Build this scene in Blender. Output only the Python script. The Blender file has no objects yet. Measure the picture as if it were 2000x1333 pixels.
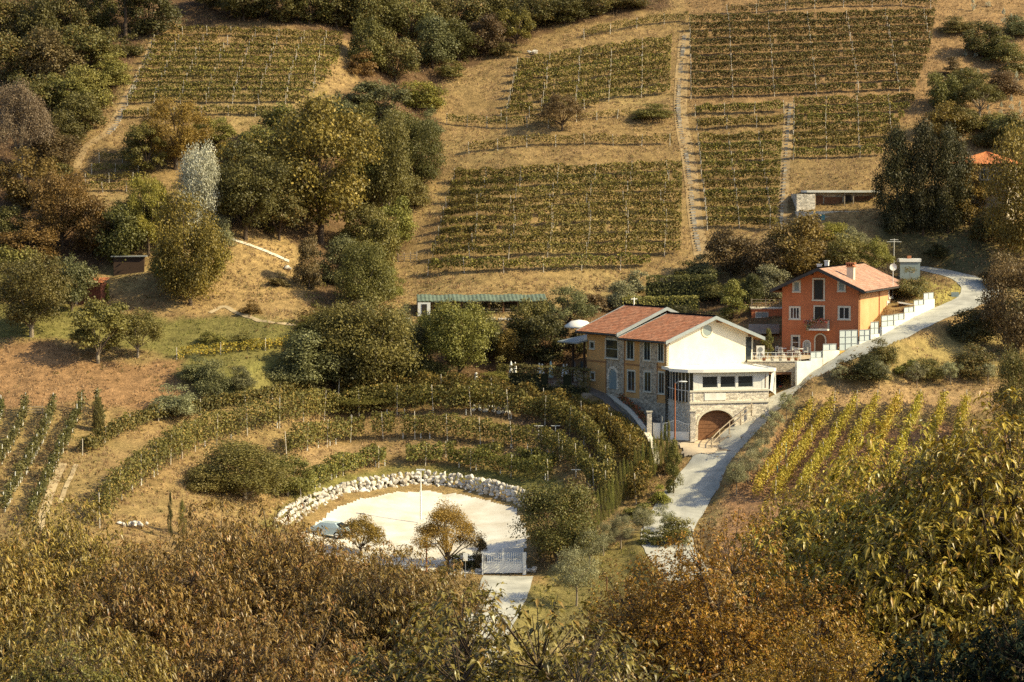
import bpy, bmesh, math, random
import numpy as np
from mathutils import Vector, Matrix

random.seed(7)
RNG = np.random.default_rng(7)
scene = bpy.context.scene
COL = scene.collection
R = math.radians

# ------------------------------------------------------------------ camera
LENS, K, PITCH, CAMZ = 85.0, 36.0 / 85.0 / 2000.0, R(3.5), 26.4
cam_d = bpy.data.cameras.new("camera")
cam_d.lens = LENS; cam_d.sensor_width = 36.0
cam_d.clip_start = 0.5; cam_d.clip_end = 3000
cam = bpy.data.objects.new("camera", cam_d)
COL.objects.link(cam)
cam.location = (0, 0, CAMZ)
cam.rotation_euler = (R(90) - PITCH, 0, 0)
scene.camera = cam

CP_, SP_ = math.cos(PITCH), math.sin(PITCH)
def ray(u, v):
    dx = (u - 1000.0) * K; dy = -(v - 666.5) * K
    f = CP_ + dy * SP_
    return dx / f, (-SP_ + dy * CP_) / f          # x per metre of depth, z per metre of depth
def P(u, v, D):
    a, b = ray(u, v)
    return np.array([a * D, D, CAMZ + b * D])
def zat(v, D): return CAMZ + ray(1000, v)[1] * D
def project(x, y, z):
    zc = z - CAMZ
    fw = y * CP_ - zc * SP_
    up = y * SP_ + zc * CP_
    return 1000 + x / fw / K, 666.5 - up / fw / K

# ------------------------------------------------------------------ terrain
def lotD(u, v):                                    # the car park's plane
    b = ray(u, v)[1]
    z0 = zat(1122, 222); s = 0.13
    return (CAMZ - z0 + s * 222) / (s - b)
CPTS = [
 # left flank
 (100,1040,215),(150,800,253),(100,650,270.6),(100,600,280),(175,578,284),(100,500,292.6),(100,400,304.8),(100,250,325),(100,100,348.7),(100,0,366),(100,-150,396),
 (-150,1040,215),(-150,800,252),(-150,650,270),(-150,500,292),(-150,250,325),(-150,0,366),(-150,-150,396),
 (0,740,260),(250,740,261.5),(300,700,266),(270,690,268),
 # spur
 (450,590,283),(450,460,296.6),(350,600,281.5),(450,240,326),(450,60,354.5),(450,0,365),(450,-150,396),(250,240,326),(650,200,333),(640,80,353),(650,-20,371),
 (450,690,268.5),(600,640,276),(500,740,262.5),(400,765,260),(600,700,270),
 # gully and central slope
 (830,350,331),(800,450,317),(770,560,300),(740,640,283),(870,220,350),(850,100,368),(850,0,384),(850,-120,408),
 (1100,620,288),(1100,540,299.5),(1100,450,311),(1100,340,326.5),(1100,250,340.7),(1100,60,374.5),(1100,-100,409),
 (900,540,299),(900,430,314),(920,300,335),(950,150,358),(1300,540,301),(1300,340,327.5),(1300,250,342),
 (1370,490,307),(1350,400,319),(1340,300,334),(1330,200,349),(1335,80,370),(1340,-60,396),
 (1640,405,314),(1640,330,325),(1650,260,337),(1650,100,362),(1650,0,381),(1650,-120,405),(1500,440,312),
 (1950,300,331),(1950,150,354),(1950,0,381),(1950,-120,405),(1900,480,306),(1800,450,309),(1600,480,303),(1830,572,289),
 (2200,300,331),(2200,0,381),(2200,480,306),(2200,700,268),(2200,830,251),(2200,1000,226),
 # hamlet
 (950,760,272),(950,720,279),(950,660,284),(950,622,288),(1150,620,289),(1300,600,293),(1400,560,297),(1450,520,301),(1490,625,283),
 (1600,690,274),(1700,560,292),(1560,540,297),(1755,590,285.5),(1140,745,273),(1070,770,271),(1080,758,274.5),
 # amphitheatre
 (800,857,261),(800,810,266.7),(800,775,271),(800,745,275),(600,880,256),(600,830,262),(620,770,268.5),(300,930,235),(300,825,253),
 (200,1030,220),(160,888,240),(450,860,254),(480,930,244),(400,1000,229),(1050,840,262.5),(1100,880,256.5),(1150,930,249),(1100,800,267),
 (1170,1000,237),(1150,1050,229),(1250,920,247.5),(1280,880,252.5),(1200,1070,226),(1100,1130,221),(1120,1180,214),(1210,1160,214),
 # right fields
 (1750,1000,224),(1750,830,250),(1750,770,255),(1750,735,260),(1900,830,250),(1900,770,255.5),(1900,735,261),(1900,660,271),(1960,620,281),
 (1500,860,252),(1600,900,243),(1600,810,252),(1630,745,256.5),(1480,1000,231),(1420,1060,223),
 (1200,852,257.3),(1232,892,252.2),(1160,805,265.5),(985,1150,217),(965,1190,211.5),(930,1260,204),
]
for (u, v) in ((620,1040),(700,1000),(850,962),(1000,988),(950,1060),(1000,1122),(880,1122),(720,1060),(640,1010)):
    CPTS.append((u, v, lotD(u, v)))
for (u, v) in ((575,1028),(650,978),(740,944),(830,938),(920,946),(1010,968)):
    CPTS.append((u, v - 4, lotD(u, v + 22) + 2.6))
ROAD = [(1350,1135,213),(1304,1060,226),(1322,1000,235),(1375,930,243),(1430,870,250.5),(1490,815,256),(1545,775,259.5),(1605,735,261),(1700,678,264.5),(1790,630,273),(1870,600,281.5),(1915,575,289),(1900,550,295),(1845,533,300),(1785,522,304)]
DRIVE = [(1400,884,249),(1340,864,254.0),(1300,850,256.8),(1264,824,260.8),(1227,797,265.2),(1190,772,269.2),(1162,756,272.4)]
LOTROAD = [(992,1126,221.4),(985,1150,217),(968,1190,211),(930,1260,203),(900,1330,195)]
for q in ROAD + DRIVE: CPTS.append(q)
pts = [P(*q) for q in CPTS]
for x in (-170, -80, 0, 80, 170):
    for (y, z) in ((-10,24.2),(6,23.4),(20,16),(35,9),(50,3),(75,-5),(100,-10),(150,-15),(190,-15)):
        pts.append(np.array([x, y, z]))
for x in (-320, 320):
    for (y, z) in ((0,22),(100,-10),(200,-10),(260,4),(330,36),(400,66)):
        pts.append(np.array([x, y, z]))
for x in (-300, -100, 100, 300):
    for (y, z) in ((470,95),(600,140)):
        pts.append(np.array([x, y, z]))
pts = np.array(pts)
_c = pts[:, :2].copy(); RC = 6.0
def _phi(d2): return np.sqrt(d2 + RC * RC)
_n = len(pts)
_A = np.zeros((_n + 3, _n + 3))
_A[:_n, :_n] = _phi(((_c[:, None] - _c[None]) ** 2).sum(-1)) - np.eye(_n) * 0.15
_A[:_n, _n] = 1; _A[:_n, _n + 1:] = _c; _A[_n, :_n] = 1; _A[_n + 1:, :_n] = _c.T
_w = np.linalg.solve(_A, np.concatenate([pts[:, 2], np.zeros(3)]))
def rbf(x, y):
    out = np.empty(len(x))
    for i in range(0, len(x), 40000):
        q = np.stack([x[i:i+40000], y[i:i+40000]], 1)
        d2 = (q[:, :1] - _c[:, 0]) ** 2 + (q[:, 1:] - _c[:, 1]) ** 2
        out[i:i+40000] = _phi(d2) @ _w[:_n] + _w[_n] + q @ _w[_n + 1:]
    return out

def _hash(ix, iy, s):
    h = (ix.astype(np.int64) * 374761393 + iy.astype(np.int64) * 668265263 + s * 974711) & 0x7fffffff
    h = ((h ^ (h >> 13)) * 1274126177) & 0x7fffffff
    return ((h ^ (h >> 16)) & 0xffff) / 65535.0
def vnoise(x, y, s=0):
    x = np.asarray(x, float); y = np.asarray(y, float)
    ix = np.floor(x); iy = np.floor(y); fx = x - ix; fy = y - iy
    fx = fx * fx * (3 - 2 * fx); fy = fy * fy * (3 - 2 * fy)
    a = _hash(ix, iy, s); b = _hash(ix + 1, iy, s); c = _hash(ix, iy + 1, s); d = _hash(ix + 1, iy + 1, s)
    return (a * (1 - fx) + b * fx) * (1 - fy) + (c * (1 - fx) + d * fx) * fy
def fbm(x, y, s=0, o=3):
    r = 0; a = 0.5; f = 1.0
    for i in range(o):
        r = r + a * (vnoise(np.asarray(x) * f, np.asarray(y) * f, s + i) - 0.5); a *= 0.5; f *= 2.1
    return r
def sstep(a, b, x):
    t = np.clip((x - a) / (b - a), 0, 1); return t * t * (3 - 2 * t)

def smooth_poly(p, step=0.5):
    p = np.asarray(p, float); q = [p[0]]
    P0 = np.vstack([2 * p[0] - p[1], p, 2 * p[-1] - p[-2]])
    for i in range(1, len(P0) - 2):
        n = max(2, int(np.linalg.norm(P0[i + 1] - P0[i]) / step))
        for k in range(1, n + 1):
            t = k / n
            a, b, c, d = P0[i - 1], P0[i], P0[i + 1], P0[i + 2]
            q.append(0.5 * (2 * b + (c - a) * t + (2 * a - 5 * b + 4 * c - d) * t * t + (3 * b - a - 3 * c + d) * t ** 3))
    return np.array(q)
road_p = smooth_poly([P(*q) for q in ROAD])
drive_p = smooth_poly([P(*q) for q in DRIVE])
lotroad_p = smooth_poly([P(*q) for q in LOTROAD])

xs = np.concatenate([np.arange(-330, -95, 8.0), np.arange(-95, 108, 0.5), np.arange(108, 331, 8.0)])
ys = np.concatenate([np.arange(-24, 196, 4.0), np.arange(196, 420, 0.5), np.arange(420, 620, 8.0)])
GX, GY = np.meshgrid(xs, ys)
fx, fy = GX.ravel(), GY.ravel()
Z = rbf(fx, fy)
smoothmask = np.zeros(len(fx))
def near(poly, maxd):
    lo = poly[:, :2].min(0) - maxd; hi = poly[:, :2].max(0) + maxd
    idx = np.where((fx > lo[0]) & (fx < hi[0]) & (fy > lo[1]) & (fy < hi[1]))[0]
    bi = np.zeros(len(idx), int); bd = np.full(len(idx), 1e9)
    for j in range(len(poly)):
        d = (fx[idx] - poly[j, 0]) ** 2 + (fy[idx] - poly[j, 1]) ** 2
        m = d < bd; bd[m] = d[m]; bi[m] = j
    bd = np.sqrt(bd); k = bd < maxd
    idx, bi, bd = idx[k], bi[k], bd[k]
    tg = np.gradient(poly[:, :2], axis=0)[bi]
    rx, ry = fx[idx] - poly[bi, 0], fy[idx] - poly[bi, 1]
    side = np.sign(tg[:, 0] * ry - tg[:, 1] * rx)   # + = left of the way up
    return idx, bi, bd, side
for poly, half in ((road_p, 2.6), (drive_p, 1.9), (lotroad_p, 2.4)):
    idx, bi, bd, side = near(poly, 9.0)
    w = 1 - sstep(half + 0.1, half + 1.8, bd)
    Z[idx] = Z[idx] * (1 - w) + poly[bi, 2] * w
    smoothmask[idx] = np.maximum(smoothmask[idx], 1 - sstep(half, half + 1.5, bd))
    if poly is road_p:
        ru = project(poly[bi, 0], poly[bi, 1], poly[bi, 2])[0]
        fwd = bi < np.argmax(poly[:, 0])
        act = sstep(1325, 1365, ru) * (1 - sstep(1700, 1760, ru)) * fwd * (1 - .45 * sstep(1500, 1580, ru))
        off = bd - half
        b = 2.4 * sstep(0.05, 0.8, off) * (1 - sstep(1.5, 6.4, off)) * act * (side < 0)
        Z[idx] += b
LU, LV = project(fx, fy, Z)
lotmask = (fx > -25) & (fx < 4) & (fy > 221) & (fy < 250)
Zl = zat(1122, 222) + 0.13 * (fy - 222)
lm = lotmask & (Z < Zl + 0.9)
smoothmask[lm] = 1
Z += (fbm(fx / 3.0, fy / 3.0, 5, 3) * 0.55 + fbm(fx / 0.9, fy / 0.9, 11, 2) * 0.22) * (1 - smoothmask) * ((fx > -95) & (fx < 108) & (fy > 196) & (fy < 420))
ZG = Z.reshape(GX.shape)
def H(x, y):
    x = np.atleast_1d(np.asarray(x, float)); y = np.atleast_1d(np.asarray(y, float))
    i = np.clip(np.searchsorted(xs, x) - 1, 0, len(xs) - 2); j = np.clip(np.searchsorted(ys, y) - 1, 0, len(ys) - 2)
    tx = np.clip((x - xs[i]) / (xs[i + 1] - xs[i]), 0, 1); ty = np.clip((y - ys[j]) / (ys[j + 1] - ys[j]), 0, 1)
    return (ZG[j, i] * (1 - tx) + ZG[j, i + 1] * tx) * (1 - ty) + (ZG[j + 1, i] * (1 - tx) + ZG[j + 1, i + 1] * tx) * ty
_D = np.arange(150, 600, 0.25)
def G(u, v):
    """where the sight line through a point of the photograph meets the ground"""
    a, b = ray(u, v)
    dz = CAMZ + b * _D - H(a * _D, _D)
    k = np.where(dz < 0)[0]
    if len(k) == 0: return P(u, v, 420)
    k = k[0]
    if k == 0: return P(u, v, 150)
    t = dz[k - 1] / (dz[k - 1] - dz[k])
    D = _D[k - 1] + 0.25 * t
    return np.array([a * D, D, H(a * D, D)[0]])
# ------------------------------------------------------------------ helpers
class MB:
    def __init__(self): self.v = []; self.f = []; self.m = []; self.s = []
    def add(self, vs, fs, mi=0, smooth=False):
        o = len(self.v); self.v += [tuple(map(float, p)) for p in vs]
        for f in fs: self.f.append(tuple(o + i for i in f)); self.m.append(mi); self.s.append(smooth)
    def quad(self, a, b, c, d, mi=0): self.add([a, b, c, d], [(0, 1, 2, 3)], mi)
    def box(self, x0, x1, y0, y1, z0, z1, mi=0):
        self.add([(x0,y0,z0),(x1,y0,z0),(x1,y1,z0),(x0,y1,z0),(x0,y0,z1),(x1,y0,z1),(x1,y1,z1),(x0,y1,z1)],
                 [(0,3,2,1),(4,5,6,7),(0,1,5,4),(1,2,6,5),(2,3,7,6),(3,0,4,7)], mi)
    def obox(self, o, dx, s0, s1, d0, d1, z0, z1, mi=0):
        """box along direction dx (2D unit) from point o; d = distance outward (right-hand normal)"""
        n = (dx[1], -dx[0])
        c = []
        for z in (z0, z1):
            for (s, d) in ((s0, d1), (s1, d1), (s1, d0), (s0, d0)):
                c.append((o[0] + dx[0]*s + n[0]*d, o[1] + dx[1]*s + n[1]*d, o[2] + z))
        self.add(c, [(0,3,2,1),(4,5,6,7),(0,1,5,4),(1,2,6,5),(2,3,7,6),(3,0,4,7)], mi)
    def tube(self, p0, p1, r0, r1=None, n=6, mi=0, cap=True):
        r1 = r0 if r1 is None else r1
        p0 = Vector(p0); p1 = Vector(p1); d = (p1 - p0)
        if d.length < 1e-6: return
        d.normalize(); a = d.orthogonal().normalized(); b = d.cross(a)
        vs = []
        for p, r in ((p0, r0), (p1, r1)):
            for i in range(n):
                t = 2 * math.pi * i / n
                vs.append(p + (a * math.cos(t) + b * math.sin(t)) * r)
        fs = [(i, (i + 1) % n, n + (i + 1) % n, n + i) for i in range(n)]
        if cap: fs += [tuple(range(n))[::-1], tuple(range(n, 2 * n))]
        self.add(vs, fs, mi, False)
    def path(self, ps, r0, r1, n=6, mi=0):
        for i in range(len(ps) - 1):
            t0 = i / (len(ps) - 1); t1 = (i + 1) / (len(ps) - 1)
            self.tube(ps[i], ps[i + 1], r0 + (r1 - r0) * t0, r0 + (r1 - r0) * t1, n, mi)
    def prism(self, poly, z0, z1, mi=0, top=None):
        n = len(poly)
        z0 = [z0] * n if not hasattr(z0, '__len__') else z0
        z1 = [z1] * n if not hasattr(z1, '__len__') else z1
        vs = [(p[0], p[1], z0[i]) for i, p in enumerate(poly)] + [(p[0], p[1], z1[i]) for i, p in enumerate(poly)]
        fs = [(i, (i + 1) % n, n + (i + 1) % n, n + i) for i in range(n)]
        self.add(vs, fs, mi)
        self.add(vs[n:], [tuple(range(n))], mi if top is None else top)
        self.add(vs[:n], [tuple(range(n))[::-1]], mi)
    def lathe(self, c, prof, n=10, mi=0, smooth=True):
        vs = []; fs = []
        for r, z in prof:
            for i in range(n):
                t = 2 * math.pi * i / n
                vs.append((c[0] + r * math.cos(t), c[1] + r * math.sin(t), c[2] + z))
        for k in range(len(prof) - 1):
            for i in range(n):
                fs.append((k*n+i, k*n+(i+1) % n, (k+1)*n+(i+1) % n, (k+1)*n+i))
        self.add(vs, fs, mi, smooth)
    def mesh(self, name, mats):
        me = bpy.data.meshes.new(name)
        me.from_pydata(self.v, [], self.f); me.validate()
        if len(me.polygons) == len(self.m):
            me.polygons.foreach_set('material_index', self.m)
            me.polygons.foreach_set('use_smooth', self.s)
        for m in (mats if isinstance(mats, (list, tuple)) else [mats]): me.materials.append(m)
        me.update()
        return me
    def build(self, name, mats, parent=None, loc=None):
        return link(name, self.mesh(name, mats), parent, loc)

def link(name, me, parent=None, loc=None, rot=None):
    o = bpy.data.objects.new(name, me); COL.objects.link(o)
    if parent is not None: o.parent = parent
    if loc is not None: o.location = tuple(float(a) for a in loc)
    if rot is not None: o.rotation_euler = rot
    return o
def tag(o, label, cat, group=None, kind=None):
    o['label'] = label; o['category'] = cat
    if group: o['group'] = group
    if kind: o['kind'] = kind
    return o
def thing(name, label, cat, loc, rz=0.0, group=None):
    o = link(name, None, None, loc, (0, 0, rz)); o.empty_display_size = 0.3
    return tag(o, label, cat, group)
def struct(o, kind='structure'): o['kind'] = kind; return o

def np_mesh(name, V, F, mats, col=None, smooth=False, mi=None):
    me = bpy.data.meshes.new(name)
    V = np.asarray(V, np.float32); F = np.asarray(F, np.int32); k = F.shape[1]
    me.vertices.add(len(V)); me.vertices.foreach_set('co', V.ravel())
    me.loops.add(F.size); me.loops.foreach_set('vertex_index', F.ravel())
    me.polygons.add(len(F)); me.polygons.foreach_set('loop_start', np.arange(0, F.size, k, dtype=np.int32))
    for m in (mats if isinstance(mats, (list, tuple)) else [mats]): me.materials.append(m)
    if mi is not None: me.polygons.foreach_set('material_index', np.asarray(mi, np.int32))
    me.polygons.foreach_set('use_smooth', np.full(len(F), bool(smooth)))
    if col is not None:
        c = np.ones((len(V), 4), np.float32); c[:, :3] = col
        a = me.attributes.new('Col', 'FLOAT_COLOR', 'POINT'); a.data.foreach_set('color', c.ravel())
    me.update(calc_edges=True)
    return me

# ------------------------------------------------------------------ materials
def newmat(name):
    m = bpy.data.materials.new(name); m.use_nodes = True
    nt = m.node_tree; nt.nodes.clear()
    out = nt.nodes.new('ShaderNodeOutputMaterial')
    return m, nt, out
def N(nt, t, **kw):
    n = nt.nodes.new(t)
    for k, v in kw.items():
        if k in n.inputs: n.inputs[k].default_value = v
        else: setattr(n, k, v)
    return n
def c4(c): return (c[0], c[1], c[2], 1)
def mat(name, col, col2=None, scale=3.0, rough=0.85, bump=0.0, bscale=None, spec=0.2, metal=0.0, detail=5.0, attr=False):
    m, nt, out = newmat(name); L = nt.links.new
    b = N(nt, 'ShaderNodeBsdfPrincipled'); b.inputs['Roughness'].default_value = rough
    b.inputs['Specular IOR Level'].default_value = spec; b.inputs['Metallic'].default_value = metal
    tc = N(nt, 'ShaderNodeTexCoord')
    no = N(nt, 'ShaderNodeTexNoise', Scale=scale, Detail=detail, Roughness=0.6); L(tc.outputs['Object'], no.inputs['Vector'])
    rp = N(nt, 'ShaderNodeValToRGB'); rp.color_ramp.elements[0].position = 0.35; rp.color_ramp.elements[1].position = 0.68
    col2 = col2 or tuple(x * 0.82 for x in col)
    rp.color_ramp.elements[0].color = c4(col2); rp.color_ramp.elements[1].color = c4(col)
    L(no.outputs['Fac'], rp.inputs['Fac'])
    src = rp.outputs['Color']
    if attr:
        at = N(nt, 'ShaderNodeAttribute', attribute_name='Col')
        mx = N(nt, 'ShaderNodeMix', data_type='RGBA', blend_type='MULTIPLY'); mx.inputs['Factor'].default_value = 1
        L(src, mx.inputs['A']); L(at.outputs['Color'], mx.inputs['B']); src = mx.outputs['Result']
    L(src, b.inputs['Base Color'])
    if bump:
        n2 = N(nt, 'ShaderNodeTexNoise', Scale=bscale or scale * 4, Detail=4.0); L(tc.outputs['Object'], n2.inputs['Vector'])
        bp = N(nt, 'ShaderNodeBump', Strength=bump, Distance=0.05); L(n2.outputs['Fac'], bp.inputs['Height']); L(bp.outputs['Normal'], b.inputs['Normal'])
    L(b.outputs['BSDF'], out.inputs['Surface'])
    return m
def stone(name, base, mortar, scale=3.2):
    m, nt, out = newmat(name); L = nt.links.new
    b = N(nt, 'ShaderNodeBsdfPrincipled', Roughness=0.9); b.inputs['Specular IOR Level'].default_value = 0.15
    tc = N(nt, 'ShaderNodeTexCoord'); mp = N(nt, 'ShaderNodeMapping'); mp.inputs['Scale'].default_value = (1, 1, 1.7)
    L(tc.outputs['Object'], mp.inputs['Vector'])
    nz = N(nt, 'ShaderNodeTexNoise', Scale=1.5, Detail=2.0); L(mp.outputs['Vector'], nz.inputs['Vector'])
    ad = N(nt, 'ShaderNodeMix', data_type='RGBA', blend_type='LINEAR_LIGHT'); ad.inputs['Factor'].default_value = 0.12
    L(mp.outputs['Vector'], ad.inputs['A']); L(nz.outputs['Color'], ad.inputs['B'])
    vo = N(nt, 'ShaderNodeTexVoronoi', Scale=scale); L(ad.outputs['Result'], vo.inputs['Vector'])
    ve = N(nt, 'ShaderNodeTexVoronoi', Scale=scale, feature='DISTANCE_TO_EDGE'); L(ad.outputs['Result'], ve.inputs['Vector'])
    sp = N(nt, 'ShaderNodeSeparateColor'); L(vo.outputs['Color'], sp.inputs['Color'])
    rp = N(nt, 'ShaderNodeValToRGB'); e = rp.color_ramp.elements
    e[0].color = c4(tuple(x * 0.55 for x in base)); e[1].color = c4(tuple(min(1, x * 1.3) for x in base))
    L(sp.outputs['Red'], rp.inputs['Fac'])
    st = N(nt, 'ShaderNodeMapRange'); st.inputs['From Min'].default_value = 0.02; st.inputs['From Max'].default_value = 0.07
    L(ve.outputs['Distance'], st.inputs['Value'])
    mx = N(nt, 'ShaderNodeMix', data_type='RGBA'); L(st.outputs['Result'], mx.inputs['Factor']); mx.inputs['A'].default_value = c4(mortar); L(rp.outputs['Color'], mx.inputs['B'])
    L(mx.outputs['Result'], b.inputs['Base Color'])
    bp = N(nt, 'ShaderNodeBump', Strength=0.6, Distance=0.05); L(st.outputs['Result'], bp.inputs['Height']); L(bp.outputs['Normal'], b.inputs['Normal'])
    L(b.outputs['BSDF'], out.inputs['Surface'])
    return m
def leafmat(name, trans=0.25, rough=0.5, spec=0.25, var=0.35):
    m, nt, out = newmat(name); L = nt.links.new
    at = N(nt, 'ShaderNodeAttribute', attribute_name='Col'); oi = N(nt, 'ShaderNodeObjectInfo')
    mr = N(nt, 'ShaderNodeMapRange'); mr.inputs['To Min'].default_value = 1 - var / 2; mr.inputs['To Max'].default_value = 1 + var / 2
    L(oi.outputs['Random'], mr.inputs['Value'])
    hs = N(nt, 'ShaderNodeHueSaturation'); L(at.outputs['Color'], hs.inputs['Color']); L(mr.outputs['Result'], hs.inputs['Value'])
    m2 = N(nt, 'ShaderNodeMath', operation='FRACT'); m3 = N(nt, 'ShaderNodeMath', operation='MULTIPLY'); m3.inputs[1].default_value = 17.3
    L(oi.outputs['Random'], m3.inputs[0]); L(m3.outputs[0], m2.inputs[0])
    mh = N(nt, 'ShaderNodeMapRange'); mh.inputs['To Min'].default_value = 0.485; mh.inputs['To Max'].default_value = 0.515
    L(m2.outputs[0], mh.inputs['Value']); L(mh.outputs['Result'], hs.inputs['Hue'])
    b = N(nt, 'ShaderNodeBsdfPrincipled', Roughness=rough); b.inputs['Specular IOR Level'].default_value = spec
    L(hs.outputs['Color'], b.inputs['Base Color'])
    if trans > 0:
        t = N(nt, 'ShaderNodeBsdfTranslucent'); L(hs.outputs['Color'], t.inputs['Color'])
        mx = N(nt, 'ShaderNodeMixShader'); mx.inputs[0].default_value = trans
        L(b.outputs['BSDF'], mx.inputs[1]); L(t.outputs['BSDF'], mx.inputs[2]); L(mx.outputs[0], out.inputs['Surface'])
    else: L(b.outputs['BSDF'], out.inputs['Surface'])
    return m
def glassmat(name, col=(0.02, 0.025, 0.03)):
    m, nt, out = newmat(name)
    b = N(nt, 'ShaderNodeBsdfPrincipled', Roughness=0.08); b.inputs['Base Color'].default_value = c4(col); b.inputs['Specular IOR Level'].default_value = 0.6
    nt.links.new(b.outputs['BSDF'], out.inputs['Surface']); return m

M = {}
M['leaf'] = leafmat('leaf'); M['gloss_leaf'] = leafmat('glossy_leaf', 0.22, 0.38, 0.4)
M['matte_leaf'] = leafmat('matte_leaf', 0.15, 0.8, 0.05); M['vine'] = leafmat('vine_leaf', 0.25, 0.55, 0.2, 0.2)
M['bark'] = mat('bark', (0.13, 0.09, 0.055), (0.07, 0.05, 0.035), 6, 0.9, 0.5)
M['paleb'] = mat('pale_bark', (0.32, 0.26, 0.18), (0.2, 0.16, 0.11), 6, 0.9, 0.4)
M['post'] = mat('weathered_post', (0.66, 0.60, 0.48), (0.38, 0.33, 0.26), 4, 0.85)
M['guard'] = mat('white_guard', (0.78, 0.76, 0.68), (0.66, 0.64, 0.56), 4, 0.7)
M['white'] = mat('white_plaster', (0.80, 0.78, 0.70), (0.62, 0.59, 0.50), 0.7, 0.85, 0.15, 20)
M['cream'] = mat('cream_plaster', (0.72, 0.68, 0.55), (0.60, 0.555, 0.43), 0.5, 0.85, 0.15, 20)
M['ochre'] = mat('ochre_plaster', (0.60, 0.345, 0.13), (0.48, 0.265, 0.10), 0.8, 0.85, 0.2, 18)
M['orange'] = mat('orange_plaster', (0.53, 0.185, 0.078), (0.42, 0.140, 0.060), 0.6, 0.85, 0.2, 18)
M['peach'] = mat('orange_plaster_sunlit', (0.68, 0.39, 0.19), (0.58, 0.30, 0.135), 0.6, 0.85, 0.2, 18)  # lighter orange plaster, sunlight on the side wall put into the colour
M['stone'] = stone('rubble_stone', (0.42, 0.35, 0.25), (0.48, 0.42, 0.33))
M['pstone'] = stone('pale_rubble_stone', (0.66, 0.58, 0.45), (0.70, 0.63, 0.52))
M['wood'] = mat('brown_wood', (0.22, 0.105, 0.05), (0.14, 0.065, 0.03), 5, 0.7, 0.2)
M['dwood'] = mat('dark_wood', (0.07, 0.04, 0.025), (0.045, 0.028, 0.018), 5, 0.7)
M['owood'] = mat('eave_board', (0.50, 0.27, 0.09), (0.38, 0.19, 0.06), 5, 0.7)
M['wfence'] = mat('grey_fence_wood', (0.42, 0.34, 0.24), (0.28, 0.22, 0.15), 5, 0.8)
M['zinc'] = mat('zinc_sheet', (0.30, 0.33, 0.33), (0.24, 0.27, 0.27), 2, 0.45, 0, None, 0.4, 0.3)
M['dzinc'] = mat('dark_gutter', (0.06, 0.055, 0.05), (0.04, 0.037, 0.034), 3, 0.5)
M['tile'] = mat('clay_tile', (0.42, 0.19, 0.10), (0.28, 0.115, 0.062), 5, 0.85, 0.2, 30, 0.15, 0, 5, True)
M['tile2'] = mat('pale_clay_tile', (0.48, 0.31, 0.215), (0.33, 0.165, 0.105), 5, 0.85, 0.2, 30, 0.15, 0, 5, True)
M['tile3'] = mat('orange_clay_tile', (0.60, 0.24, 0.09), (0.52, 0.19, 0.07), 5, 0.85, 0.2, 30, 0.15, 0, 5, True)
M['glass'] = glassmat('dark_glass'); M['bglass'] = glassmat('pale_glass', (0.22, 0.27, 0.27))
M['frame'] = mat('white_frame', (0.74, 0.72, 0.64), None, 2, 0.6)
M['gframe'] = mat('grey_green_frame', (0.36, 0.40, 0.36), None, 2, 0.6)
M['trim'] = mat('stone_trim', (0.62, 0.57, 0.45), (0.52, 0.47, 0.36), 3, 0.8)
M['canopy'] = mat('white_canopy', (0.82, 0.79, 0.70), (0.76, 0.72, 0.62), 0.8, 0.7, 0.1)
M['interior'] = mat('dark_interior', (0.05, 0.04, 0.032), None, 2, 0.9)
M['wmetal'] = mat('white_metal', (0.78, 0.77, 0.70), (0.70, 0.69, 0.62), 2, 0.5)
M['grey'] = mat('grey_metal', (0.25, 0.26, 0.26), (0.19, 0.2, 0.2), 2, 0.5)
M['panel'] = mat('translucent_panel', (0.50, 0.54, 0.52), (0.42, 0.47, 0.46), 1.5, 0.35, 0, None, 0.4)
M['rust'] = mat('rust_painted_pole', (0.34, 0.13, 0.055), (0.26, 0.09, 0.04), 4, 0.7)
M['concrete'] = mat('concrete_road', (0.50, 0.48, 0.405), (0.31, 0.30, 0.255), 0.55, 0.92, 0.3, 6, .2, 0, 8)
M['pavers'] = mat('beige_pavers', (0.52, 0.42, 0.29), (0.44, 0.35, 0.24), 1.0, 0.9, 0.2, 6)
M['drive'] = mat('grey_brown_setts', (0.20, 0.165, 0.13), (0.15, 0.125, 0.1), 3, 0.9, 0.3, 8)
M['gravel'] = mat('white_gravel', (0.70, 0.67, 0.58), (0.50, 0.44, 0.34), 0.30, 0.95, 0.4, 5, .2, 0, 9)
M['rock'] = mat('white_limestone', (0.70, 0.67, 0.60), (0.34, 0.29, 0.22), 1.6, 0.9, 0.5, 5)
M['hilltrack'] = mat('bare_earth_track', (0.36, 0.255, 0.125), (0.25, 0.17, 0.08), 0.9, 0.95, 0.4, 5)
M['step'] = mat('grey_step_stone', (0.46, 0.42, 0.34), (0.28, 0.25, 0.2), 1.2, 0.9, 0.3)
M['track'] = mat('pale_dirt', (0.46, 0.36, 0.21), (0.32, 0.24, 0.13), 0.8, 0.95, 0.3, 5)
M['green'] = mat('green_sheet', (0.15, 0.19, 0.135), (0.10, 0.125, 0.09), 1.2, 0.6)
M['shedred'] = mat('red_shed_boards', (0.15, 0.055, 0.038), (0.09, 0.035, 0.025), 4, 0.8)
M['cloth'] = mat('white_umbrella_cloth', (0.80, 0.78, 0.70), None, 2, 0.8)
M['shadecloth'] = mat('shaded_umbrella_cloth', (0.40, 0.50, 0.46), None, 2, 0.8)  # white cloth, tinted teal to carry the shade falling on it
M['terracotta'] = mat('terracotta', (0.42, 0.17, 0.08), None, 3, 0.8)
M['carpaint'] = mat('dark_car_paint', (0.03, 0.03, 0.034), (0.028, 0.028, 0.03), 1, 0.25, 0, None, 0.5)
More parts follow.
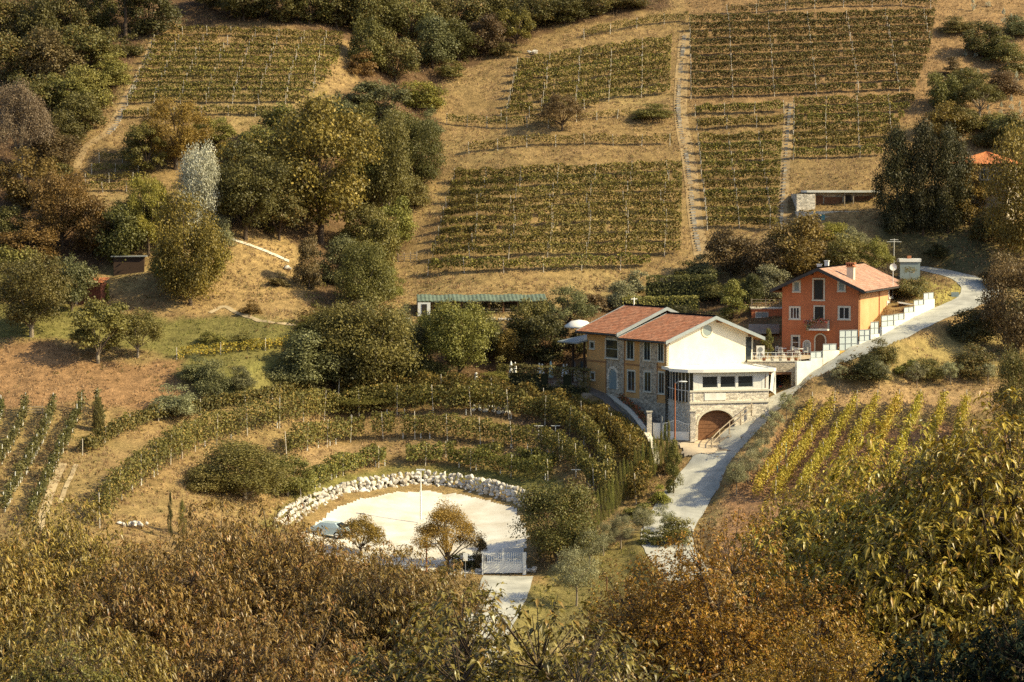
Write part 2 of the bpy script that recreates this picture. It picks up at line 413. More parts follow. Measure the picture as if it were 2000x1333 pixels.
M['carblue'] = mat('pale_blue_car_paint', (0.42, 0.52, 0.54), None, 1, 0.3, 0, None, 0.5)
M['tyre'] = mat('tyre_rubber', (0.02, 0.02, 0.02), None, 2, 0.9)
M['lamp_glass'] = mat('lamp_cover', (0.7, 0.72, 0.7), None, 2, 0.3)
M['redlight'] = mat('tail_light', (0.35, 0.02, 0.02), None, 2, 0.3)
M['yplaster'] = mat('yellow_plaster', (0.70, 0.46, 0.12), (0.60, 0.38, 0.1), 1, 0.85)
M['tealp'] = mat('teal_paint', (0.10, 0.26, 0.27), None, 2, 0.6)

# ------------------------------------------------------------------ ground
def inpoly(u, v, poly):
    c = np.zeros(len(u), bool); n = len(poly)
    for i in range(n):
        x0, y0 = poly[i]; x1, y1 = poly[(i + 1) % n]
        if y0 == y1: continue
        c ^= ((y0 > v) != (y1 > v)) & (u < (x1 - x0) * (v - y0) / (y1 - y0) + x0)
    return c
GU, GV = project(fx, fy, Z)
ju = GU + fbm(fx / 2.5, fy / 2.5, 31, 3) * 60; jv = GV + fbm(fx / 2.5, fy / 2.5, 47, 3) * 36
DRY = np.array((0.270, 0.180, 0.074)); OCHRE = np.array((0.335, 0.195, 0.085)); GREEN = np.array((0.155, 0.142, 0.040))
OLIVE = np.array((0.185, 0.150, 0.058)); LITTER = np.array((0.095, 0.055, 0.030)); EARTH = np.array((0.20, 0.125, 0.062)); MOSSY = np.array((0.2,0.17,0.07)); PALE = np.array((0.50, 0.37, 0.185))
gc = np.tile(DRY, (len(fx), 1))
m = fbm(fx / 9, fy / 9, 3, 3)[:, None]
m2 = fbm(fx / 2.6, fy / 1.3, 13, 4)[:, None]
gc = gc * (1 + m * 0.6 + m2 * .55) + (OLIVE - DRY) * np.clip(m * 2.0, 0, 0.7) + (EARTH - DRY) * np.clip(m2 * 1.8, 0, .6)
for poly, c, s in (
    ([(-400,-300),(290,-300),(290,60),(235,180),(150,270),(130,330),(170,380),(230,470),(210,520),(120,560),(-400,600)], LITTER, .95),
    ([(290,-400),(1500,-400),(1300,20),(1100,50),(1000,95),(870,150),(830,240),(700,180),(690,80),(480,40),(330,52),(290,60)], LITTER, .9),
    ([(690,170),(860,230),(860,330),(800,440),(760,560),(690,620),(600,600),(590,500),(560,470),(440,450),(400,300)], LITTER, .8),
    ([(290,500),(440,440),(560,470),(590,560),(560,620),(420,615),(330,600)], DRY*1.15, .8),
    ([(320,620),(560,620),(640,650),(620,700),(400,765),(340,720),(290,690),(100,660),(-200,660),(-200,590),(120,590),(180,610)], GREEN, .85),
    ([(-300,665),(90,665),(260,715),(350,705),(350,770),(300,800),(-300,800)], np.array((0.27,0.150,0.070)), .85),
    ([(400,740),(560,690),(640,720),(620,770),(420,800)], GREEN*1.1, .8),
    ([(-300,800),(200,790),(200,1050),(-300,1100)], np.array((0.27,0.19,0.075)), .8),
    ([(580,960),(640,930),(700,915),(850,908),(960,918),(1090,930),(1130,990),(1010,985),(1010,965),(820,925),(680,945),(560,1030),(500,1040)], GREEN*1.15, .9),
    ([(590,880),(640,868),(1000,870),(1090,905),(1000,905),(800,880),(600,915)], np.array((0.30,0.20,0.095)), .7),
    ([(960,800),(1100,830),(1180,900),(1200,1000),(1160,1000),(1130,900),(1060,850)], np.array((0.12,0.075,0.045)), .9),
    ([(1430,940),(1600,780),(1980,780),(1980,1100),(1400,1100)], np.array((0.30,0.165,0.085)), .85),
    ([(1580,785),(1640,750),(1960,750),(1960,800),(1600,805)], np.array((0.32,0.21,0.10)), .9),
    ([(1640,745),(1680,690),(1720,665),(1990,650),(1990,735)], np.array((0.27,0.205,0.075)), .85),
    ([(1540,800),(1990,800),(1990,835),(1540,835)], OLIVE, .7),
    ([(1040,1140),(1140,1090),(1300,1020),(1330,1060),(1250,1200),(1000,1300),(950,1250)], np.array((0.20,0.165,0.055)), .9),
    ([(1720,430),(1920,440),(1960,520),(1860,540),(1720,480)], np.array((0.11,0.10,0.045)), .9),
    ([(1790,540),(1900,560),(1850,600),(1780,600)], np.array((0.30,0.25,0.07)), .9),
    ([(1800,-200),(2300,-200),(2300,330),(1830,330),(1790,250)], np.array((0.27,0.165,0.075)), .8),
    ([(1330,-200),(1840,-200),(1800,240),(1350,200)], np.array((0.245,0.150,0.068)), .8),
    ([(1130,590),(1500,540),(1520,640),(1300,640),(1130,640)], LITTER, .8),
    ([(560,690),(1000,640),(1160,640),(1160,770),(900,775),(640,770)], LITTER, .85),
    ([(1000,742),(1150,740),(1160,775),(1000,775)], np.array((0.35,0.28,0.2)), .9),
  ):
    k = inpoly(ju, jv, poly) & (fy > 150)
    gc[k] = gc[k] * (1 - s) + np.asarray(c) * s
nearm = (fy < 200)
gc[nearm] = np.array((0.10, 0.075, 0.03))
g3 = gc.reshape(GX.shape + (3,))
for _ in range(2):
    g3[1:-1, 1:-1] = (g3[1:-1, 1:-1] * 2 + g3[:-2, 1:-1] + g3[2:, 1:-1] + g3[1:-1, :-2] + g3[1:-1, 2:]) / 6
gc = g3.reshape(-1, 3)
def ground_mat():
    m, nt, out = newmat('dry_grass_ground'); L = nt.links.new
    b = N(nt, 'ShaderNodeBsdfPrincipled', Roughness=0.95); b.inputs['Specular IOR Level'].default_value = 0.1
    at = N(nt, 'ShaderNodeAttribute', attribute_name='Col'); tc = N(nt, 'ShaderNodeTexCoord')
    src = at.outputs['Color']
    for sc, lo, hi, det in ((0.9, 0.62, 1.36, 5), (4.5, 0.66, 1.32, 4)):
        no = N(nt, 'ShaderNodeTexNoise', Scale=sc, Detail=float(det), Roughness=0.65); L(tc.outputs['Object'], no.inputs['Vector'])
        mr = N(nt, 'ShaderNodeMapRange'); mr.inputs['From Min'].default_value = 0.3; mr.inputs['From Max'].default_value = 0.7
        mr.inputs['To Min'].default_value = lo; mr.inputs['To Max'].default_value = hi; L(no.outputs['Fac'], mr.inputs['Value'])
        mx = N(nt, 'ShaderNodeVectorMath', operation='SCALE'); L(src, mx.inputs[0]); L(mr.outputs['Result'], mx.inputs['Scale']); src = mx.outputs['Vector']
    L(src, b.inputs['Base Color'])
    n2 = N(nt, 'ShaderNodeTexNoise', Scale=3.0, Detail=6.0, Roughness=0.7); L(tc.outputs['Object'], n2.inputs['Vector'])
    bp = N(nt, 'ShaderNodeBump', Strength=0.8, Distance=0.25); L(n2.outputs['Fac'], bp.inputs['Height']); L(bp.outputs['Normal'], b.inputs['Normal'])
    L(b.outputs['BSDF'], out.inputs['Surface']); return m
M['ground'] = ground_mat()
nx, ny = len(xs), len(ys)
ii, jj = np.meshgrid(np.arange(nx - 1), np.arange(ny - 1)); a = (jj * nx + ii).ravel()
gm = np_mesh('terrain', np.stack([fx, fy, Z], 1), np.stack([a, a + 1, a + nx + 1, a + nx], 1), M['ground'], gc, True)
struct(link('terrain', gm))

def sheet(name, poly, half, m, lift=0.05, n=10):
    """a ribbon laid on the ground along a smoothed 3D line"""
    tg = np.gradient(poly[:, :2], axis=0); tg /= np.linalg.norm(tg, axis=1)[:, None]
    nr = np.stack([tg[:, 1], -tg[:, 0]], 1)
    hw = half if hasattr(half, '__len__') else np.full(len(poly), half)
    V = []
    for k in range(n + 1):
        s = (k / n * 2 - 1); wob = 1 + 0.06 * fbm(poly[:, 0] / 2, poly[:, 1] / 2, 77 + (k > n / 2), 2) * 3 * abs(s)
        q = poly[:, :2] + nr * (hw * s * wob)[:, None]
        V.append(np.stack([q[:, 0], q[:, 1], H(q[:, 0], q[:, 1]) + lift], 1))
    V = np.array(V); nn = len(poly)
    i, j = np.meshgrid(np.arange(nn - 1), np.arange(n)); a = (j * nn + i).ravel()
    F = np.stack([a, a + 1, a + nn + 1, a + nn], 1)[:, ::-1]
    return link(name, np_mesh(name, V.reshape(-1, 3), F, m, None, True))
def region(name, poly_px, m, lift=0.04, step=0.35):
    """a ground sheet filling an outline"""
    w = np.array([G(*p)[:2] for p in poly_px]); lo, hi = w.min(0), w.max(0)
    X, Y = np.meshgrid(np.arange(lo[0], hi[0], step), np.arange(lo[1], hi[1], step))
    jx = X + fbm(X / 1.5, Y / 1.5, 91, 2) * 0.8; jy = Y + fbm(X / 1.5, Y / 1.5, 95, 2) * 0.8
    ok = inpoly(jx.ravel() , jy.ravel(), w).reshape(X.shape)
    Zs = (H(X.ravel(), Y.ravel()) + lift).reshape(X.shape)
    nx_ = X.shape[1]; i, j = np.meshgrid(np.arange(nx_ - 1), np.arange(X.shape[0] - 1)); a = (j * nx_ + i).ravel()
    F = np.stack([a, a + 1, a + nx_ + 1, a + nx_], 1); F = F[ok.ravel()[F].all(1)]
    us, inv = np.unique(F, return_inverse=True)
    V = np.stack([X.ravel(), Y.ravel(), Zs.ravel()], 1)[us]
    return link(name, np_mesh(name, V, inv.reshape(-1, 4), m, None, True))
struct(sheet('road', road_p, np.interp(np.arange(len(road_p)), [0, len(road_p) * .3, len(road_p) * .6, len(road_p)], [2.3, 2.7, 2.4, 2.3]), M['concrete']))
struct(sheet('driveway', drive_p, 1.9, M['drive'], 0.06))
struct(sheet('car_park_road', lotroad_p, 2.3, M['concrete'], 0.05))
struct(region('forecourt', [(1322,868),(1350,852),(1440,852),(1408,868),(1395,892),(1335,896)], M['pavers'], 0.10, 0.25))
struct(region('car_park', [(578,1046),(612,1020),(660,990),(705,974),(765,962),(830,957),(900,965),(960,977),(1012,992),(1035,1040),(1030,1121),(880,1122),(700,1100),(600,1080)], M['gravel'], 0.05, 0.3))
# ------------------------------------------------------------------ foliage
def unit(v): return v / np.maximum(np.linalg.norm(v, axis=-1, keepdims=True), 1e-9)
def leaf_cards(C, nrm, size, jit=0.7, aspect=0.62):
    n = len(C); nr = unit(nrm + RNG.normal(0, jit, (n, 3)))
    t = unit(np.cross(nr, RNG.normal(0, 1, (n, 3)))); b = np.cross(nr, t)
    s = (size * RNG.uniform(0.65, 1.3, n))[:, None] * 0.5
    V = np.stack([C - t * s, C + b * s * aspect, C + t * s, C - b * s * aspect], 1).reshape(-1, 3)
    return V, np.arange(4 * n).reshape(-1, 4)
def tint(n, pal, clump=None, var=0.28, rep=4):
    a = np.asarray(pal[0]); b = np.asarray(pal[1]); t = RNG.random(n)
    if clump is not None: t = np.clip(0.55 * clump + 0.45 * t, 0, 1)
    c = a * (1 - t[:, None]) + b * t[:, None]
    c = c * RNG.uniform(1 - var, 1 + var, (n, 1))
    if len(pal) > 2:
        k = RNG.random(n) < 0.12; c[k] = np.asarray(pal[2])
    return np.repeat(c, rep, 0)
PAL = {
 'dark': ((.064,.060,.017),(.150,.130,.034)),
 'deep': ((.048,.048,.016),(.110,.100,.030)),
 'forest': ((.085,.082,.024),(.185,.155,.044),(.20,.13,.035)),
 'olive': ((.105,.098,.026),(.215,.180,.046)),
 'moss': ((.13,.125,.028),(.25,.22,.050)),
 'yellow': ((.095,.085,.018),(.27,.215,.040),(.38,.30,.06)),
 'lime': ((.20,.19,.030),(.33,.29,.05)),
 'gold': ((.22,.145,.028),(.32,.21,.04)),
 'rust': ((.115,.072,.022),(.225,.138,.038)),
 'brown': ((.105,.075,.030),(.18,.125,.05)),
 'bare': ((.16,.12,.07),(.22,.16,.09)),
 'silver': ((.30,.29,.19),(.62,.59,.44)),
 'sage': ((.17,.165,.075),(.31,.29,.15)),
 'conifer': ((.030,.034,.014),(.085,.070,.022)),
 'cypress': ((.11,.11,.026),(.23,.21,.050)),
 'grey': ((.10,.100,.040),(.195,.182,.072)),
 'amber': ((.125,.085,.022),(.27,.185,.040)),
 'fg_brown': ((.050,.034,.009),(.42,.285,.060),(.28,.15,.036)),
 'fg_gold': ((.070,.036,.006),(.40,.215,.022),(.30,.12,.014)),
 'fg_lime': ((.052,.044,.009),(.56,.42,.052),(.34,.20,.028)),
 'fg_green': ((.055,.050,.010),(.33,.28,.050),(.26,.18,.034)),
 'fg_shade': ((.016,.024,.017),(.034,.044,.022),(.12,.09,.02)),  # near-black leaves: the shade over the lower right corner put into colour
}
LEVEL = {'S': (2600, .058, 20), 'M': (9000, .037, 46), 'L': (22000, .0235, 85)}
_protos = {}
def proto(shape, pal, level, var):
    key = (shape, pal, level, var)
    if key in _protos: return _protos[key]
    nl, ls, nc = LEVEL[level]; p = PAL[pal]
    rr = lambda a, b, n=None: RNG.uniform(a, b, n)
    cb = {'round': .02, 'spread': .07, 'tall': .0, 'column': .02, 'cypress': .03, 'conifer': .05, 'shrub': 0.0, 'sparse': .10, 'olive': .26, 'fan': .10, 'dome': 0.0, 'pine': .35}[shape]
    # clump centres
    cs = []; rs = []
    while len(cs) < nc:
        d = unit(RNG.normal(0, 1, 3)); q = rr(.25, 1) ** .45 * (1.16 if rr(0, 1) < .16 else 1)
        x, y, z = d * q
        if shape in ('shrub', 'dome'):
            if z < -0.1: z = -z * .5
            c = (x * .40, y * .40, z * .78 + .06); r = rr(.13, .22)
        elif shape == 'conifer':
            t = rr(0, 1) ** 1.25; a = rr(0, 6.28); R_ = .46 * (1 - t) ** .75 * rr(.35, 1)
            c = (math.cos(a) * R_, math.sin(a) * R_, cb + (.97 - cb) * t - R_ * .12); r = rr(.055, .10) * (1.25 - .6 * t)
        elif shape == 'column':
            t = rr(0, 1); a = rr(0, 6.28); R_ = .40 * math.sin(math.pi * min(1, .18 + .80 * t)) ** .6 * rr(.2, 1)
            c = (math.cos(a) * R_, math.sin(a) * R_, .04 + .90 * t); r = rr(.10, .16)
        elif shape == 'cypress':
            t = rr(0, 1); a = rr(0, 6.28); R_ = .38 * math.sin(math.pi * min(1, .25 + .75 * t)) ** .8 * rr(.2, .9)
            c = (math.cos(a) * R_, math.sin(a) * R_, .05 + .90 * t); r = rr(.08, .12)
        elif shape == 'fan':
            t = q; c = (x * .42, y * .42, cb + (1 - cb) * (.20 + .68 * abs(z) ** .7 * (1 - .35 * (x * x + y * y)))); r = rr(.08, .13)
        elif shape == 'pine':
            c = (x * .38, y * .38, .72 + z * .24); r = rr(.09, .15)
        else:
            zz = (z * .5 + .5) ** 1.12 if abs(z) < 1 else 1.0
            k = {'round': 1, 'spread': 1, 'tall': .95, 'sparse': 1, 'olive': 1}[shape]
            c = (x * .41 * k, y * .41 * k, cb + .06 + (1 - cb - .14) * zz); r = rr(.10, .19)
            if shape == 'spread': c = (x * .43, y * .43, cb + .06 + (1 - cb - .13) * (zz ** .8)); r = rr(.09, .17)
            if shape == 'sparse': r = rr(.07, .12)
            if shape == 'olive': r = rr(.10, .16)
        cs.append(c); rs.append(r)
    cs = np.array(cs); rs = np.array(rs)
    w = rs ** 2; w /= w.sum()
    ci = RNG.choice(nc, nl, p=w)
    d = unit(RNG.normal(0, 1, (nl, 3))); 
    low = d[:, 2] < -0.35; d[low, 2] *= -0.6; d = unit(d)
    rad = rs[ci] * RNG.uniform(.45, 1.12, nl)
    flat = {'spread': .85, 'conifer': .45, 'cypress': 1.6, 'column': 1.15, 'fan': 1.2, 'shrub': .85, 'dome': .8}.get(shape, 1.1)
    C = cs[ci] + d * rad[:, None] * np.array((1, 1, flat))
    C += RNG.normal(0, .012, C.shape)
    C[:, 2] = np.maximum(C[:, 2], .015)
    up = np.array((0, 0, .15))
    jit = .65 if shape != 'cypress' else .9
    sz = ls * (0.85 if shape in ('conifer', 'cypress', 'olive', 'sparse') else 1.0)
    V, F = leaf_cards(C, d + up, sz, jit, .40 if shape in ('olive', 'conifer', 'cypress', 'fan') else .68)
    clump = RNG.random(nc)
    crown = np_mesh(shape + '_crown', V, F, M['leaf'], tint(nl, p, clump[ci]))
    tb = MB(); tr = {'S': .016, 'M': .022, 'L': .026}[level]
    if shape in ('shrub', 'dome'):
        for i in range(6):
            k = RNG.integers(nc); tb.path([(0, 0, -.05), tuple(cs[k] * .5), tuple(cs[k])], tr * .7, tr * .2, 5)
    elif shape in ('conifer', 'cypress', 'column'):
        tb.path([(0, 0, -.06), (.005, 0, .5), (0, 0, .95)], tr * 1.1, tr * .2, 7)
    else:
        top = cb + .12; bend = rr(-.03, .03)
        tb.path([(0, 0, -.08), (bend, bend * .5, cb * .6), (bend * .5, 0, top)], tr * 1.25, tr * .85, 8)
        nlim = 9 if shape not in ('fan', 'sparse') else 14
        for k in RNG.choice(nc, min(nlim, nc), replace=False):
            c = cs[k]; s = (bend * .5, 0, top - rr(0, .1))
            mid = ((s[0] + c[0]) * .5 + rr(-.03, .03), (s[1] + c[1]) * .5 + rr(-.03, .03), s[2] + (c[2] - s[2]) * .6)
            tb.path([s, mid, tuple(c)], tr * .5, tr * .12, 5)
    trunk = tb.mesh(shape + '_trunk', M['paleb'] if pal in ('olive', 'sage', 'bare', 'silver') else M['bark'])
    _protos[key] = (crown, trunk); return _protos[key]

TREENAME = {'conifer': 'conifer_tree', 'cypress': 'cypress_tree', 'shrub': 'shrub', 'dome': 'shrub', 'olive': 'olive_tree', 'column': 'columnar_tree', 'pine': 'pine_tree'}
def tree(u, v, hpx, wpx, shape, pal, label, group=None, level=None, cat=None, at=None):
    g = G(u, v) if at is None else at
    s = g[1] * K; h = hpx * s; w = wpx * s * 1.12
    if level is None: level = 'S' if max(hpx, wpx) < 62 else ('M' if max(hpx, wpx) < 135 else 'L')
    crown, trunk = proto(shape, pal, level, int(RNG.integers(2)))
    nm = TREENAME.get(shape, 'broadleaf_tree')
    cat = cat or ('shrub' if nm == 'shrub' else 'tree')
    e = thing(nm, label, cat, g - np.array((0, 0, .05)), RNG.uniform(0, 6.28), group)
    for part, me in (('crown', crown), ('trunk', trunk)):
        o = link(part, me, e); o.scale = (w, w * RNG.uniform(.9, 1.1), h)
    return e

# ---- vines -----------------------------------------------------------
ORD = ['first','second','third','fourth','fifth','sixth','seventh','eighth','ninth','tenth','eleventh','twelfth','thirteenth','fourteenth','fifteenth','sixteenth','seventeenth','eighteenth','nineteenth','twentieth']
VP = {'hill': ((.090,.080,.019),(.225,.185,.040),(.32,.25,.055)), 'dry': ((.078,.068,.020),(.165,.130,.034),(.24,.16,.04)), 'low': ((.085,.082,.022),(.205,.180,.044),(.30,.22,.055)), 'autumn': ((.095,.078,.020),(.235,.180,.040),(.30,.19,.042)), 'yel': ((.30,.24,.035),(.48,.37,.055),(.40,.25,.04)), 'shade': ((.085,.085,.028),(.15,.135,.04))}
_postmesh = {}
def post_mesh(h, m, r=.048):
    k = (round(h, 1), m, r)
    if k not in _postmesh:
        b = MB(); b.tube((0, 0, -.25), (0, 0, k[0]), r * 1.1, r * .9, 5); _postmesh[k] = b.mesh('post', M[m])
    return _postmesh[k]
def vine_row(line, label, group, h=1.5, th=.34, per=46, pal='hill', leaf=.20, low=.32, post=4.5, guard=0.0, lift=0.0, ph=None, gap=.05, name='vine_row', world=None, pm='post', vary=.3):
    w = np.array([G(*q) for q in line]) if world is None else world
    w = smooth_poly(w, 0.5); seg = np.linalg.norm(np.diff(w[:, :2], axis=0), axis=1); S = np.concatenate([[0], np.cumsum(seg)]); Ltot = S[-1]
    n = int(Ltot * per); s = RNG.random(n) * Ltot
    sd = int(RNG.integers(999))
    keep = vnoise(s / 1.6, s * 0, sd) > gap; s = s[keep]; n = len(s)
    x = np.interp(s, S, w[:, 0]); y = np.interp(s, S, w[:, 1])
    tg = np.gradient(w[:, :2], axis=0); tx = np.interp(s, S, tg[:, 0]); ty = np.interp(s, S, tg[:, 1]); l = np.hypot(tx, ty); nx_, ny_ = -ty / l, tx / l
    top = h * (1 - vary / 2 + vary * vnoise(s / .9, s * 0 + 3, sd + 5) * 1.2)
    f = RNG.random(n) ** .8
    zz = h * low + (top - h * low) * f
    lat = RNG.normal(0, 1, n) * th * .55 * (1 - .35 * f) * (.7 + .6 * vnoise(s / 1.2, s * 0 + 9, sd))
    px, py = x + nx_ * lat, y + ny_ * lat
    z0 = H(x, y) + lift
    o0 = np.array([w[0, 0], w[0, 1], H(w[0, 0], w[0, 1])[0]])
    C = np.stack([px, py, z0 + zz], 1) - o0
    nr = np.stack([nx_ * lat * 2, ny_ * lat * 2, np.full(n, .45)], 1)
    V, F = leaf_cards(C, nr, leaf, .75, .85)
    c = tint(n, VP[pal], vnoise(s / 1.1, s * 0 + 1, sd + 9), .3)
    e = thing(name, label, 'vine row', o0, 0, group)
    b = MB()
    for k in np.arange(.4, Ltot, 1.1):
        a = np.interp(k, S, w[:, 0]) + RNG.normal(0, .04); d = np.interp(k, S, w[:, 1]); z = H(a, d)[0] + lift
        b.tube((a - o0[0], d - o0[1], z - o0[2] - .1), (a - o0[0] + RNG.normal(0, .08), d - o0[1], z - o0[2] + h * max(low, .3) + .25), .030, .02, 4)
    sv = np.array(b.v); sf = np.array([f for f in b.f if len(f) == 4])
    V2 = np.concatenate([V, sv]); F2 = np.concatenate([F, sf + len(V)]); c2 = np.concatenate([c, np.ones((len(sv), 3)) * .1])
    link('foliage_and_stems', np_mesh('vine_foliage_and_stems', V2, F2, [M['vine'], M['bark']], c2, False, np.r_[np.zeros(len(F)), np.ones(len(sf))]), e)  # vine stems joined into the leaf mesh as its second material
    if post:
        ks = np.arange(0.05, Ltot, post)
        for k in ks:
            a = np.interp(k, S, w[:, 0]); d = np.interp(k, S, w[:, 1]); z = H(a, d)[0] + lift
            o = link('post', post_mesh(ph or h + .15, pm), e, (a - o0[0], d - o0[1] - th * .30, z - o0[2]))
            o.rotation_euler = (RNG.normal(0, .04), RNG.normal(0, .04), 0)
    if guard:
        for k in np.arange(.7, Ltot, 1.0):
            if RNG.random() < guard:
                a = np.interp(k, S, w[:, 0]); d = np.interp(k, S, w[:, 1]); z = H(a, d)[0] + lift
                link('trunk_guard', post_mesh(.6, 'guard', .05), e, (a - o0[0], d - o0[1] - .1, z - o0[2]))
    return e
def interp_rows(L0, R0, k0, k1, n, sag=0):
    pass
def block(vl, vr, ul, ur, sag, desc, group, **kw):
    """rows from the bottom up; vl / vr = height in the photo at either end, ul / ur = functions giving the ends"""
    n = len(vl)
    for i in range(n):
        k = n - 1 - i
        a, b = ul(vl[k]), ur(vr[k])
        line = []
        for t in (0, .25, .5, .75, 1):
            line.append((a + (b - a) * t, vl[k] + (vr[k] - vl[k]) * t - sag * 4 * t * (1 - t) + RNG.normal(0, .6)))
        lab = ('lowest' if i == 0 else 'topmost' if i == n - 1 else ORD[i])
        vine_row(line, f'{lab} vine row ' + ('' if lab in ('lowest', 'topmost') else 'up from the bottom ') + desc, group, **kw)
ip = lambda xs_, ys_: (lambda v: float(np.interp(v, xs_, ys_)))
block([68,86,99,112,125,138,151,164,178,191,205,232], [84,98,110,121,133,144,156,168,181,194,207,232], ip([60,150,235],[312,272,236]), ip([80,150,232],[672,655,560]), 4,
      'of the upper left vineyard under the forest', 'vine rows of the upper left hillside', h=1.3, pal='hill', post=3.6, per=110, leaf=.22)
block([318,340,358,376], [316,337,356,374], ip([300,380],[205,152]), ip([300,380],[300,290]), 0, 'of the tiny plot left of golden trees', 'vine rows of the small left plot', h=1.2, pal='hill', post=3, per=90)
block([136,151,166,181,196,211,226], [90,106,122,137,152,167,183], ip([130,230],[1012,988]), ip([80,190],[1312,1308]), 0,
      'of the plot beneath the wooded crest', 'vine rows of the middle upper plot', h=1.65, pal='hill', post=5, per=130, leaf=.23)
vine_row([(1140,77),(1210,62),(1280,50),(1345,42)], 'vine row running along the crest below the dark forest edge', 'vine rows of the middle upper plot', h=1.5, per=100, pal='hill')
vine_row([(978,236),(1040,228),(1110,218),(1170,210)], 'vine row just above and left of the lone brown tree', 'vine rows of the middle upper plot', h=1.4, per=100, pal='hill', post=4)
vine_row([(1480,13),(1600,6),(1720,1),(1832,2)], 'short vine row cut by the top edge of the photo', 'vine rows of the wide upper right vineyard', h=1.3, per=95, pal='dry')
vine_row([(872,243),(940,249),(1010,250),(1085,250)], 'short vine row on the grassy bank left of the lone brown tree', 'vine rows on the grassy banks', h=1.5, per=100, pal='hill', post=3)
vine_row([(1125,238),(1180,233),(1235,231)], 'short vine row between the lone brown tree and a clipped bush', 'vine rows on the grassy banks', h=1.2, pal='hill', post=3)
vine_row([(915,300),(990,291),(1080,286),(1200,285),(1312,283)], 'long single vine row between two strips of bare dry grass bank', 'vine rows on the grassy banks', h=1.5, per=100, pal='hill', post=4)
block([356,375,394,413,432,451,470,489,508,537], [338,358,377,397,416,436,456,476,497,522], ip([350,490,540],[888,850,834]), ip([330,500,525],[1332,1330,1262]), 0,
      'of the middle vineyard above the pergola', 'vine rows of the middle vineyard', h=1.75, pal='hill', post=5, per=150, th=.6, leaf=.23)
block([47,63,79,95,111,127,143,159,176,193], [36,51,66,81,96,111,127,143,160,178], ip([0,300],[1346,1350]), ip([30,110,180],[1828,1815,1788]), 0,
      'of the wide top vineyard right of the stairs', 'vine rows of the wide upper right vineyard', h=1.42, pal='dry', post=6, per=140, leaf=.23, th=.5)
vine_row([(1420,28),(1560,20),(1700,14),(1830,16)], 'highest vine row at the top right edge of the photo', 'vine rows of the wide upper right vineyard', h=1.4, per=95, pal='dry')
block([226,254,284,302,320,338,356,374,392,410,428,447], [219,247,279,297,315,334,352,371,390,409,428,447], ip([200,460],[1354,1382]), ip([200,460],[1532,1518]), 0,
      'of the narrow plot beside the stone stairs', 'vine rows of the narrow plot by the stairs', h=1.55, pal='hill', post=4.2, per=150, leaf=.23, th=.52)
block([212,229,245,261,277,293,312], [204,221,238,254,270,287,307], ip([200,320],[1550,1548]), ip([200,310],[1788,1722]), 0,
      'of the plot above the stone hut', 'vine rows of the plot above the hut', h=1.45, pal='hill', post=4.5, per=145, leaf=.23, th=.52)

LOW = dict(leaf=.22, per=290, th=1.05, pal='low', low=.22, gap=.08)
G_LOW = 'curved vine rows of the terraced bowl'
vine_row([(588,975),(617,956),(650,936),(692,921),(725,913),(775,910),(850,907),(910,915),(990,927),(1075,938)], 'innermost curved vine row just above the white boulder wall', G_LOW, h=2.1, post=5, guard=.25, **LOW)
vine_row([(870,890),(930,893),(1000,898),(1085,912)], 'short second curved vine row on the right of the terraced bowl', G_LOW, h=1.5, post=5, guard=.1, **LOW)
vine_row([(560,896),(597,880),(637,872),(687,862),(745,856),(800,856),(862,859),(950,867),(1040,880),(1100,902),(1140,932),(1162,965)], 'curved vine row with tall bare stakes in the middle of the bowl', G_LOW, h=2.7, post=3.6, guard=.3, ph=2.9, **LOW)
LOW2 = dict(LOW); LOW2['pal'] = 'autumn'
vine_row([(196,1030),(215,1002),(240,976),(306,928),(384,880),(440,862),(500,846),(570,832),(640,818),(750,810),(860,809),(960,812),(1050,826),(1105,846),(1150,874),(1178,912),(1188,952),(1180,992)], 'longest curved vine row sweeping round the whole terraced bowl', G_LOW, h=3.1, post=4.2, guard=.15, ph=3.2, **LOW)
vine_row([(660,790),(720,786),(790,783),(900,785),(1000,799),(1085,815),(1155,842),(1207,878),(1237,915),(1248,950),(1240,990)], 'outermost rusty curved vine row under the trees and stone wall', G_LOW, h=2.9, post=6, per=360, th=1.5, leaf=.24, pal='autumn', low=.15, gap=.03)
vine_row([(1120,808),(1175,826),(1215,852),(1245,884),(1262,918)], 'short rusty vine row hugging the curved stone retaining wall', G_LOW, h=2.0, post=6, per=260, th=1.0, leaf=.24, pal='autumn', low=.15, gap=.03)
vine_row([(162,888),(210,861),(300,823),(396,807),(470,793),(522,784),(600,771),(632,766)], 'low vine row along the upper left path of the bowl', G_LOW, h=1.5, post=5, guard=.08, **LOW)
GL = 'steep vine rows beside the dirt track'
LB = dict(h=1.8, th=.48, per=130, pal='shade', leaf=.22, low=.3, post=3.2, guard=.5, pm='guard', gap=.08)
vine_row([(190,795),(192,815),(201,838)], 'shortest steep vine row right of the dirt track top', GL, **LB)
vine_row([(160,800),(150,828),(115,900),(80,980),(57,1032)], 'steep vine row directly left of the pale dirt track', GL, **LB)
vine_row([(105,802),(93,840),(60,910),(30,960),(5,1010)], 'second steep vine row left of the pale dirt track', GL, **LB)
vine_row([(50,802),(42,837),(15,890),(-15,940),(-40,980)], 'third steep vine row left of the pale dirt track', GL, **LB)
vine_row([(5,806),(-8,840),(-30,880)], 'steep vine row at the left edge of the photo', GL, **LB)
GR = 'yellowing vine rows beside the concrete road'
RB = dict(h=1.75, th=.55, per=210, pal='yel', leaf=.19, low=.12, post=5, gap=.02, vary=.15)
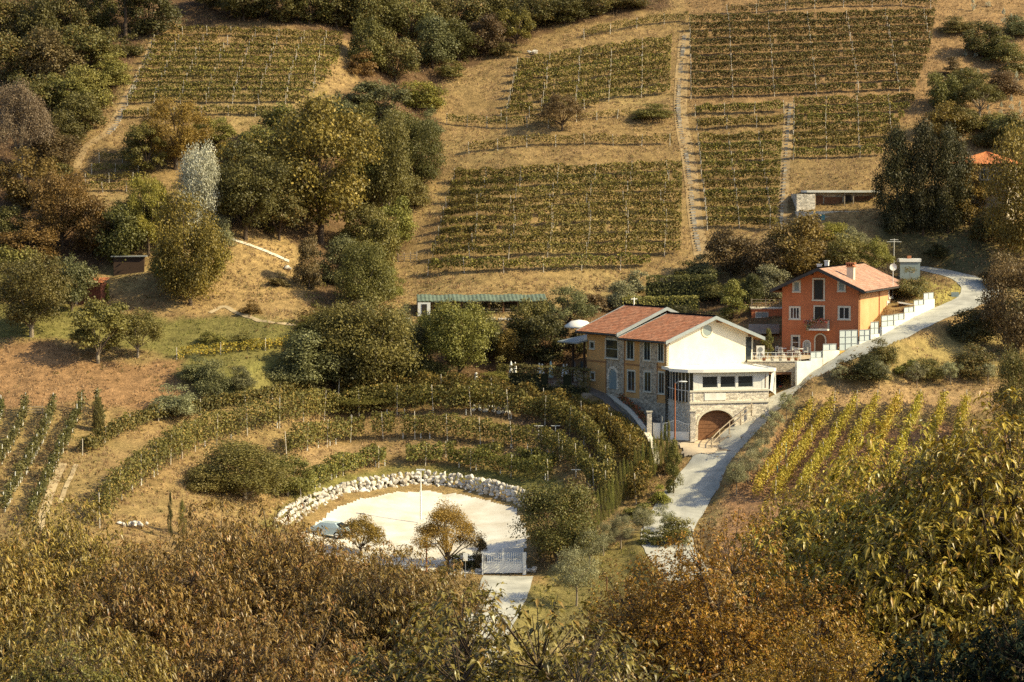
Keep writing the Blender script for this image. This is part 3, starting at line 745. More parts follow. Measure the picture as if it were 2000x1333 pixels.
for i, (a, b) in enumerate((((1588,800),(1476,978)),((1629,798),(1511,978)),((1673,797),(1560,975)),((1713,796),(1620,965)),((1755,795),(1680,960)),((1798,795),(1735,950)),((1845,795),(1795,940)),((1889,795),(1850,930)))):
    line = [(a[0] + (b[0] - a[0]) * t, a[1] + (b[1] - a[1]) * t) for t in (0, .33, .66, 1)]
    vine_row(line, ('yellow vine row nearest the concrete road' if i == 0 else f'{ORD[i]} yellow vine row counted from the concrete road'), GR, **RB)
vine_row([(345,702),(420,693),(500,684),(560,680),(610,675)], 'yellow green vine row on the green shelf below the meadow', 'vine rows on the green shelf', h=1.2, th=.6, per=90, pal='yel', leaf=.22, post=5, low=.1)

# ---- trees -----------------------------------------------------------
FW = 'forest trees on the upper left slope'; FC = 'forest trees along the wooded crest'
T = tree
T(18,98,115,100,'round','forest','dark tree in the very top left corner',FW)
T(78,112,125,85,'tall','dark','slim dark tree second from the top left corner',FW)
T(132,85,110,95,'round','forest','dark rounded tree at the top, third from the left corner',FW)
T(185,66,100,85,'round','dark','dark tree at the top edge left of the bare pine trunk',FW)
T(292,72,110,120,'round','deep','broad dark tree overhanging the upper end of the dirt track',FW)
T(245,84,240,110,'pine','forest','tall pine with a bare trunk beside the top of the track',FW)
T(35,168,110,110,'round','forest','wide brownish green tree on the left edge below the corner tree',FW)
T(98,172,110,110,'round','brown','brownish round tree in the middle of the left forest',FW)
T(155,150,105,115,'spread','forest','broad tree left of the lime bushes in the forest',FW)
T(195,130,85,85,'round','olive','olive green tree below the bare pine trunk',FW)
T(62,240,100,115,'round','forest','dense tree above the bare grey tree at the left edge',FW)
T(128,232,95,105,'spread','olive','flat topped olive tree midway down the left forest',FW)
T(165,212,95,95,'shrub','moss','bright mossy thicket beside the dirt track',FW)
T(218,168,75,75,'shrub','moss','small mossy thicket close against the upper dirt track',FW)
T(252,108,48,48,'shrub','dark','small dark bush at the foot of the pine trunk',FW)
T(155,262,85,95,'round','dark','dark tree standing over the lower end of the dirt track',FW)
T(122,292,80,85,'round','dark','dark tree right of the bare grey tree',FW)
T(40,345,200,130,'fan','bare','bare grey brown tree with upright twigs at the left edge',FW)
T(100,335,80,95,'round','brown','brown tree in front of the bare grey tree',FW)
T(112,352,60,60,'shrub','forest','dark bush at the bottom of the dirt track',FW)
T(55,410,120,125,'round','rust','rusty brown tree low on the left edge',FW)
T(120,485,155,130,'spread','rust','large rust coloured tree above the red shed',FW)
T(20,490,90,100,'round','dark','dark tree in the shade below the rusty left trees',FW)
for a in ((478,40,85,105,'round','dark','dark tree overhanging the top left vineyard, first of four'),(548,46,85,95,'round','forest','tree overhanging the top left vineyard, second of four'),(604,48,80,85,'round','forest','tree overhanging the top left vineyard, third of four'),(655,54,92,95,'round','dark','dark tree overhanging the right end of the top left vineyard'),
  (410,18,60,80,'round','deep','small dark tree in the shaded gap at the top'),(708,70,110,95,'round','forest','tree at the crest directly above the right vineyard corner'),(720,138,112,85,'tall','olive','tall olive green tree right of the upper left vineyard'),(748,74,95,95,'round','dark','dark rounded tree on the crest top, left of the middle'),
  (800,84,100,95,'round','forest','broad forest tree at the top centre of the crest'),(852,80,95,85,'tall','olive','slim olive green tree at the top centre'),(772,158,95,85,'round','forest','tree just above the yellow walnut bush'),(845,132,95,95,'round','grey','grey green tree right of the yellow walnut bush'),
  (895,120,85,85,'round','dark','dark tree above the pale rock on the crest'),(902,64,85,95,'round','forest','forest tree at the top edge left of the yellow leaved crest tree'),(960,54,75,85,'round','dark','dark tree behind the yellow leaved crest tree'),(945,108,80,85,'round','brown','brownish tree on the crest slope below the dark ones'),
  (1008,92,78,75,'sparse','yellow','sparse yellow leaved tree standing on the wooded crest'),(1042,54,65,95,'round','forest','tree right of the yellow leaved crest tree'),(1100,48,60,90,'round','dark','dark tree near the right end of the crest'),(1165,32,50,85,'round','forest','second last forest tree at the right end of the crest'),(1225,16,40,80,'shrub','forest','last low forest bush at the right end of the crest'),
  (705,150,60,60,'shrub','rust','reddish bush at the right end of the upper left vineyard'),(985,22,60,85,'round','deep','deep green tree at the top edge above the yellow crest tree'),(1080,12,50,90,'round','deep','deep green tree at the top edge near the crest end'),(880,150,42,60,'shrub','olive','low bush at the lower edge of the crest wood'),(990,108,36,60,'shrub','forest','low dark bush beside the pale rock')):
    T(*a, FC)
T(822,212,78,85,'dome','yellow','round yellow walnut bush under the crest forest')
T(1097,256,78,85,'fan','brown','lone brown bushy tree in the middle of the dry vineyard bank')
e = T(1273,233,38,78,'dome','olive','clipped rounded bush on the bank left of the stone stairs')
# gully and spur
T(655,290,115,95,'round','grey','grey green tree behind the big chestnut')
T(745,250,95,125,'spread','grey','flat grey green tree at the head of the gully')
T(752,430,215,110,'tall','olive','tall olive green tree in the gully right of the chestnut')
T(825,370,140,85,'round','dark','dark tree on the gully edge beside the dry path')
T(842,270,70,50,'shrub','grey','grey shrub at the top of the dry gully path')
T(800,405,80,80,'shrub','olive','olive bush hanging over the dry gully path')
T(628,475,275,225,'spread','yellow','huge chestnut with yellow green leaves on the central slope',level='L')
T(480,470,190,150,'spread','dark','dark shaded chestnut left of the huge yellow one')  # shaded left part of the big chestnut, its shade put into dark leaves
T(555,300,95,110,'round','olive','olive tree crown just above the huge chestnut')
T(742,545,125,85,'tall','moss','upright mossy tree below the tall gully tree')
T(708,610,140,110,'round','olive','round olive tree at the lower end of the gully')
T(604,565,100,62,'column','brown','narrow brownish bush beside the pale meadow')
T(640,655,78,110,'dome','rust','rusty orange bush below the meadow')
T(608,660,50,70,'shrub','moss','small mossy bush left of the rusty bush')
T(490,612,32,38,'shrub','rust','small reddish bush alone on the pale meadow')
T(545,560,28,44,'shrub','brown','dark scrubby bush on the right side of the meadow')
T(388,486,214,80,'tall','silver','silvery white poplar standing out between the golden trees')
T(340,330,140,150,'sparse','gold','feathery golden tree below the upper left vineyard')
T(285,345,105,100,'sparse','moss','feathery moss green tree left of the golden one')
T(290,500,175,85,'sparse','lime','slim lime yellow tree with a pale thin trunk')
T(228,520,125,100,'round','dark','dark green tree above the shed clearing')
T(180,500,110,90,'round','rust','rusty tree between the dark one and the forest')
T(370,595,215,140,'round','yellow','large yellow leaved tree at the edge of the meadow',level='L')
T(320,470,90,80,'round','olive','olive tree under the feathery golden tree')
T(440,370,90,80,'sparse','gold','golden tree right of the silvery poplar')
T(430,480,70,50,'shrub','sage','pale grey shrub at the start of the stone track')
for a in ((690,300,110,95,'round','olive','olive tree behind the right shoulder of the huge chestnut'),(705,400,130,95,'round','moss','mossy tree pressed against the right side of the huge chestnut'),(790,330,110,90,'tall','forest','forest tree between the tall gully tree and the dry path'),
  (700,500,110,90,'round','olive','olive tree under the tall gully tree'),(770,490,100,80,'round','moss','mossy bush tree at the edge of the dry path'),(665,560,95,85,'round','grey','grey green tree above the rusty bush'),(735,600,90,80,'round','olive','olive bush tree low in the gully'),(762,585,70,60,'shrub','moss','mossy shrub beside the short wooden fence'),
  (455,425,120,100,'round','deep','deep shaded tree at the left of the chestnuts'),(545,470,110,110,'spread','forest','dark tree below the chestnut branches'),(580,330,120,120,'round','moss','mossy crown rising left above the huge chestnut'),(500,330,90,100,'round','olive','olive crown above the dark shaded chestnut'),(420,300,80,90,'sparse','moss','thin mossy tree right of the feathery golden tree'),
  (330,560,90,70,'round','moss','mossy tree left of the large yellow one'),(250,470,90,80,'round','forest','forest tree left of the slim lime yellow tree'),(410,560,110,80,'round','yellow','yellow leaved side tree touching the large yellow one'),(60,520,90,110,'round','rust','low rusty tree over the left fruit trees')): T(*a)
# left meadow
T(62,658,170,150,'spread','olive','spreading fruit tree with a visible trunk on the left bank')
T(20,585,115,130,'round','olive','round olive tree behind the spreading fruit tree')
T(140,610,120,90,'round','grey','dense grey green tree left of the red shed')
T(192,708,120,130,'spread','olive','larger of two low fruit trees above the brown slope')
T(270,698,100,105,'fan','olive','smaller vase shaped fruit tree beside the larger low one')
T(380,742,60,70,'shrub','grey','grey bush at the left of the shrub row on the shelf')
T(416,770,78,66,'dome','grey','middle round grey bush of the shrub row on the shelf')
T(470,760,62,52,'dome','grey','right round grey bush of the shrub row on the shelf')
T(340,812,66,90,'shrub','sage','pale leafy shrub beside the low vine row')
T(420,672,35,60,'shrub','moss','small scrub on the green shelf')
T(472,672,30,50,'shrub','olive','low scrub on the green shelf near the meadow')
T(190,842,75,26,'shrub','olive','narrow leafy bush at the top of the dirt track')
T(243,818,18,14,'shrub','lime','tiny yellow sapling on the bare brown slope')
# trees of the garden behind the terraces
T(600,760,110,130,'round','grey','round dark bush left of the layered garden trees')
T(722,772,190,180,'round','olive','widest layered garden tree left of the round one')
T(660,768,110,110,'round','deep','dark low tree before the widest layered garden tree')
T(896,745,165,140,'spread','moss','big round garden tree in front of the pergola')
T(820,735,95,60,'column','grey','slender grey tree between the two garden trees')
T(996,712,65,62,'round','amber','small orange leaved tree beside the patio')
T(1062,712,105,95,'round','deep','dark tree shading the patio hedge')
T(1108,650,95,110,'fan','grey','grey green feathery tree behind the yellow house')
T(1165,612,60,60,'shrub','brown','brown bush beside the grey feathery tree')
T(1215,600,62,62,'shrub','sage','pale shrub just above the tiled roof')
T(1240,575,55,60,'shrub','sage','pale shrub on the bank above the long hedge')
T(968,752,30,70,'dome','moss','low clipped mound of green beside the patio wall')
T(930,778,42,90,'dome','lime','yellow green clipped mound above the outer vine row')
T(985,742,55,45,'shrub','olive','small bush behind the patio umbrellas')
T(700,785,30,150,'dome','olive','low clipped bush under the layered garden tree')
T(830,782,40,70,'shrub','moss','mossy bush under the round garden tree')
T(700,645,60,60,'shrub','brown','brown bush at the foot of the gully trees')
T(775,665,70,70,'shrub','brown','brownish shrub left of the pergola')
T(1130,690,60,60,'shrub','deep','dark bush beside the porch of the yellow house')
for a in ((560,750,75,90,'shrub','grey','grey thicket at the left end of the garden trees'),(645,735,140,110,'round','olive','olive tree between the round bush and the layered tree'),(782,745,150,70,'tall','grey','grey green tree right of the widest layered tree'),(850,765,70,90,'shrub','deep','dark thicket under the big round garden tree'),(755,790,45,110,'shrub','olive','olive thicket above the outer curved vine row'),
  (945,700,95,80,'round','deep','deep green tree right of the big round garden tree'),(1030,672,95,75,'round','olive','olive tree behind the small orange leaved one'),(690,700,120,100,'round','grey','grey tree behind the widest layered tree'),(845,660,70,70,'shrub','moss','mossy bush before the left half of the pergola')): T(*a)
# behind the houses
T(1428,540,95,95,'round','brown','brown tree at the foot of the stone stairs')
T(1490,560,95,85,'round','brown','brown tree right of the stair foot tree')
T(1560,545,125,130,'round','rust','reddish brown tree above the orange house')
T(1640,540,85,90,'round','olive','olive tree directly behind the orange roof')
T(1510,580,75,80,'dome','sage','round pale green bush behind the orange house terrace')
T(1375,545,60,70,'shrub','grey','grey bush left of the stair foot')
T(1340,560,60,60,'shrub','olive','olive bush at the bottom right of the middle vineyard')
T(1710,545,85,75,'fan','moss','upright bamboo like clump behind the satellite dish')
T(1665,500,60,70,'fan','sage','wispy pale bush in front of the stone hut terrace')
T(1625,468,46,62,'shrub','lime','lime bush below the stone hut')
T(1780,580,62,62,'shrub','forest','dark shrub right of the orange house')
T(1745,455,38,44,'shrub','deep','small dark shrub under the big conifers')
for i, (a, l) in enumerate((((1752,458,200,92), 'left conifer of the tall dark trio'), ((1803,460,215,88), 'middle conifer of the tall dark trio'), ((1852,455,200,88), 'right conifer of the tall dark trio, with a pale trunk'))):
    T(*a, 'column', 'conifer', l, 'tall dark conifers beside the hut', level='L')
T(2008,520,265,170,'round','amber','large amber leaved tree filling the right edge',level='L')
T(1985,700,215,130,'round','brown','brownish tree on the right edge above the hairpin')
T(1960,640,90,110,'shrub','deep','dark leafy bush overhanging the road bend')
T(1900,665,75,95,'shrub','deep','dark bush beside the upper road')
T(1985,880,200,90,'round','forest','dark tree on the right edge beside the yellow vines')
T(1920,115,75,80,'round','dark','dark round tree right of the top vineyard')
T(1843,215,82,75,'round','olive','olive tree at the right end of the top vineyard')
T(1915,228,85,95,'fan','olive','vase shaped olive tree on the right terraces')
T(1845,272,72,85,'round','amber','amber tree above the dark conifers')
T(1935,286,55,80,'shrub','forest','dark thicket above the orange roof')
T(1970,300,80,80,'round','forest','forest tree at the right edge above the amber one')
T(1985,150,60,60,'shrub','forest','thicket at the upper right edge')
for i, (u, v, h) in enumerate(((1888,112,24),(1905,114,24),(1920,112,26),(1938,112,24),(1960,48,30),(1975,60,30),(1878,158,22),(1895,158,22),(1910,158,22),(1968,146,26),(1985,172,30),(1930,232,26),(1955,226,26),(1975,216,28),(1992,225,26),(1900,22,24),(1930,14,24))):
    T(u, v, h, 13, 'cypress', 'silver', ['silvery sapling under the dark tree on the right terraces','silvery sapling on the topmost right terrace','silvery sapling on the middle right terrace','silvery sapling on the lower right terrace'][0 if i < 4 else 1 if i in (4,5,15,16) else 2 if i < 11 else 3],
      ['saplings under the dark tree','saplings on the topmost right terrace','saplings on the middle right terrace','saplings on the lower right terrace'][0 if i < 4 else 1 if i in (4,5,15,16) else 2 if i < 11 else 3])
for a in ((1870,65,40,70,'shrub','forest','low bush at the top right terrace edge'),(1960,120,60,90,'shrub','forest','wide bush right of the dark round tree'),(1885,170,50,70,'shrub','olive','olive bush on the right terraces between saplings'),(1960,185,55,80,'shrub','brown','brown bush on the middle right terrace'),(1880,262,60,80,'round','olive','olive tree left of the forest tree at the right edge'),
  (1990,70,60,70,'shrub','grey','grey bush at the right edge near the top'),(1950,260,60,80,'shrub','moss','mossy bush above the hidden house'),(1860,150,40,50,'shrub','brown','brown scrub at the right end of the top vineyard'),(1955,290,70,60,'round','olive','olive tree just above the orange roof'),(1995,400,150,90,'round','olive','olive tree behind the large amber one'),
  (1893,440,118,84,'round','amber','amber tree between the conifers and the edge tree'),(1935,470,80,90,'shrub','forest','dark bush on the shaded slope above the hairpin'),(1830,500,30,60,'shrub','deep','low dark bush on the shaded slope'),(1960,560,80,100,'shrub','brown','brown bush at the outside of the hairpin bend')): T(*a)
# right bank
for i, (u, v, h, w) in enumerate(((1640,752,40,40),(1717,760,58,44),(1791,758,52,46),(1856,752,48,46),(1930,752,44,46))):
    T(u, v, h, w, 'olive', 'sage', f'{ORD[i]} pale olive shrub from the left on the brown bank', 'olive shrubs on the brown bank')
T(1691,742,60,90,'shrub','deep','dark broad bush behind the second olive shrub of the bank')
T(1722,712,62,62,'shrub','forest','pointed dark bush against the end of the white wall')
T(1652,735,34,50,'shrub','rust','low reddish bush in front of the white wall')
T(1810,738,52,70,'shrub','olive','olive coloured bush in the middle of the dry bank')
T(1898,735,78,90,'shrub','forest','large dark bush at the right of the dry bank')
T(1770,730,40,50,'shrub','moss','mossy low bush between the olive shrubs')
for i, (u, v, h, w) in enumerate(((1536,822,58,46),(1508,856,58,44),(1494,886,58,44),(1480,918,62,46),(1462,942,66,48),(1438,968,70,52))):
    T(u, v, h, w, 'olive', 'sage', f'{ORD[i]} small olive tree down the bank right of the road', 'olive trees lining the road bank')
for (u, v, h, w, l) in ((1125,1184,118,88,'largest silvery olive tree in front of the lot, with a thick trunk'),(1150,1110,82,76,'silvery olive tree behind the largest one'),(1213,1072,72,52,'thin olive tree on the slope below the cypresses'),(1180,1085,66,46,'thin olive tree left of the slope stake'),(1256,1050,62,50,'olive tree high on the slope near the cypresses'),(1298,1040,54,46,'olive tree beside the lower road bend')):
    T(u, v, h, w, 'olive', 'sage', l, 'olive trees on the slope below the cypresses')
T(1316,965,100,36,'column','moss','leafy hedge bush at the road edge by the lamp post')
T(1306,925,55,34,'shrub','rust','reddish bush at the foot of the red lamp post')
T(1290,985,50,40,'shrub','lime','yellow green bush below the roadside hedge')
T(1245,1010,40,60,'shrub','moss','mossy scrub under the cypress row')
T(1322,1066,64,74,'shrub','olive','bush at the lower end of the visible road')
T(1268,1062,40,44,'shrub','moss','mossy bush left of the lower road end')
for i in range(22):
    t = i / 21
    u = 1152 + (1306 - 1152) * t; v = 1052 - (1052 - 905) * t ** .92
    T(u, v + RNG.uniform(-4, 4), 74 + 18 * (RNG.random() - .3), 15, 'cypress', 'cypress', 'slender young cypress in the row climbing beside the road', 'young cypresses in a row beside the road')
# around the car park
T(872,1112,135,130,'fan','gold','golden vase shaped tree inside the car park gate')
T(705,1085,85,95,'fan','gold','golden tree among the dark leaves on the left of the car park')
T(1088,1104,172,150,'round','forest','dense dark tree right of the car park gate',level='L')
T(1120,1060,130,80,'round','brown','brown tree behind the dense dark one')
T(480,975,118,170,'round','olive','broad leafy walnut left of the boulder wall',level='L')
T(562,968,85,100,'round','olive','smaller leafy walnut beside the boulder wall')
T(400,960,70,80,'shrub','olive','olive thicket left of the broad walnut')
T(333,1052,88,16,'cypress','deep','slender dark cypress alone left of the car park')
T(356,1045,66,26,'cypress','cypress','young green cypress beside the slender dark one')
T(905,1112,38,60,'shrub','deep','dark bush at the foot of the golden gate tree')
T(938,1112,62,34,'column','brown','clipped brownish bush at the left gate post')
T(930,1192,60,48,'shrub','brown','dry bush beside the lower car park road')
T(870,1122,32,44,'shrub','forest','low bush left of the gate sign')
# ------------------------------------------------------------------ near trees with drooping lance leaves
def lance(B, dirv, nrm, Ln, wd, droop):
    n = len(B); d = unit(dirv); s = unit(np.cross(d, nrm)); nn = np.cross(s, d)
    L = Ln[:, None]; W = wd[:, None] * L; droop = np.asarray(droop)[:, None]
    g = np.array((0, 0, -1.0))
    mid = B + d * L * .45 + g * L * droop * .12
    tip = B + d * L * .92 + g * L * droop * .5
    l = mid + s * W + nn * W * .35; r = mid - s * W + nn * W * .35
    V = np.stack([B, l, r, mid, tip], 1).reshape(-1, 3)
    o = np.arange(n)[:, None] * 5
    F = np.concatenate([o + np.array(q) for q in ((0, 2, 3), (0, 3, 1), (3, 2, 4), (3, 4, 1))], 0)
    return V, F
_fg = {}
def fg_proto(key, pal, wm, hm, nsh, leaf, nl=9, lumps=24, up=.45, droop=1.0, wd=.16, shoot=.30):
    if key in _fg: return _fg[key]
    a, b = wm / 2, hm / 2
    lc = unit(RNG.normal(0, 1, (lumps, 3))); lc[:, 2] = np.abs(lc[:, 2]) * 1.0 - .25; lc = unit(lc)
    q = RNG.uniform(.45, .88, (lumps, 1))
    lc = lc * q * np.array((a, a, b)); lr = RNG.uniform(.11, .21, lumps) * wm
    ci = RNG.choice(lumps, nsh, p=lr ** 2 / (lr ** 2).sum())
    d = unit(RNG.normal(0, 1, (nsh, 3)) + np.array((0, 0, .25)))
    S = lc[ci] + d * (lr[ci] * np.where(RNG.random(nsh) < .8, RNG.uniform(.78, 1.08, nsh), RNG.uniform(.3, .8, nsh)))[:, None]
    ax = unit(d + np.array((0, 0, up)) + RNG.normal(0, .35, (nsh, 3)))
    n = nsh * nl; k = np.repeat(np.arange(nsh), nl)
    axk = ax[k]
    t = RNG.uniform(0, 1, n)
    rad = unit(np.cross(axk, RNG.normal(0, 1, (n, 3))))
    B = S[k] + axk * (t * shoot)[:, None]
    dv = axk * .45 + rad * .9 + np.array((0, 0, -.35)) * droop
    nr = unit(np.array((0, 0, 1.0)) + RNG.normal(0, .35, (n, 3)))
    Ln = leaf * RNG.uniform(.65, 1.25, n)
    V, F = lance(B, dv, nr, Ln, RNG.uniform(.8, 1.25, n) * wd, RNG.uniform(.5, 1.5, n) * droop)
    sc = RNG.random(nsh); c = tint(n, PAL[pal], np.clip(sc[k] * .6 + .4 * RNG.random(n), 0, 1), .25, 5)
    crown = np_mesh('crown', V, F, M['matte_leaf' if key == 'teal' else 'gloss_leaf'], c)
    tb = MB()
    tb.path([(0, 0, -b * 1.6), (.1, 0, -b * .8), (0, 0, -b * .1)], wm * .035, wm * .022, 9)
    for i in range(lumps):
        p = lc[i]; tb.path([(0, 0, -b * .5), tuple(p * .45 + np.array((0, 0, -b * .1))), tuple(p)], wm * .012, .02, 6)
    for i in RNG.choice(nsh, min(nsh, 700), replace=False):
        tb.tube(lc[ci[i]] * .9, S[i] + ax[i] * shoot, .016, .006, 3, cap=False)
    _fg[key] = (crown, tb.mesh('trunk', M['bark']), b); return _fg[key]
def fg_tree(key, u, vtop, D, label, scale=1.0, rz=0.0, group=None):
    crown, trunk, b = _fg[key]
    top = P(u, vtop, D); c = top - np.array((0, 0, b * 1.2 * scale)); gz = H(c[0], c[1])[0]
    e = thing('broadleaf_tree', label, 'tree', (c[0], c[1], gz), rz, group)
    dz = c[2] - gz
    o = link('crown', crown, e, (0, 0, dz)); o.scale = (scale,) * 3
    low = -b * 1.6 * scale + dz
    t = link('trunk', trunk, e, (0, 0, dz)); t.scale = (scale,) * 3
    if low > 0:
        tb = MB(); tb.path([(0, 0, -.4), (.12, .05, low * .5), (0, 0, low + .3)], .30 * scale, .24 * scale, 10)
        tb.build('lower_trunk', M['bark'], e)
    return e
fg_proto('brown', 'fg_brown', 7.6, 8.0, 4600, .175, 9, 56, .35, 1.15, .15, .30)
fg_proto('brown2', 'fg_brown', 7.0, 7.6, 4200, .175, 9, 52, .35, 1.15, .15, .30)
fg_proto('gold', 'fg_gold', 7.4, 8.0, 5600, .12, 9, 52, .3, .7, .24, .34)
fg_proto('lime', 'fg_lime', 8.4, 9.0, 4000, .225, 9, 54, .4, .95, .17, .34)
fg_proto('green', 'fg_green', 5.0, 4.4, 1300, .155, 9, 30, .5, .9, .22, .26)
fg_proto('teal', 'fg_shade', 3.6, 4.2, 1100, .15, 9, 18, .4, .9, .2, .26)  # dark leaves carry the corner's shade in their colour
GB = 'brown leaved trees in the left foreground'
fg_tree('brown', 110, 962, 73, 'brown leaved foreground tree at the left edge of the photo', 1.0, .3, GB)
fg_tree('brown2', -60, 960, 70, 'brown leaved foreground tree partly cut by the left edge', 1.0, 2.1, GB)
fg_tree('brown', 480, 955, 76, 'tallest brown leaved foreground tree left of the car park', 1.02, 2.6, GB)
fg_tree('brown2', 290, 985, 69, 'lower brown foreground tree between the two taller ones on the left', .95, 4.4, GB)
fg_tree('brown2', 655, 985, 73, 'brown foreground tree directly below the white car park', .92, .9, GB)
fg_tree('brown', 775, 1050, 70, 'brown foreground tree left of the car park road', .80, 3.6, GB)
fg_tree('brown2', 520, 1120, 62, 'low brown foreground tree at the bottom left of centre', 1.0, 5.1, GB)
fg_tree('brown', 130, 1150, 60, 'low brown foreground tree in the bottom left corner', .95, 1.4, GB)
GG = 'bright leaved tree tops at the bottom edge'
fg_tree('green', 850, 1165, 36, 'light green tree top at the bottom centre left of the road', .95, .4, GG)
fg_tree('green', 1040, 1190, 34, 'light green tree top at the bottom centre under the road', .95, 2.2, GG)
fg_tree('green', 1210, 1235, 33, 'light green tree top at the bottom just left of the orange tree', .8, 4.0, GG)
fg_tree('green', 120, 1262, 32, 'small bright green shoot at the bottom left corner', .35, 1.0, GG)
fg_tree('gold', 1445, 965, 53, 'large orange leaved foreground tree in the lower right', .76, .5)
fg_tree('gold', 1290, 1045, 56, 'orange brown foreground tree left of the largest orange one', .62, 3.0)
fg_tree('gold', 1590, 1150, 47, 'low orange foreground tree right of the largest orange one', .62, 4.6)
fg_tree('lime', 1800, 815, 57, 'tall yellow green foreground tree in front of the yellow vines', .92, .2)
fg_tree('lime', 1965, 750, 55, 'tall yellow green foreground tree at the right edge', .98, 2.5)
fg_tree('lime', 1650, 880, 62, 'yellow green foreground tree between orange tree and right edge', .66, 4.0)
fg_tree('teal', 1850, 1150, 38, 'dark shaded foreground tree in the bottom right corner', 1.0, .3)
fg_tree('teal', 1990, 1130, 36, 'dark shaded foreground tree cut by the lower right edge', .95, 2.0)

# ------------------------------------------------------------------ grass, stones, steps
def tufts(n, name, pal, hgt, label, test):
    u = RNG.uniform(-150, 2150, n * 3); k = None
    x = RNG.uniform(-80, 90, n * 4); y = RNG.uniform(205, 385, n * 4)
    z = H(x, y); uu, vv = project(x, y, z)
    ok = (uu > -60) & (uu < 2060) & (vv > -40) & (vv < 1200) & test(uu, vv, x, y)
    for poly, hw in ((road_p, 2.8), (drive_p, 3.4), (lotroad_p, 2.6)):
        dm = np.full(len(x), 1e9)
        for q in poly[::2]: dm = np.minimum(dm, (x - q[0]) ** 2 + (y - q[1]) ** 2)
        ok &= dm > hw * hw
    ok &= ~inpoly(uu, vv, [(560,1050),(600,1010),(660,980),(720,950),(830,940),(930,948),(1020,975),(1045,1030),(1045,1140),(860,1140),(700,1110)])
    ok &= ~inpoly(uu, vv, [(1318,900),(1318,860),(1345,848),(1445,848),(1400,900)])
    idx = np.where(ok)[0][:n]; n = len(idx)
    B = np.stack([x[idx], y[idx], z[idx] - .03], 1)
    Vs, Cs = [], []
    for j in range(4):
        a = RNG.uniform(0, 6.28, n); w = RNG.uniform(.03, .07, n); hh = hgt * RNG.uniform(.4, 1.3, n)
        ln = RNG.uniform(-.5, .5, (n, 2)) * hh[:, None]
        o = RNG.normal(0, .10, (n, 2))
        p = B.copy(); p[:, :2] += o
        dx = np.stack([np.cos(a) * w, np.sin(a) * w, np.zeros(n)], 1)
        t = p + np.concatenate([ln, hh[:, None]], 1)
        Vs.append(np.stack([p - dx, p + dx, t], 1)); Cs.append(tint(n, pal, None, .3, 3))
    V = np.concatenate(Vs).reshape(-1, 3); F = np.arange(len(V)).reshape(-1, 3)
    o = link(name, np_mesh(name, V, F, M['vine'], np.concatenate(Cs)))
    o['kind'] = 'stuff'; o['label'] = label; o['category'] = 'grass'
GREENS = [[(320,620),(560,620),(640,650),(620,770),(400,765),(340,720),(290,690),(100,660),(-200,660),(-200,590),(120,590),(180,610)],[(580,960),(700,915),(850,908),(1090,930),(1130,990),(1010,960),(820,925),(680,945),(500,1040)],[(1040,1140),(1140,1090),(1300,1020),(1330,1060),(1250,1200),(1000,1300),(950,1250)]]
def isgreen(u, v, x, y):
    r = np.zeros(len(u), bool)
    for p in GREENS: r |= inpoly(u, v, p)
    return r
tufts(60000, 'dry_grass', ((.30,.20,.095),(.42,.30,.145),(.17,.11,.055)), .30, 'dry straw coloured grass covering the vineyard slopes', lambda u, v, x, y: ~isgreen(u, v, x, y) & (vnoise(x / 3, y / 3, 8) > .3))
tufts(12000, 'green_grass', ((.12,.12,.03),(.22,.20,.05),(.30,.24,.09)), .28, 'green grass on the shelf and the banks round the car park', isgreen)

def undergrowth(n, polys, name, label, pals):
    x = RNG.uniform(-80, 95, n * 9); y = RNG.uniform(262, 400, n * 9); z = H(x, y); uu, vv = project(x, y, z); ok = np.zeros(len(x), bool)
    for p in polys: ok |= inpoly(uu, vv, p)
    ok &= (uu > -40) & (uu < 2040) & (vv > -40) & (vnoise(x / 4, y / 4, 21) > .22)
    i = np.where(ok)[0][:n]; n = len(i); m = 46
    B = np.repeat(np.stack([x[i], y[i], z[i]], 1), m, 0); rr = np.repeat(RNG.uniform(.5, 1.2, n), m); d = unit(RNG.normal(0, 1, (n * m, 3))); d[:, 2] = np.abs(d[:, 2])
    C = B + d * (rr * RNG.uniform(.6, 1.1, n * m))[:, None] * np.array((1, 1, .9))
    V, F = leaf_cards(C, d + np.array((0, 0, .3)), .24, .7, .7)
    t = np.repeat(RNG.random(n), m * 4)[:, None]; a = tint(n * m, PAL[pals[0]]); b = tint(n * m, PAL[pals[1]])
    o = link(name, np_mesh(name, V, F, M['leaf'], a * (t < .6) + b * (t >= .6))); o['kind'] = 'stuff'; o['label'] = label; o['category'] = 'undergrowth'
undergrowth(620, [[(-60,-60),(270,-60),(270,70),(225,180),(140,270),(120,330),(60,480),(-60,500)], [(330,-60),(1280,-60),(1080,48),(1000,92),(870,140),(760,130),(690,60),(480,28)]], 'forest_undergrowth', 'mixed bushes filling the floor of the upper forest', ('forest', 'rust'))
undergrowth(260, [[(690,190),(850,230),(850,330),(790,440),(750,560),(690,640),(600,620),(600,540),(700,420)], [(150,440),(350,440),(320,520),(190,520)]], 'gully_undergrowth', 'bushes and brambles filling the gully on the slope', ('olive', 'moss'))
undergrowth(120, [[(1380,470),(1700,460),(1700,520),(1500,600),(1370,560)], [(560,700),(1000,660),(1000,740),(900,760),(640,770)]], 'garden_undergrowth', 'low bushes between the garden trees and behind the houses', ('olive', 'brown'))

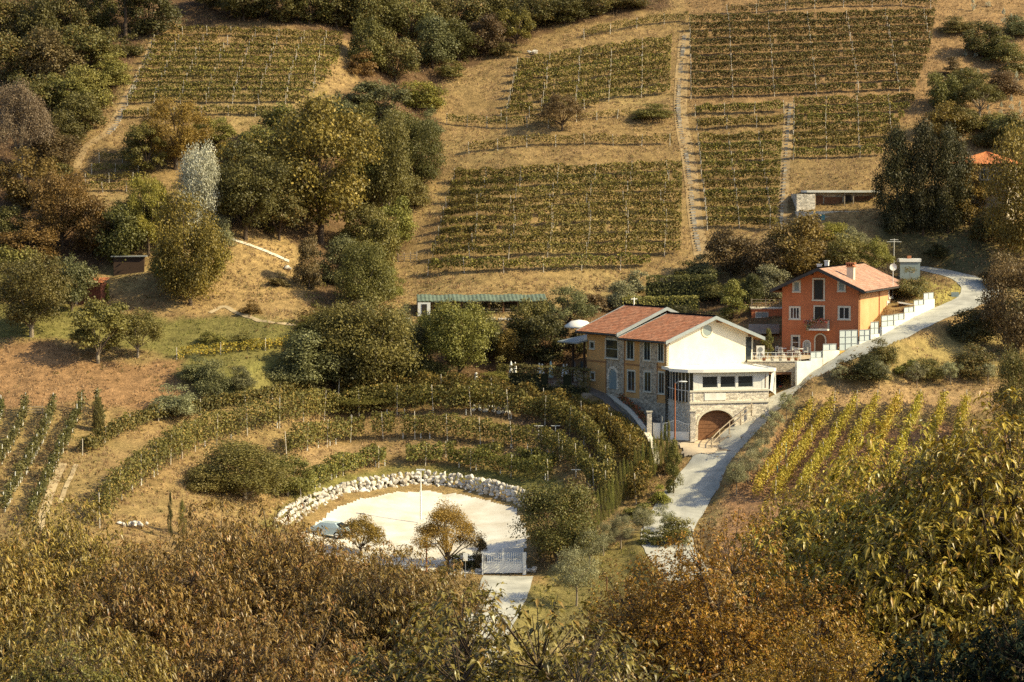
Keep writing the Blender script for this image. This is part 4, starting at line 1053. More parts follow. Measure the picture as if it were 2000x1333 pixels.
def weeds(n, name, label):
    x = RNG.uniform(-80, 95, n * 4); y = RNG.uniform(208, 392, n * 4); z = H(x, y); uu, vv = project(x, y, z)
    ok = (uu > -40) & (uu < 2040) & (vv > -40) & (vv < 1150) & (vnoise(x / 6, y / 6, 61) > .42) & (vnoise(x / 1.7, y / 1.7, 71) > .4)
    for poly, hw in ((road_p, 3.0), (drive_p, 3.6), (lotroad_p, 2.8)):
        dm = np.full(len(x), 1e9)
        for q in poly[::2]: dm = np.minimum(dm, (x - q[0]) ** 2 + (y - q[1]) ** 2)
        ok &= dm > hw * hw
    ok &= ~inpoly(uu, vv, [(560,1050),(600,1010),(660,980),(720,950),(830,940),(930,948),(1020,975),(1045,1030),(1045,1140),(860,1140),(700,1110)]) & ~inpoly(uu, vv, [(1318,900),(1318,860),(1345,848),(1445,848),(1400,900)])
    i = np.where(ok)[0][:n]; n = len(i); m = 16
    B = np.repeat(np.stack([x[i], y[i], z[i]], 1), m, 0); rr = np.repeat(RNG.uniform(.12, .42, n) ** 1.0, m); d = unit(RNG.normal(0, 1, (n * m, 3))); d[:, 2] = np.abs(d[:, 2])
    V, F = leaf_cards(B + d * (rr * RNG.uniform(.5, 1.1, n * m))[:, None], d + np.array((0, 0, .3)), .17, .8, .5)
    t = np.repeat(RNG.random(n), m * 4)[:, None]; a = tint(n * m, ((.13,.11,.035),(.22,.18,.06))); b = tint(n * m, ((.20,.125,.05),(.30,.20,.085)))
    o = link(name, np_mesh(name, V, F, M['vine'], a * (t < .5) + b * (t >= .5))); o['kind'] = 'stuff'; o['label'] = label; o['category'] = 'weeds'
weeds(6500, 'weeds', 'low weeds and dry scrub dotted over the slopes')
# boulder wall round the car park
def rock_geo(nsub=2):
    bm = bmesh.new(); bmesh.ops.create_icosphere(bm, subdivisions=nsub, radius=1)
    v = np.array([x.co[:] for x in bm.verts]); f = np.array([[q.index for q in p.verts] for p in bm.faces]); bm.free(); return v, f
RV, RF = rock_geo(2)
def rocks(name, cs, rs, label, cat, mname='rock', origin=None):
    Vs, Fs = [], []
    for c, r in zip(cs, rs):
        A = RNG.normal(0, 1, (3, 3)); q, _ = np.linalg.qr(A)
        v = RV * (1 + .22 * np.sin(RV @ RNG.normal(0, 2.2, 3) + RNG.uniform(0, 6))[:, None])
        for k in range(10):                                   # flat chipped faces
            nrm = unit(RNG.normal(0, 1, 3)); d = v @ nrm; lim = RNG.uniform(.50, .72)
            v = v - np.maximum(d - lim, 0)[:, None] * nrm
        v = (v * np.array((1.15, .95, .8))) @ q.T * r + c
        Fs.append(RF + sum(len(a) for a in Vs)); Vs.append(v)
    o0 = np.asarray(cs[0]) if origin is None else origin
    o = link(name, np_mesh(name, np.concatenate(Vs) - o0, np.concatenate(Fs), M[mname], None, False), None, o0)
    return tag(o, label, cat)
wl = smooth_poly(np.array([np.append(P(u, v, lotD(u, v))[:2], 0) for u, v in ((572,1052),(590,1030),(612,1012),(660,986),(705,970),(765,959),(830,954),(900,961),(960,974),(1012,989),(1040,1010))]), .3)
tgw = np.gradient(wl[:, :2], axis=0); tgw /= np.linalg.norm(tgw, axis=1)[:, None]; nw = np.stack([-tgw[:, 1], tgw[:, 0]], 1)
cs, rs = [], []
Lw = np.linalg.norm(np.diff(wl[:, :2], axis=0), axis=1).sum()
for layer in range(5):
    x = 0
    while x < Lw:
        r = RNG.uniform(.20, .44); t = x / Lw * (len(wl) - 1); i = int(t)
        back = .05 + layer * .16 + .30 * layer * float(1 - sstep(.12, .45, t / len(wl))); p = wl[i, :2] + nw[i] * back
        zb = zat(1122, 222) + .13 * (wl[i, 1] - 222)
        zt = zb + .06 + layer * .36 + RNG.normal(0, .05)
        cs.append((p[0], p[1], zt)); rs.append(r); x += r * 1.5
rocks('boulder_wall', cs, rs, 'curved dry stone wall of white boulders round the car park', 'wall')
def pile(name, u, v, n, spread, r, label):
    g = G(u, v); cs = [g + np.array((RNG.normal(0, spread), RNG.normal(0, spread * .4), r * .5 + RNG.random() * r)) for _ in range(n)]
    rocks(name, cs, [r * RNG.uniform(.6, 1.2) for _ in range(n)], label, 'rocks')
pile('stone_border', 868, 1124, 12, .9, .18, 'white stones edging the bed left of the gate sign')
pile('rock_pile', 1030, 1120, 10, .5, .28, 'white boulders at the right gate post')
pile('rock_pile', 942, 1120, 6, .3, .24, 'white boulders at the left gate post')
pile('rock_pile', 262, 1030, 12, .8, .3, 'white boulders at the lower end of the long vine row')
pile('rock', 1040, 108, 4, .9, .45, 'pale rock outcrop on the crest beside the vineyard')
pile('rock', 566, 530, 2, .3, .4, 'dark rock lying on the pale meadow')
g0 = [G(u, v) for u, v in ((925,803),(950,804),(975,807),(995,809))]
cs = [];
for a in np.linspace(0, 1, 18):
    q = smooth_poly(np.array(g0), .5); p = q[int(a * (len(q) - 1))]; cs += [p + np.array((RNG.normal(0, .1), RNG.normal(0, .15), .15)), p + np.array((RNG.normal(0, .1), .25, .5))]
rocks('stone_border', cs, RNG.uniform(.2, .34, len(cs)), 'low white stone bank between the two outer curved vine rows', 'stones')

def stairs(name, px, label, w=.9, step=.55, m='step'):
    p = smooth_poly(np.array([G(*q) for q in px]), step); b = MB(); o = p[0]
    for i, q in enumerate(p):
        a = RNG.normal(0, .12); ww = w * RNG.uniform(.7, 1.1) / 2; d = step * .30
        b.add([(q[0]-o[0]+x*math.cos(a)-y*math.sin(a), q[1]-o[1]+x*math.sin(a)+y*math.cos(a), q[2]-o[2]+z) for z in (-.2, RNG.uniform(.06,.16)) for x, y in ((-ww,-d),(ww,-d),(ww,d),(-ww,d))],
              [(0,3,2,1),(4,5,6,7),(0,1,5,4),(1,2,6,5),(2,3,7,6),(3,0,4,7)])
    tag(b.build(name, M[m], None, o), label, 'stairs')
stairs('stone_stairs', [(1366,490),(1358,450),(1352,400),(1347,350),(1340,300),(1329,250),(1325,200),(1330,130),(1337,72)], 'long flight of pale stone steps between the hillside vineyards', .62, .70)
stairs('stone_stairs', [(212,262),(228,240),(240,215),(252,190),(268,160),(283,130),(297,100)], 'flight of stone steps beside the upper left vineyard', .8, .6)
stairs('stone_stairs', [(1524,448),(1528,400),(1532,350),(1535,300),(1539,250),(1543,205)], 'narrower flight of stone steps between the two lower right vineyard plots', .45, .9)
struct(sheet('path', smooth_poly(np.array([G(*q) for q in ((1370,500),(1362,450),(1355,400),(1350,350),(1343,300),(1333,250),(1329,200),(1333,130),(1339,66))])), .95, M['hilltrack'], .04, 5))
struct(sheet('path', smooth_poly(np.array([G(*q) for q in ((1524,452),(1528,400),(1532,350),(1535,300),(1539,250),(1543,200))])), .7, M['hilltrack'], .04, 4))
struct(sheet('path', smooth_poly(np.array([G(*q) for q in ((150,330),(165,290),(205,262),(235,215),(258,170),(280,130),(296,90),(305,60))])), .55, M['hilltrack'], .05, 4))
struct(sheet('path', smooth_poly(np.array([G(*q) for q in ((436,462),(470,474),(520,492),(565,512))])), .28, M['trim'], .09, 3))
struct(sheet('path', smooth_poly(np.array([G(*q) for q in ((75,1038),(92,985),(108,940),(124,905))])), .42, M['track'], .06, 4))
struct(sheet('path', smooth_poly(np.array([G(*q) for q in ((118,985),(132,945),(140,930),(149,908))])), .22, M['track'], .06, 4))
struct(sheet('path', smooth_poly(np.array([G(*q) for q in ((600,640),(540,632),(480,618),(440,600),(410,612))])), .30, M['track'], .05, 4))
# ------------------------------------------------------------------ buildings
def onwall(u, v, o, dx):
    a, b = ray(u, v)
    s = (a * o[1] - o[0]) / (dx[0] - a * dx[1]); D = o[1] + s * dx[1]
    return s, CAMZ + b * D
def frame2(o, rz):
    c, s = math.cos(rz), math.sin(rz)
    return lambda x, y, z=0: np.array([o[0] + c * x - s * y, o[1] + s * x + c * y, o[2] + z])
class House:
    def __init__(self, name, label, cat, o, rz):
        self.o = np.asarray(o, float); self.rz = rz; self.e = thing(name, label, cat, o, rz)
        self.w = frame2(self.o, rz)
    def px(self, lo, ldx, u, v):
        """photo point -> distance along a wall (local start lo, local direction ldx) and local height"""
        c, s = math.cos(self.rz), math.sin(self.rz)
        wo = self.w(lo[0], lo[1]); wd = (c * ldx[0] - s * ldx[1], s * ldx[0] + c * ldx[1])
        q, z = onwall(u, v, wo, wd); return q, z - self.o[2]
def window(parent, lo, dx, s0, s1, z0, z1, trim='trim', frame='gframe', glass='glass', tw=.14, bars=1, cross=0, sill=True, name='window'):
    b = MB(); o = (lo[0], lo[1], 0)
    if tw:
        b.obox(o, dx, s0 - tw, s0, 0, .075, z0, z1, 0); b.obox(o, dx, s1, s1 + tw, 0, .075, z0, z1, 0)
        b.obox(o, dx, s0 - tw, s1 + tw, 0, .08, z1, z1 + tw, 0)
        b.obox(o, dx, s0 - tw - .04, s1 + tw + .04, 0, .13, z0 - tw, z0, 0)
    f = .07
    b.obox(o, dx, s0, s0 + f, 0, .045, z0, z1, 1); b.obox(o, dx, s1 - f, s1, 0, .045, z0, z1, 1)
    b.obox(o, dx, s0 + f, s1 - f, 0, .045, z0, z0 + f, 1); b.obox(o, dx, s0 + f, s1 - f, 0, .045, z1 - f, z1, 1)
    for i in range(bars):
        m_ = s0 + (s1 - s0) * (i + 1) / (bars + 1); b.obox(o, dx, m_ - .035, m_ + .035, 0, .042, z0 + f, z1 - f, 1)
    for i in range(cross):
        m_ = z0 + (z1 - z0) * (i + 1) / (cross + 1); b.obox(o, dx, s0 + f, s1 - f, 0, .040, m_ - .03, m_ + .03, 1)
    w = b.build(name, [M[trim], M[frame]], parent)
    g = MB(); g.obox(o, dx, s0 + f * .5, s1 - f * .5, .004, .02, z0 + f * .5, z1 - f * .5, 0); g.build('pane', M[glass], w)
    return w
def arch_window(parent, lo, dx, s0, s1, z0, z1, trim='trim', glass='glass', name='door', tw=.14, fill=None, lattice=None):
    n = 14; r = (s1 - s0) / 2; cx = (s0 + s1) / 2; zs = z1 - r
    prof = [(s0, z0), (s0, zs)] + [(cx - r * math.cos(math.pi * i / n), zs + r * math.sin(math.pi * i / n)) for i in range(1, n)] + [(s1, zs), (s1, z0)]
    nrm = (dx[1], -dx[0])
    pt = lambda s, z, d: (lo[0] + dx[0] * s + nrm[0] * d, lo[1] + dx[1] * s + nrm[1] * d, z)
    b = MB()
    for i in range(len(prof) - 1):
        (a0, b0), (a1, b1) = prof[i], prof[i + 1]
        def out(a, c):
            if c <= zs: return (a + (tw if a > cx else -tw), c)
            l = math.hypot(a - cx, c - zs); return (cx + (a - cx) * (l + tw) / l, zs + (c - zs) * (l + tw) / l)
        c0, c1 = out(a0, b0), out(a1, b1)
        b.quad(pt(a0, b0, .08), pt(a1, b1, .08), pt(*c1, .08), pt(*c0, .08))
        b.quad(pt(*c0, .08), pt(*c1, .08), pt(*c1, 0), pt(*c0, 0)); b.quad(pt(a0, b0, .08), pt(a0, b0, 0), pt(a1, b1, 0), pt(a1, b1, .08))
    if lattice:
        k = .16; m_ = z0
        for i in range(-8, 12):
            for sg in (1, -1):
                p0 = pt(s0 + i * k * 1.0, z0, .05) if sg > 0 else pt(s1 - i * k, z0, .05)
                for t in np.arange(0, z1 - z0, .05):
                    sx = (s0 + i * k + t) if sg > 0 else (s1 - i * k - t)
                    if s0 < sx < s1 and (z0 + t < zs or math.hypot(sx - cx, z0 + t - zs) < r):
                        b.obox((lo[0], lo[1], 0), dx, sx - .025, sx + .025, .02, .05, z0 + t, z0 + t + .05)
    w = b.build(name, [M[trim]], parent)
    g = MB(); g.add([pt(a, c, .015) for a, c in prof], [tuple(range(len(prof)))]); g.build('leaf_panel' if fill else 'pane', M[fill or glass], w)
    return w
def tile_roof(name, A, B, C, D, parent, m, per=.24, course=.38, amp=.03, sub=4):
    """A-B along the eave, D-C along the ridge"""
    A, B, C, D = [np.asarray(q, float) for q in (A, B, C, D)]
    n = unit(np.cross(B - A, D - A)); 
    if n[2] < 0: n = -n
    L = np.linalg.norm(B - A); S = np.linalg.norm(D - A); nu = int(L / per) * sub; nv = max(2, int(S / course))
    us = np.linspace(0, 1, nu + 1); V = []; cc = []
    for j in range(nv):
        for e in (0, 1):
            t = (j + e) / nv; row = (A + (D - A) * t)[None] * (1 - us[:, None]) + (B + (C - B) * t)[None] * us[:, None]
            ph = np.abs(np.sin(np.pi * us * L / per)) * amp + (.022 if e == 0 else .0) + .05
            V.append(row + n * ph[:, None])
            tile = (us * L / per).astype(int); h = _hash(tile, np.full_like(tile, j * 2), 5); h2 = _hash(tile, np.full_like(tile, j), 9)
            bb = .72 + .5 * h; cc.append(np.stack([bb, bb * (.92 + .2 * h2), bb * (.9 + .35 * h2)], 1))
    V = np.concatenate(V); cc = np.concatenate(cc); nn = nu + 1
    F = []
    for j in range(2 * nv - 1):
        a = np.arange(nu) + j * nn; F.append(np.stack([a, a + 1, a + nn + 1, a + nn], 1))
    return link(name, np_mesh(name, V, np.concatenate(F), m, cc, False), parent)
def gable_roof(h, x0, x1, y0, y1, ze, zr, ox, oyf, oyb, tile, verge, soffit, gutter='dzinc', name='roof'):
    """ridge along y; ox = side overhang"""
    xm = (x0 + x1) / 2; sl = (zr - ze) / (xm - x0); za = ze - ox * sl
    b = MB(); Y0, Y1 = y0 - oyf, y1 + oyb; th = .10
    for sgn, xe in ((-1, x0 - ox), (1, x1 + ox)):
        vs = [(xe, Y0, za), (xm, Y0, zr), (xm, Y1, zr), (xe, Y1, za)]
        top = [(p[0], p[1], p[2] + th) for p in vs]
        b.add(vs, [(0, 1, 2, 3) if sgn < 0 else (3, 2, 1, 0)], 0)
        b.add(top, [(3, 2, 1, 0) if sgn < 0 else (0, 1, 2, 3)], 0)
    rf = b.build(name, [M[soffit]], h.e)
    tile_roof('tiles', (x0 - ox, Y1, za + th), (x0 - ox, Y0, za + th), (xm, Y0, zr + th), (xm, Y1, zr + th), rf, M[tile])
    tile_roof('tiles', (x1 + ox, Y0, za + th), (x1 + ox, Y1, za + th), (xm, Y1, zr + th), (xm, Y0, zr + th), rf, M[tile])
    v = MB()
    for Yv in (Y0 - .02, Y1 + .02):
        for xe in (x0 - ox, x1 + ox):
            p = [(xe, za - .14), (xm, zr - .14), (xm, zr + .24), (xe, za + .24)]
            v.add([(q[0], Yv - .05, q[1]) for q in p] + [(q[0], Yv + .05, q[1]) for q in p],
                  [(0,1,2,3),(7,6,5,4),(0,4,5,1),(1,5,6,2),(2,6,7,3),(3,7,4,0)])
    v.build('verge', M[verge], rf)
    g = MB()
    for xe in (x0 - ox - .08, x1 + ox + .08): g.tube((xe, Y0, za + .02), (xe, Y1, za + .02), .09, None, 8)
    g.build('gutter', M[gutter], rf)
    rt = MB()
    for y in np.arange(Y0, Y1, .4): rt.tube((xm, y, zr + .20), (xm, y + .38, zr + .18), .14, .12, 6)
    rt.build('ridge_tiles', M['tile'] if tile == 'tile' else M[tile], rf)
    raf = MB()
    for y in np.arange(Y0 + .4, Y1, .8):
        raf.box(x0 - ox + .1, x0 + .02, y - .05, y + .05, za - .14, za - .01); raf.box(x1 - .02, x1 + ox - .1, y - .05, y + .05, za - .14, za - .01)
    for xx, zz in ((x0 + .6, ze + .6 * sl), (xm - .9, zr - .9 * sl), (xm + .9, zr - .9 * sl), (x1 - .6, ze + .6 * sl), (xm, zr)):
        raf.box(xx - .08, xx + .08, Y0 + .08, y0 + .02, zz - .22, zz - .02)
    raf.build('rafters', M['wood'], rf)
    return rf

# ---- the yellow house -------------------------------------------------
Yz = 0.9
c0 = P(1301, 832, 260); YH = House('yellow_house', 'yellow and stone house with two tiled roofs and a white gable', 'house', (c0[0], 260, Yz), R(33))
YW, YL, YB = 11.9, 15.0, 7.8
HE, HR = 9.75, 11.95
FR = ((0, 0), (1, 0)); LF = ((0, YL), (0, -1))            # front wall; left wall read from its far end
def yl(u, v): s, z = YH.px(LF[0], LF[1], u, v); return s, z
w = MB()
w.add([(0,0,-2),(YW,0,-2),(YW,0,HE),(YW/2,0,HR),(0,0,HE)], [(0,1,2,3,4)], 0)                         # gable
w.add([(YW,0,-2),(YW,YL,-2),(YW,YL,HE),(YW,0,HE)], [(0,1,2,3)], 1)
w.add([(0,YL,-2),(0,YL,HE),(YW/2,YL,HR+.4),(YW,YL,HE),(YW,YL,-2)], [(0,1,2,3,4)], 1)
sB0 = YL - 11.2; sB1 = YL - 7.8; sP0 = YL - 4.9; sP1 = YL - 1.7                                       # stone bay and stone pier
def seg(s0, s1, z0, z1, mi): w.obox((0, YL, 0), (0, -1), s0, s1, -.3, 0, z0, z1, mi)
_, z_course = yl(1240, 713); _, z_base = yl(1240, 778)
for s0, s1, z0, z1, mi in ((0, sB0, 3.0, HE, 2), (0, sB0, -2, 3.0, 3), (sB0, sB1, -2, HE, 3), (sB1, sP0, z_base, HE, 2), (sB1, sP0, -2, z_base, 3),
                           (sP0, sP1, -2, HE, 3), (sP1, YL, z_base - .2, HE, 2), (sP1, YL, -2, z_base - .2, 3)): seg(s0, s1, z0, z1, mi)
w.build('wall', [M['cream'], M['peach'], M['ochre'], M['stone']], YH.e)
t = MB()
for s0, s1 in ((.15, sB0), (sB1, sP0), (sP1, YL)): t.obox((0, YL, 0), (0, -1), s0, s1, .003, .06, z_course - .1, z_course + .08)
for s in (sB1 + .02, sP1 + .02, sB0 - .12): t.obox((0, YL, 0), (0, -1), s, s + .12, .003, .05, 3.2, HE - .1)
t.build('string_course', mat('brown_band', (0.33,0.17,0.075), None, 2), YH.e)
def lwin(u, v0, v1, wd, **k):
    s, z1 = yl(u, v0); _, z0 = yl(u, v1)
    return window(YH.e, LF[0], LF[1], s - wd / 2, s + wd / 2, z0, z1, **k)
lwin(1231.5, 665, 702, 1.25); lwin(1264.5, 666, 704, 1.15); lwin(1291, 667, 706, .95)
lwin(1233.5, 725, 764, 1.3); lwin(1265.5, 727, 765, 1.2); lwin(1292.5, 728, 769, 1.0)
lwin(1195.5, 664, 700, 2.3, bars=0, cross=1); lwin(1157, 668, 681, .75, bars=0); lwin(1158, 728, 742, .7, bars=0)
s, z1 = yl(1197.5, 721); _, z0 = yl(1197.5, 760)
arch_window(YH.e, LF[0], LF[1], s - .75, s + .75, z0, z1, trim='pstone', glass='bglass', name='arched_door', tw=.3)
b = MB()                                                    # round gable window
s, zc = YH.px(*FR, 1380.5, 645.5); r = .62
ring = [(s + math.cos(a) * q, -d, zc + math.sin(a) * q) for (q, d) in ((r, .09), (r + .16, .09), (r + .16, 0), (r, .0)) for a in np.linspace(0, 2 * math.pi, 28, endpoint=False)]
fs = [(k * 28 + i, k * 28 + (i + 1) % 28, ((k + 1) % 4) * 28 + (i + 1) % 28, ((k + 1) % 4) * 28 + i) for k in range(4) for i in range(28)]
b.add(ring, fs); ow = b.build('round_window', M['trim'], YH.e)
g = MB(); g.add([(s + math.cos(a) * (r + .02), -.03, zc + math.sin(a) * (r + .02)) for a in np.linspace(0, 2 * math.pi, 28, endpoint=False)], [tuple(range(28))]); g.build('pane', M['bglass'], ow)
gable_roof(YH, 0, YW, 0, YB, HE, HR, .85, 1.0, 0, 'tile', 'zinc', 'owood')
gable_roof(YH, 0, YW, YB + .15, YL, HE + .45, HR + .62, .95, .0, .8, 'tile', 'zinc', 'owood')
b = MB(); b.tube((-.12, -.1, -1), (-.12, -.1, HE - .4), .06, None, 6); b.tube((YW + .1, -.12, 4), (YW + .1, -.12, HE - .4), .06, None, 6); b.build('downpipe', M['dzinc'], YH.e)
b = MB()                                                    # tall dark opening at the right end of the gable
s, z1 = YH.px(*FR, 1466, 655)
b.obox((0, 0, 0), (1, 0), YW - 1.0, YW - .25, .004, .05, z1 - 3.2, z1 - .2); b.build('tall_window', M['glass'], YH.e)
b = MB()                                                    # porch at the far end
b.box(-.2, 5, YL + 2.6, YL + 2.85, 1.5, 5.6, 1); b.box(-.2, .05, YL, YL + 2.6, 1.5, 5.4, 1)
for y in (YL + .15, YL + 2.4): b.box(-.3, -.08, y, y + .2, 1.5, 8.7, 0)
b.add([(-1.6,YL-.2,8.55),(5,YL-.2,9.6),(5,YL+3.6,9.6),(-1.6,YL+3.6,8.55),(-1.6,YL-.2,8.7),(5,YL-.2,9.75),(5,YL+3.6,9.75),(-1.6,YL+3.6,8.7)], [(0,3,2,1),(4,5,6,7),(0,1,5,4),(1,2,6,5),(2,3,7,6),(3,0,4,7)], 2)
for z in (5.6, 6.6): b.box(-.25, -.12, YL + .3, YL + 2.4, z, z + .06, 0)
po = b.build('porch', [M['dwood'], M['stone'], M['zinc']], YH.e)
g = MB(); g.box(-.2, -.17, YL + .35, YL + 2.4, 5.4, 6.5); g.build('glass_screen', M['glass'], po)
b = MB(); b.box(5.8,5.9,YL-1,YL-.9,HR+.4,HR+1.7); b.box(5.4,6.3,YL-.98,YL-.92,HR+1.5,HR+1.56); b.build('aerial', M['wmetal'], YH.e)

# ---- veranda wing ------------------------------------------------------
A0 = P(1348, 853, 254); AZ = zat(853, 254); ang = R(13)
VE = House('veranda_wing', 'white glazed veranda on stone arched garage in front of the gable', 'veranda', (A0[0], 254, AZ), ang)
s_end, _ = VE.px((0, 0), (1, 0), 1501, 800); VWd = s_end
_, z_sill = VE.px((0, 0), (1, 0), 1348, 765); _, z_corn = VE.px((0, 0), (1, 0), 1348, 787); _, z_top = VE.px((0, 0), (1, 0), 1348, 727)
inv = lambda p: (lambda d: (d[0] * math.cos(-ang) - d[1] * math.sin(-ang), d[0] * math.sin(-ang) + d[1] * math.cos(-ang)))((p[0] - A0[0], p[1] - 254))
hl = inv(YH.w(.15, -.12)); hr_ = inv(YH.w(YW - .3, -.12))
a0, zt = VE.px((0, 0), (1, 0), 1363.5, 802); a1, zs = VE.px((0, 0), (1, 0), 1435, 829)
w = MB(); n = 16; cx = (a0 + a1) / 2; rx = (a1 - a0) / 2; dep = .7
pr = [(cx - rx * math.cos(math.pi * i / n), zs + (zt - zs) * math.sin(math.pi * i / n)) for i in range(n + 1)]
for i in range(n):
    w.quad((pr[i][0], 0, pr[i][1]), (pr[i+1][0], 0, pr[i+1][1]), (pr[i+1][0], 0, z_corn), (pr[i][0], 0, z_corn))
    w.quad((pr[i][0], 0, pr[i][1]), (pr[i][0], dep, pr[i][1]), (pr[i+1][0], dep, pr[i+1][1]), (pr[i+1][0], 0, pr[i+1][1]))
w.quad((0,0,-2), (a0,0,-2), (a0,0,z_corn), (0,0,z_corn)); w.quad((a1,0,-2), (VWd,0,-2), (VWd,0,z_corn), (a1,0,z_corn))
w.quad((a0,0,-2), (a0,dep,-2), (a0,dep,zs), (a0,0,zs)); w.quad((a1,0,-2), (a1,0,zs), (a1,dep,zs), (a1,dep,-2))
w.quad((0,0,z_corn), (VWd,0,z_corn), (VWd,0,z_sill), (0,0,z_sill))
w.quad((VWd,0,-2), (VWd,9,-2), (VWd,9,z_sill), (VWd,0,z_sill)); w.quad((0,0,-2), (0,0,z_sill), (hl[0], hl[1], z_sill), (hl[0], hl[1], -2))
w.add([(0,0,z_sill),(VWd,0,z_sill),(VWd,9,z_sill),(hr_[0],hr_[1],z_sill),(hl[0],hl[1],z_sill)], [(0,1,2,3,4)])
w.build('wall', [M['pstone']], VE.e)
g = MB(); g.box(a0 - .05, a1 + .05, dep - .02, dep + .05, -1, zt + .05)
for z in np.arange(.35, zt, .42): g.box(a0, a1, dep - .045, dep - .022, z, z + .37)
g.build('garage_door', M['wood'], VE.e)
t = MB(); t.box(-.12, VWd + .1, -.14, -.003, z_corn - .1, z_corn + .1); t.box(-.1, VWd + .08, -.12, -.003, z_sill - .08, z_sill + .1)
t.box(VWd + .003, VWd + .12, -.12, 8, z_corn - .1, z_corn + .1)
for i in range(n): 
    q0, q1 = pr[i], pr[i + 1]
    e0 = (cx + (q0[0] - cx) * 1.1, zs + (q0[1] - zs) * 1.14); e1 = (cx + (q1[0] - cx) * 1.1, zs + (q1[1] - zs) * 1.14)
    t.quad((q0[0], -.05, q0[1]), (q1[0], -.05, q1[1]), (e1[0], -.05, e1[1]), (e0[0], -.05, e0[1]))
    t.quad((e0[0], -.05, e0[1]), (e1[0], -.05, e1[1]), (e1[0], 0, e1[1]), (e0[0], 0, e0[1]))
t.build('cornice', M['trim'], VE.e)
p0, _ = VE.px((0, 0), (1, 0), 1376, 775); p1, _ = VE.px((0, 0), (1, 0), 1417, 775)
b = MB(); b.box(p0, p1, -.06, -.004, z_corn + .22, z_sill - .22); b.build('blank_sign_panel', M['white'], VE.e)
# glazed band
g0s, _ = VE.px((0, 0), (1, 0), 1361, 740)
b = MB()
b.box(g0s - .35, g0s, -.02, .1, z_sill, z_top + .15, 0); b.box(VWd - .75, VWd, -.02, .1, z_sill, z_top + .15, 0)
wins = []
for ua, ub in ((1371.5, 1402), (1406.5, 1436.5), (1441, 1471)):
    q0, _ = VE.px((0, 0), (1, 0), ua, 740); q1, _ = VE.px((0, 0), (1, 0), ub, 740); wins.append((q0, q1))
_, w1 = VE.px((0, 0), (1, 0), 1420, 734.5); _, w0 = VE.px((0, 0), (1, 0), 1420, 757.5)
xs_ = [g0s] + [q for ww in wins for q in ww] + [VWd - .75]
for i in range(0, len(xs_), 2): b.box(xs_[i], xs_[i + 1], 0, .1, z_sill, z_top + .15, 0)
for q0, q1 in wins: b.box(q0, q1, 0, .1, z_sill, w0, 0); b.box(q0, q1, 0, .1, w1, z_top + .15, 0)
b.box(VWd - .42, VWd - .34, -.05, -.022, w0 - .1, w1 + .1, 1)
b.quad((VWd, 0, z_sill), (VWd, 9, z_sill), (VWd, 9, z_top + .3), (VWd, 0, z_top + .3), 0)
b.build('window_band', [M['frame'], M['wood']], VE.e)
for q0, q1 in wins:
    f = MB(); f.box(q0, q0 + .06, .03, .08, w0, w1); f.box(q1 - .06, q1, .03, .08, w0, w1); f.box(q0, q1, .03, .08, w0, w0 + .06); f.box(q0, q1, .03, .08, w1 - .06, w1)
    wi = f.build('window', M['frame'], VE.e); g = MB(); g.box(q0 + .03, q1 - .03, .05, .06, w0 + .03, w1 - .03); g.build('pane', M['glass'], wi)
# curved left side with glass
cv = [(g0s - .35, .02)]
for tt in np.linspace(0, 1, 9): 
    bx = (1 - tt) ** 2 * (g0s - .35) + 2 * tt * (1 - tt) * -1.0 + tt * tt * hl[0]; by = (1 - tt) ** 2 * 0 + 2 * tt * (1 - tt) * 1.8 + tt * tt * hl[1]; cv.append((bx, by))
b = MB(); g = MB()
for i in range(1, len(cv) - 1):
    (xa, ya), (xb, yb) = cv[i], cv[i + 1]
    b.tube((xa, ya, z_sill - 1.2), (xa, ya, z_top + .1), .07, None, 4); b.tube((xa, ya, z_sill), (xb, yb, z_sill), .05, None, 4)
    g.quad((xa, ya, z_sill - 1.2), (xb, yb, z_sill - 1.2), (xb, yb, z_top), (xa, ya, z_top))
cw = b.build('curved_window', M['frame'], VE.e); g.build('pane', M['glass'], cw)
# canopy
_, zc_back = YH.px(*FR, 1400, 711); zc_back += Yz - AZ
edge = [inv(YH.w(-.9, -.35))] + [(-1.4, 3.3), (-1.75, 2.0), (-1.3, .7), (-.4, -.35), (1.2, -.7), (3.0, -.8), (VWd * .6, -.8), (VWd + .35, -.7), (VWd + .9, .2), (VWd + .9, 6.5)]
back = [inv(YH.w(YW * i / 10 - .2, -.03)) for i in range(11)]
b = MB(); ze = z_top + .25
vs = []
for i in range(11):
    for k in range(6):
        q = k / 5; x = edge[i][0] + (back[i][0] - edge[i][0]) * q; y = edge[i][1] + (back[i][1] - edge[i][1]) * q
        vs.append((x, y, ze + (zc_back - ze) * (q ** .8)))
lo = [(x, y, z - .13) for x, y, z in vs]; nn = len(vs)
fs = [(i*6+k, (i+1)*6+k, (i+1)*6+k+1, i*6+k+1) for i in range(10) for k in range(5)]
b.add(vs, fs, 0, True); b.add(lo, [f[::-1] for f in fs], 0)
for i in range(10): b.quad((vs[i*6][0], vs[i*6][1], ze + .03), (vs[i*6][0], vs[i*6][1], ze - .30), (vs[(i+1)*6][0], vs[(i+1)*6][1], ze - .30), (vs[(i+1)*6][0], vs[(i+1)*6][1], ze + .03), 0)
b.build('canopy', M['canopy'], VE.e)
b = MB(); b.tube((VWd + .75, .1, z_sill - .2), (VWd + .75, .1, ze), .05, None, 6); b.add([(VWd + .1, -.1, z_sill), (VWd + 1.0, .5, z_sill - .6), (VWd + .8, .1, ze - .2), (VWd + .3, -.1, ze - .2)], [(0, 1, 2, 3)]); b.build('side_curtain', M['cloth'], VE.e)

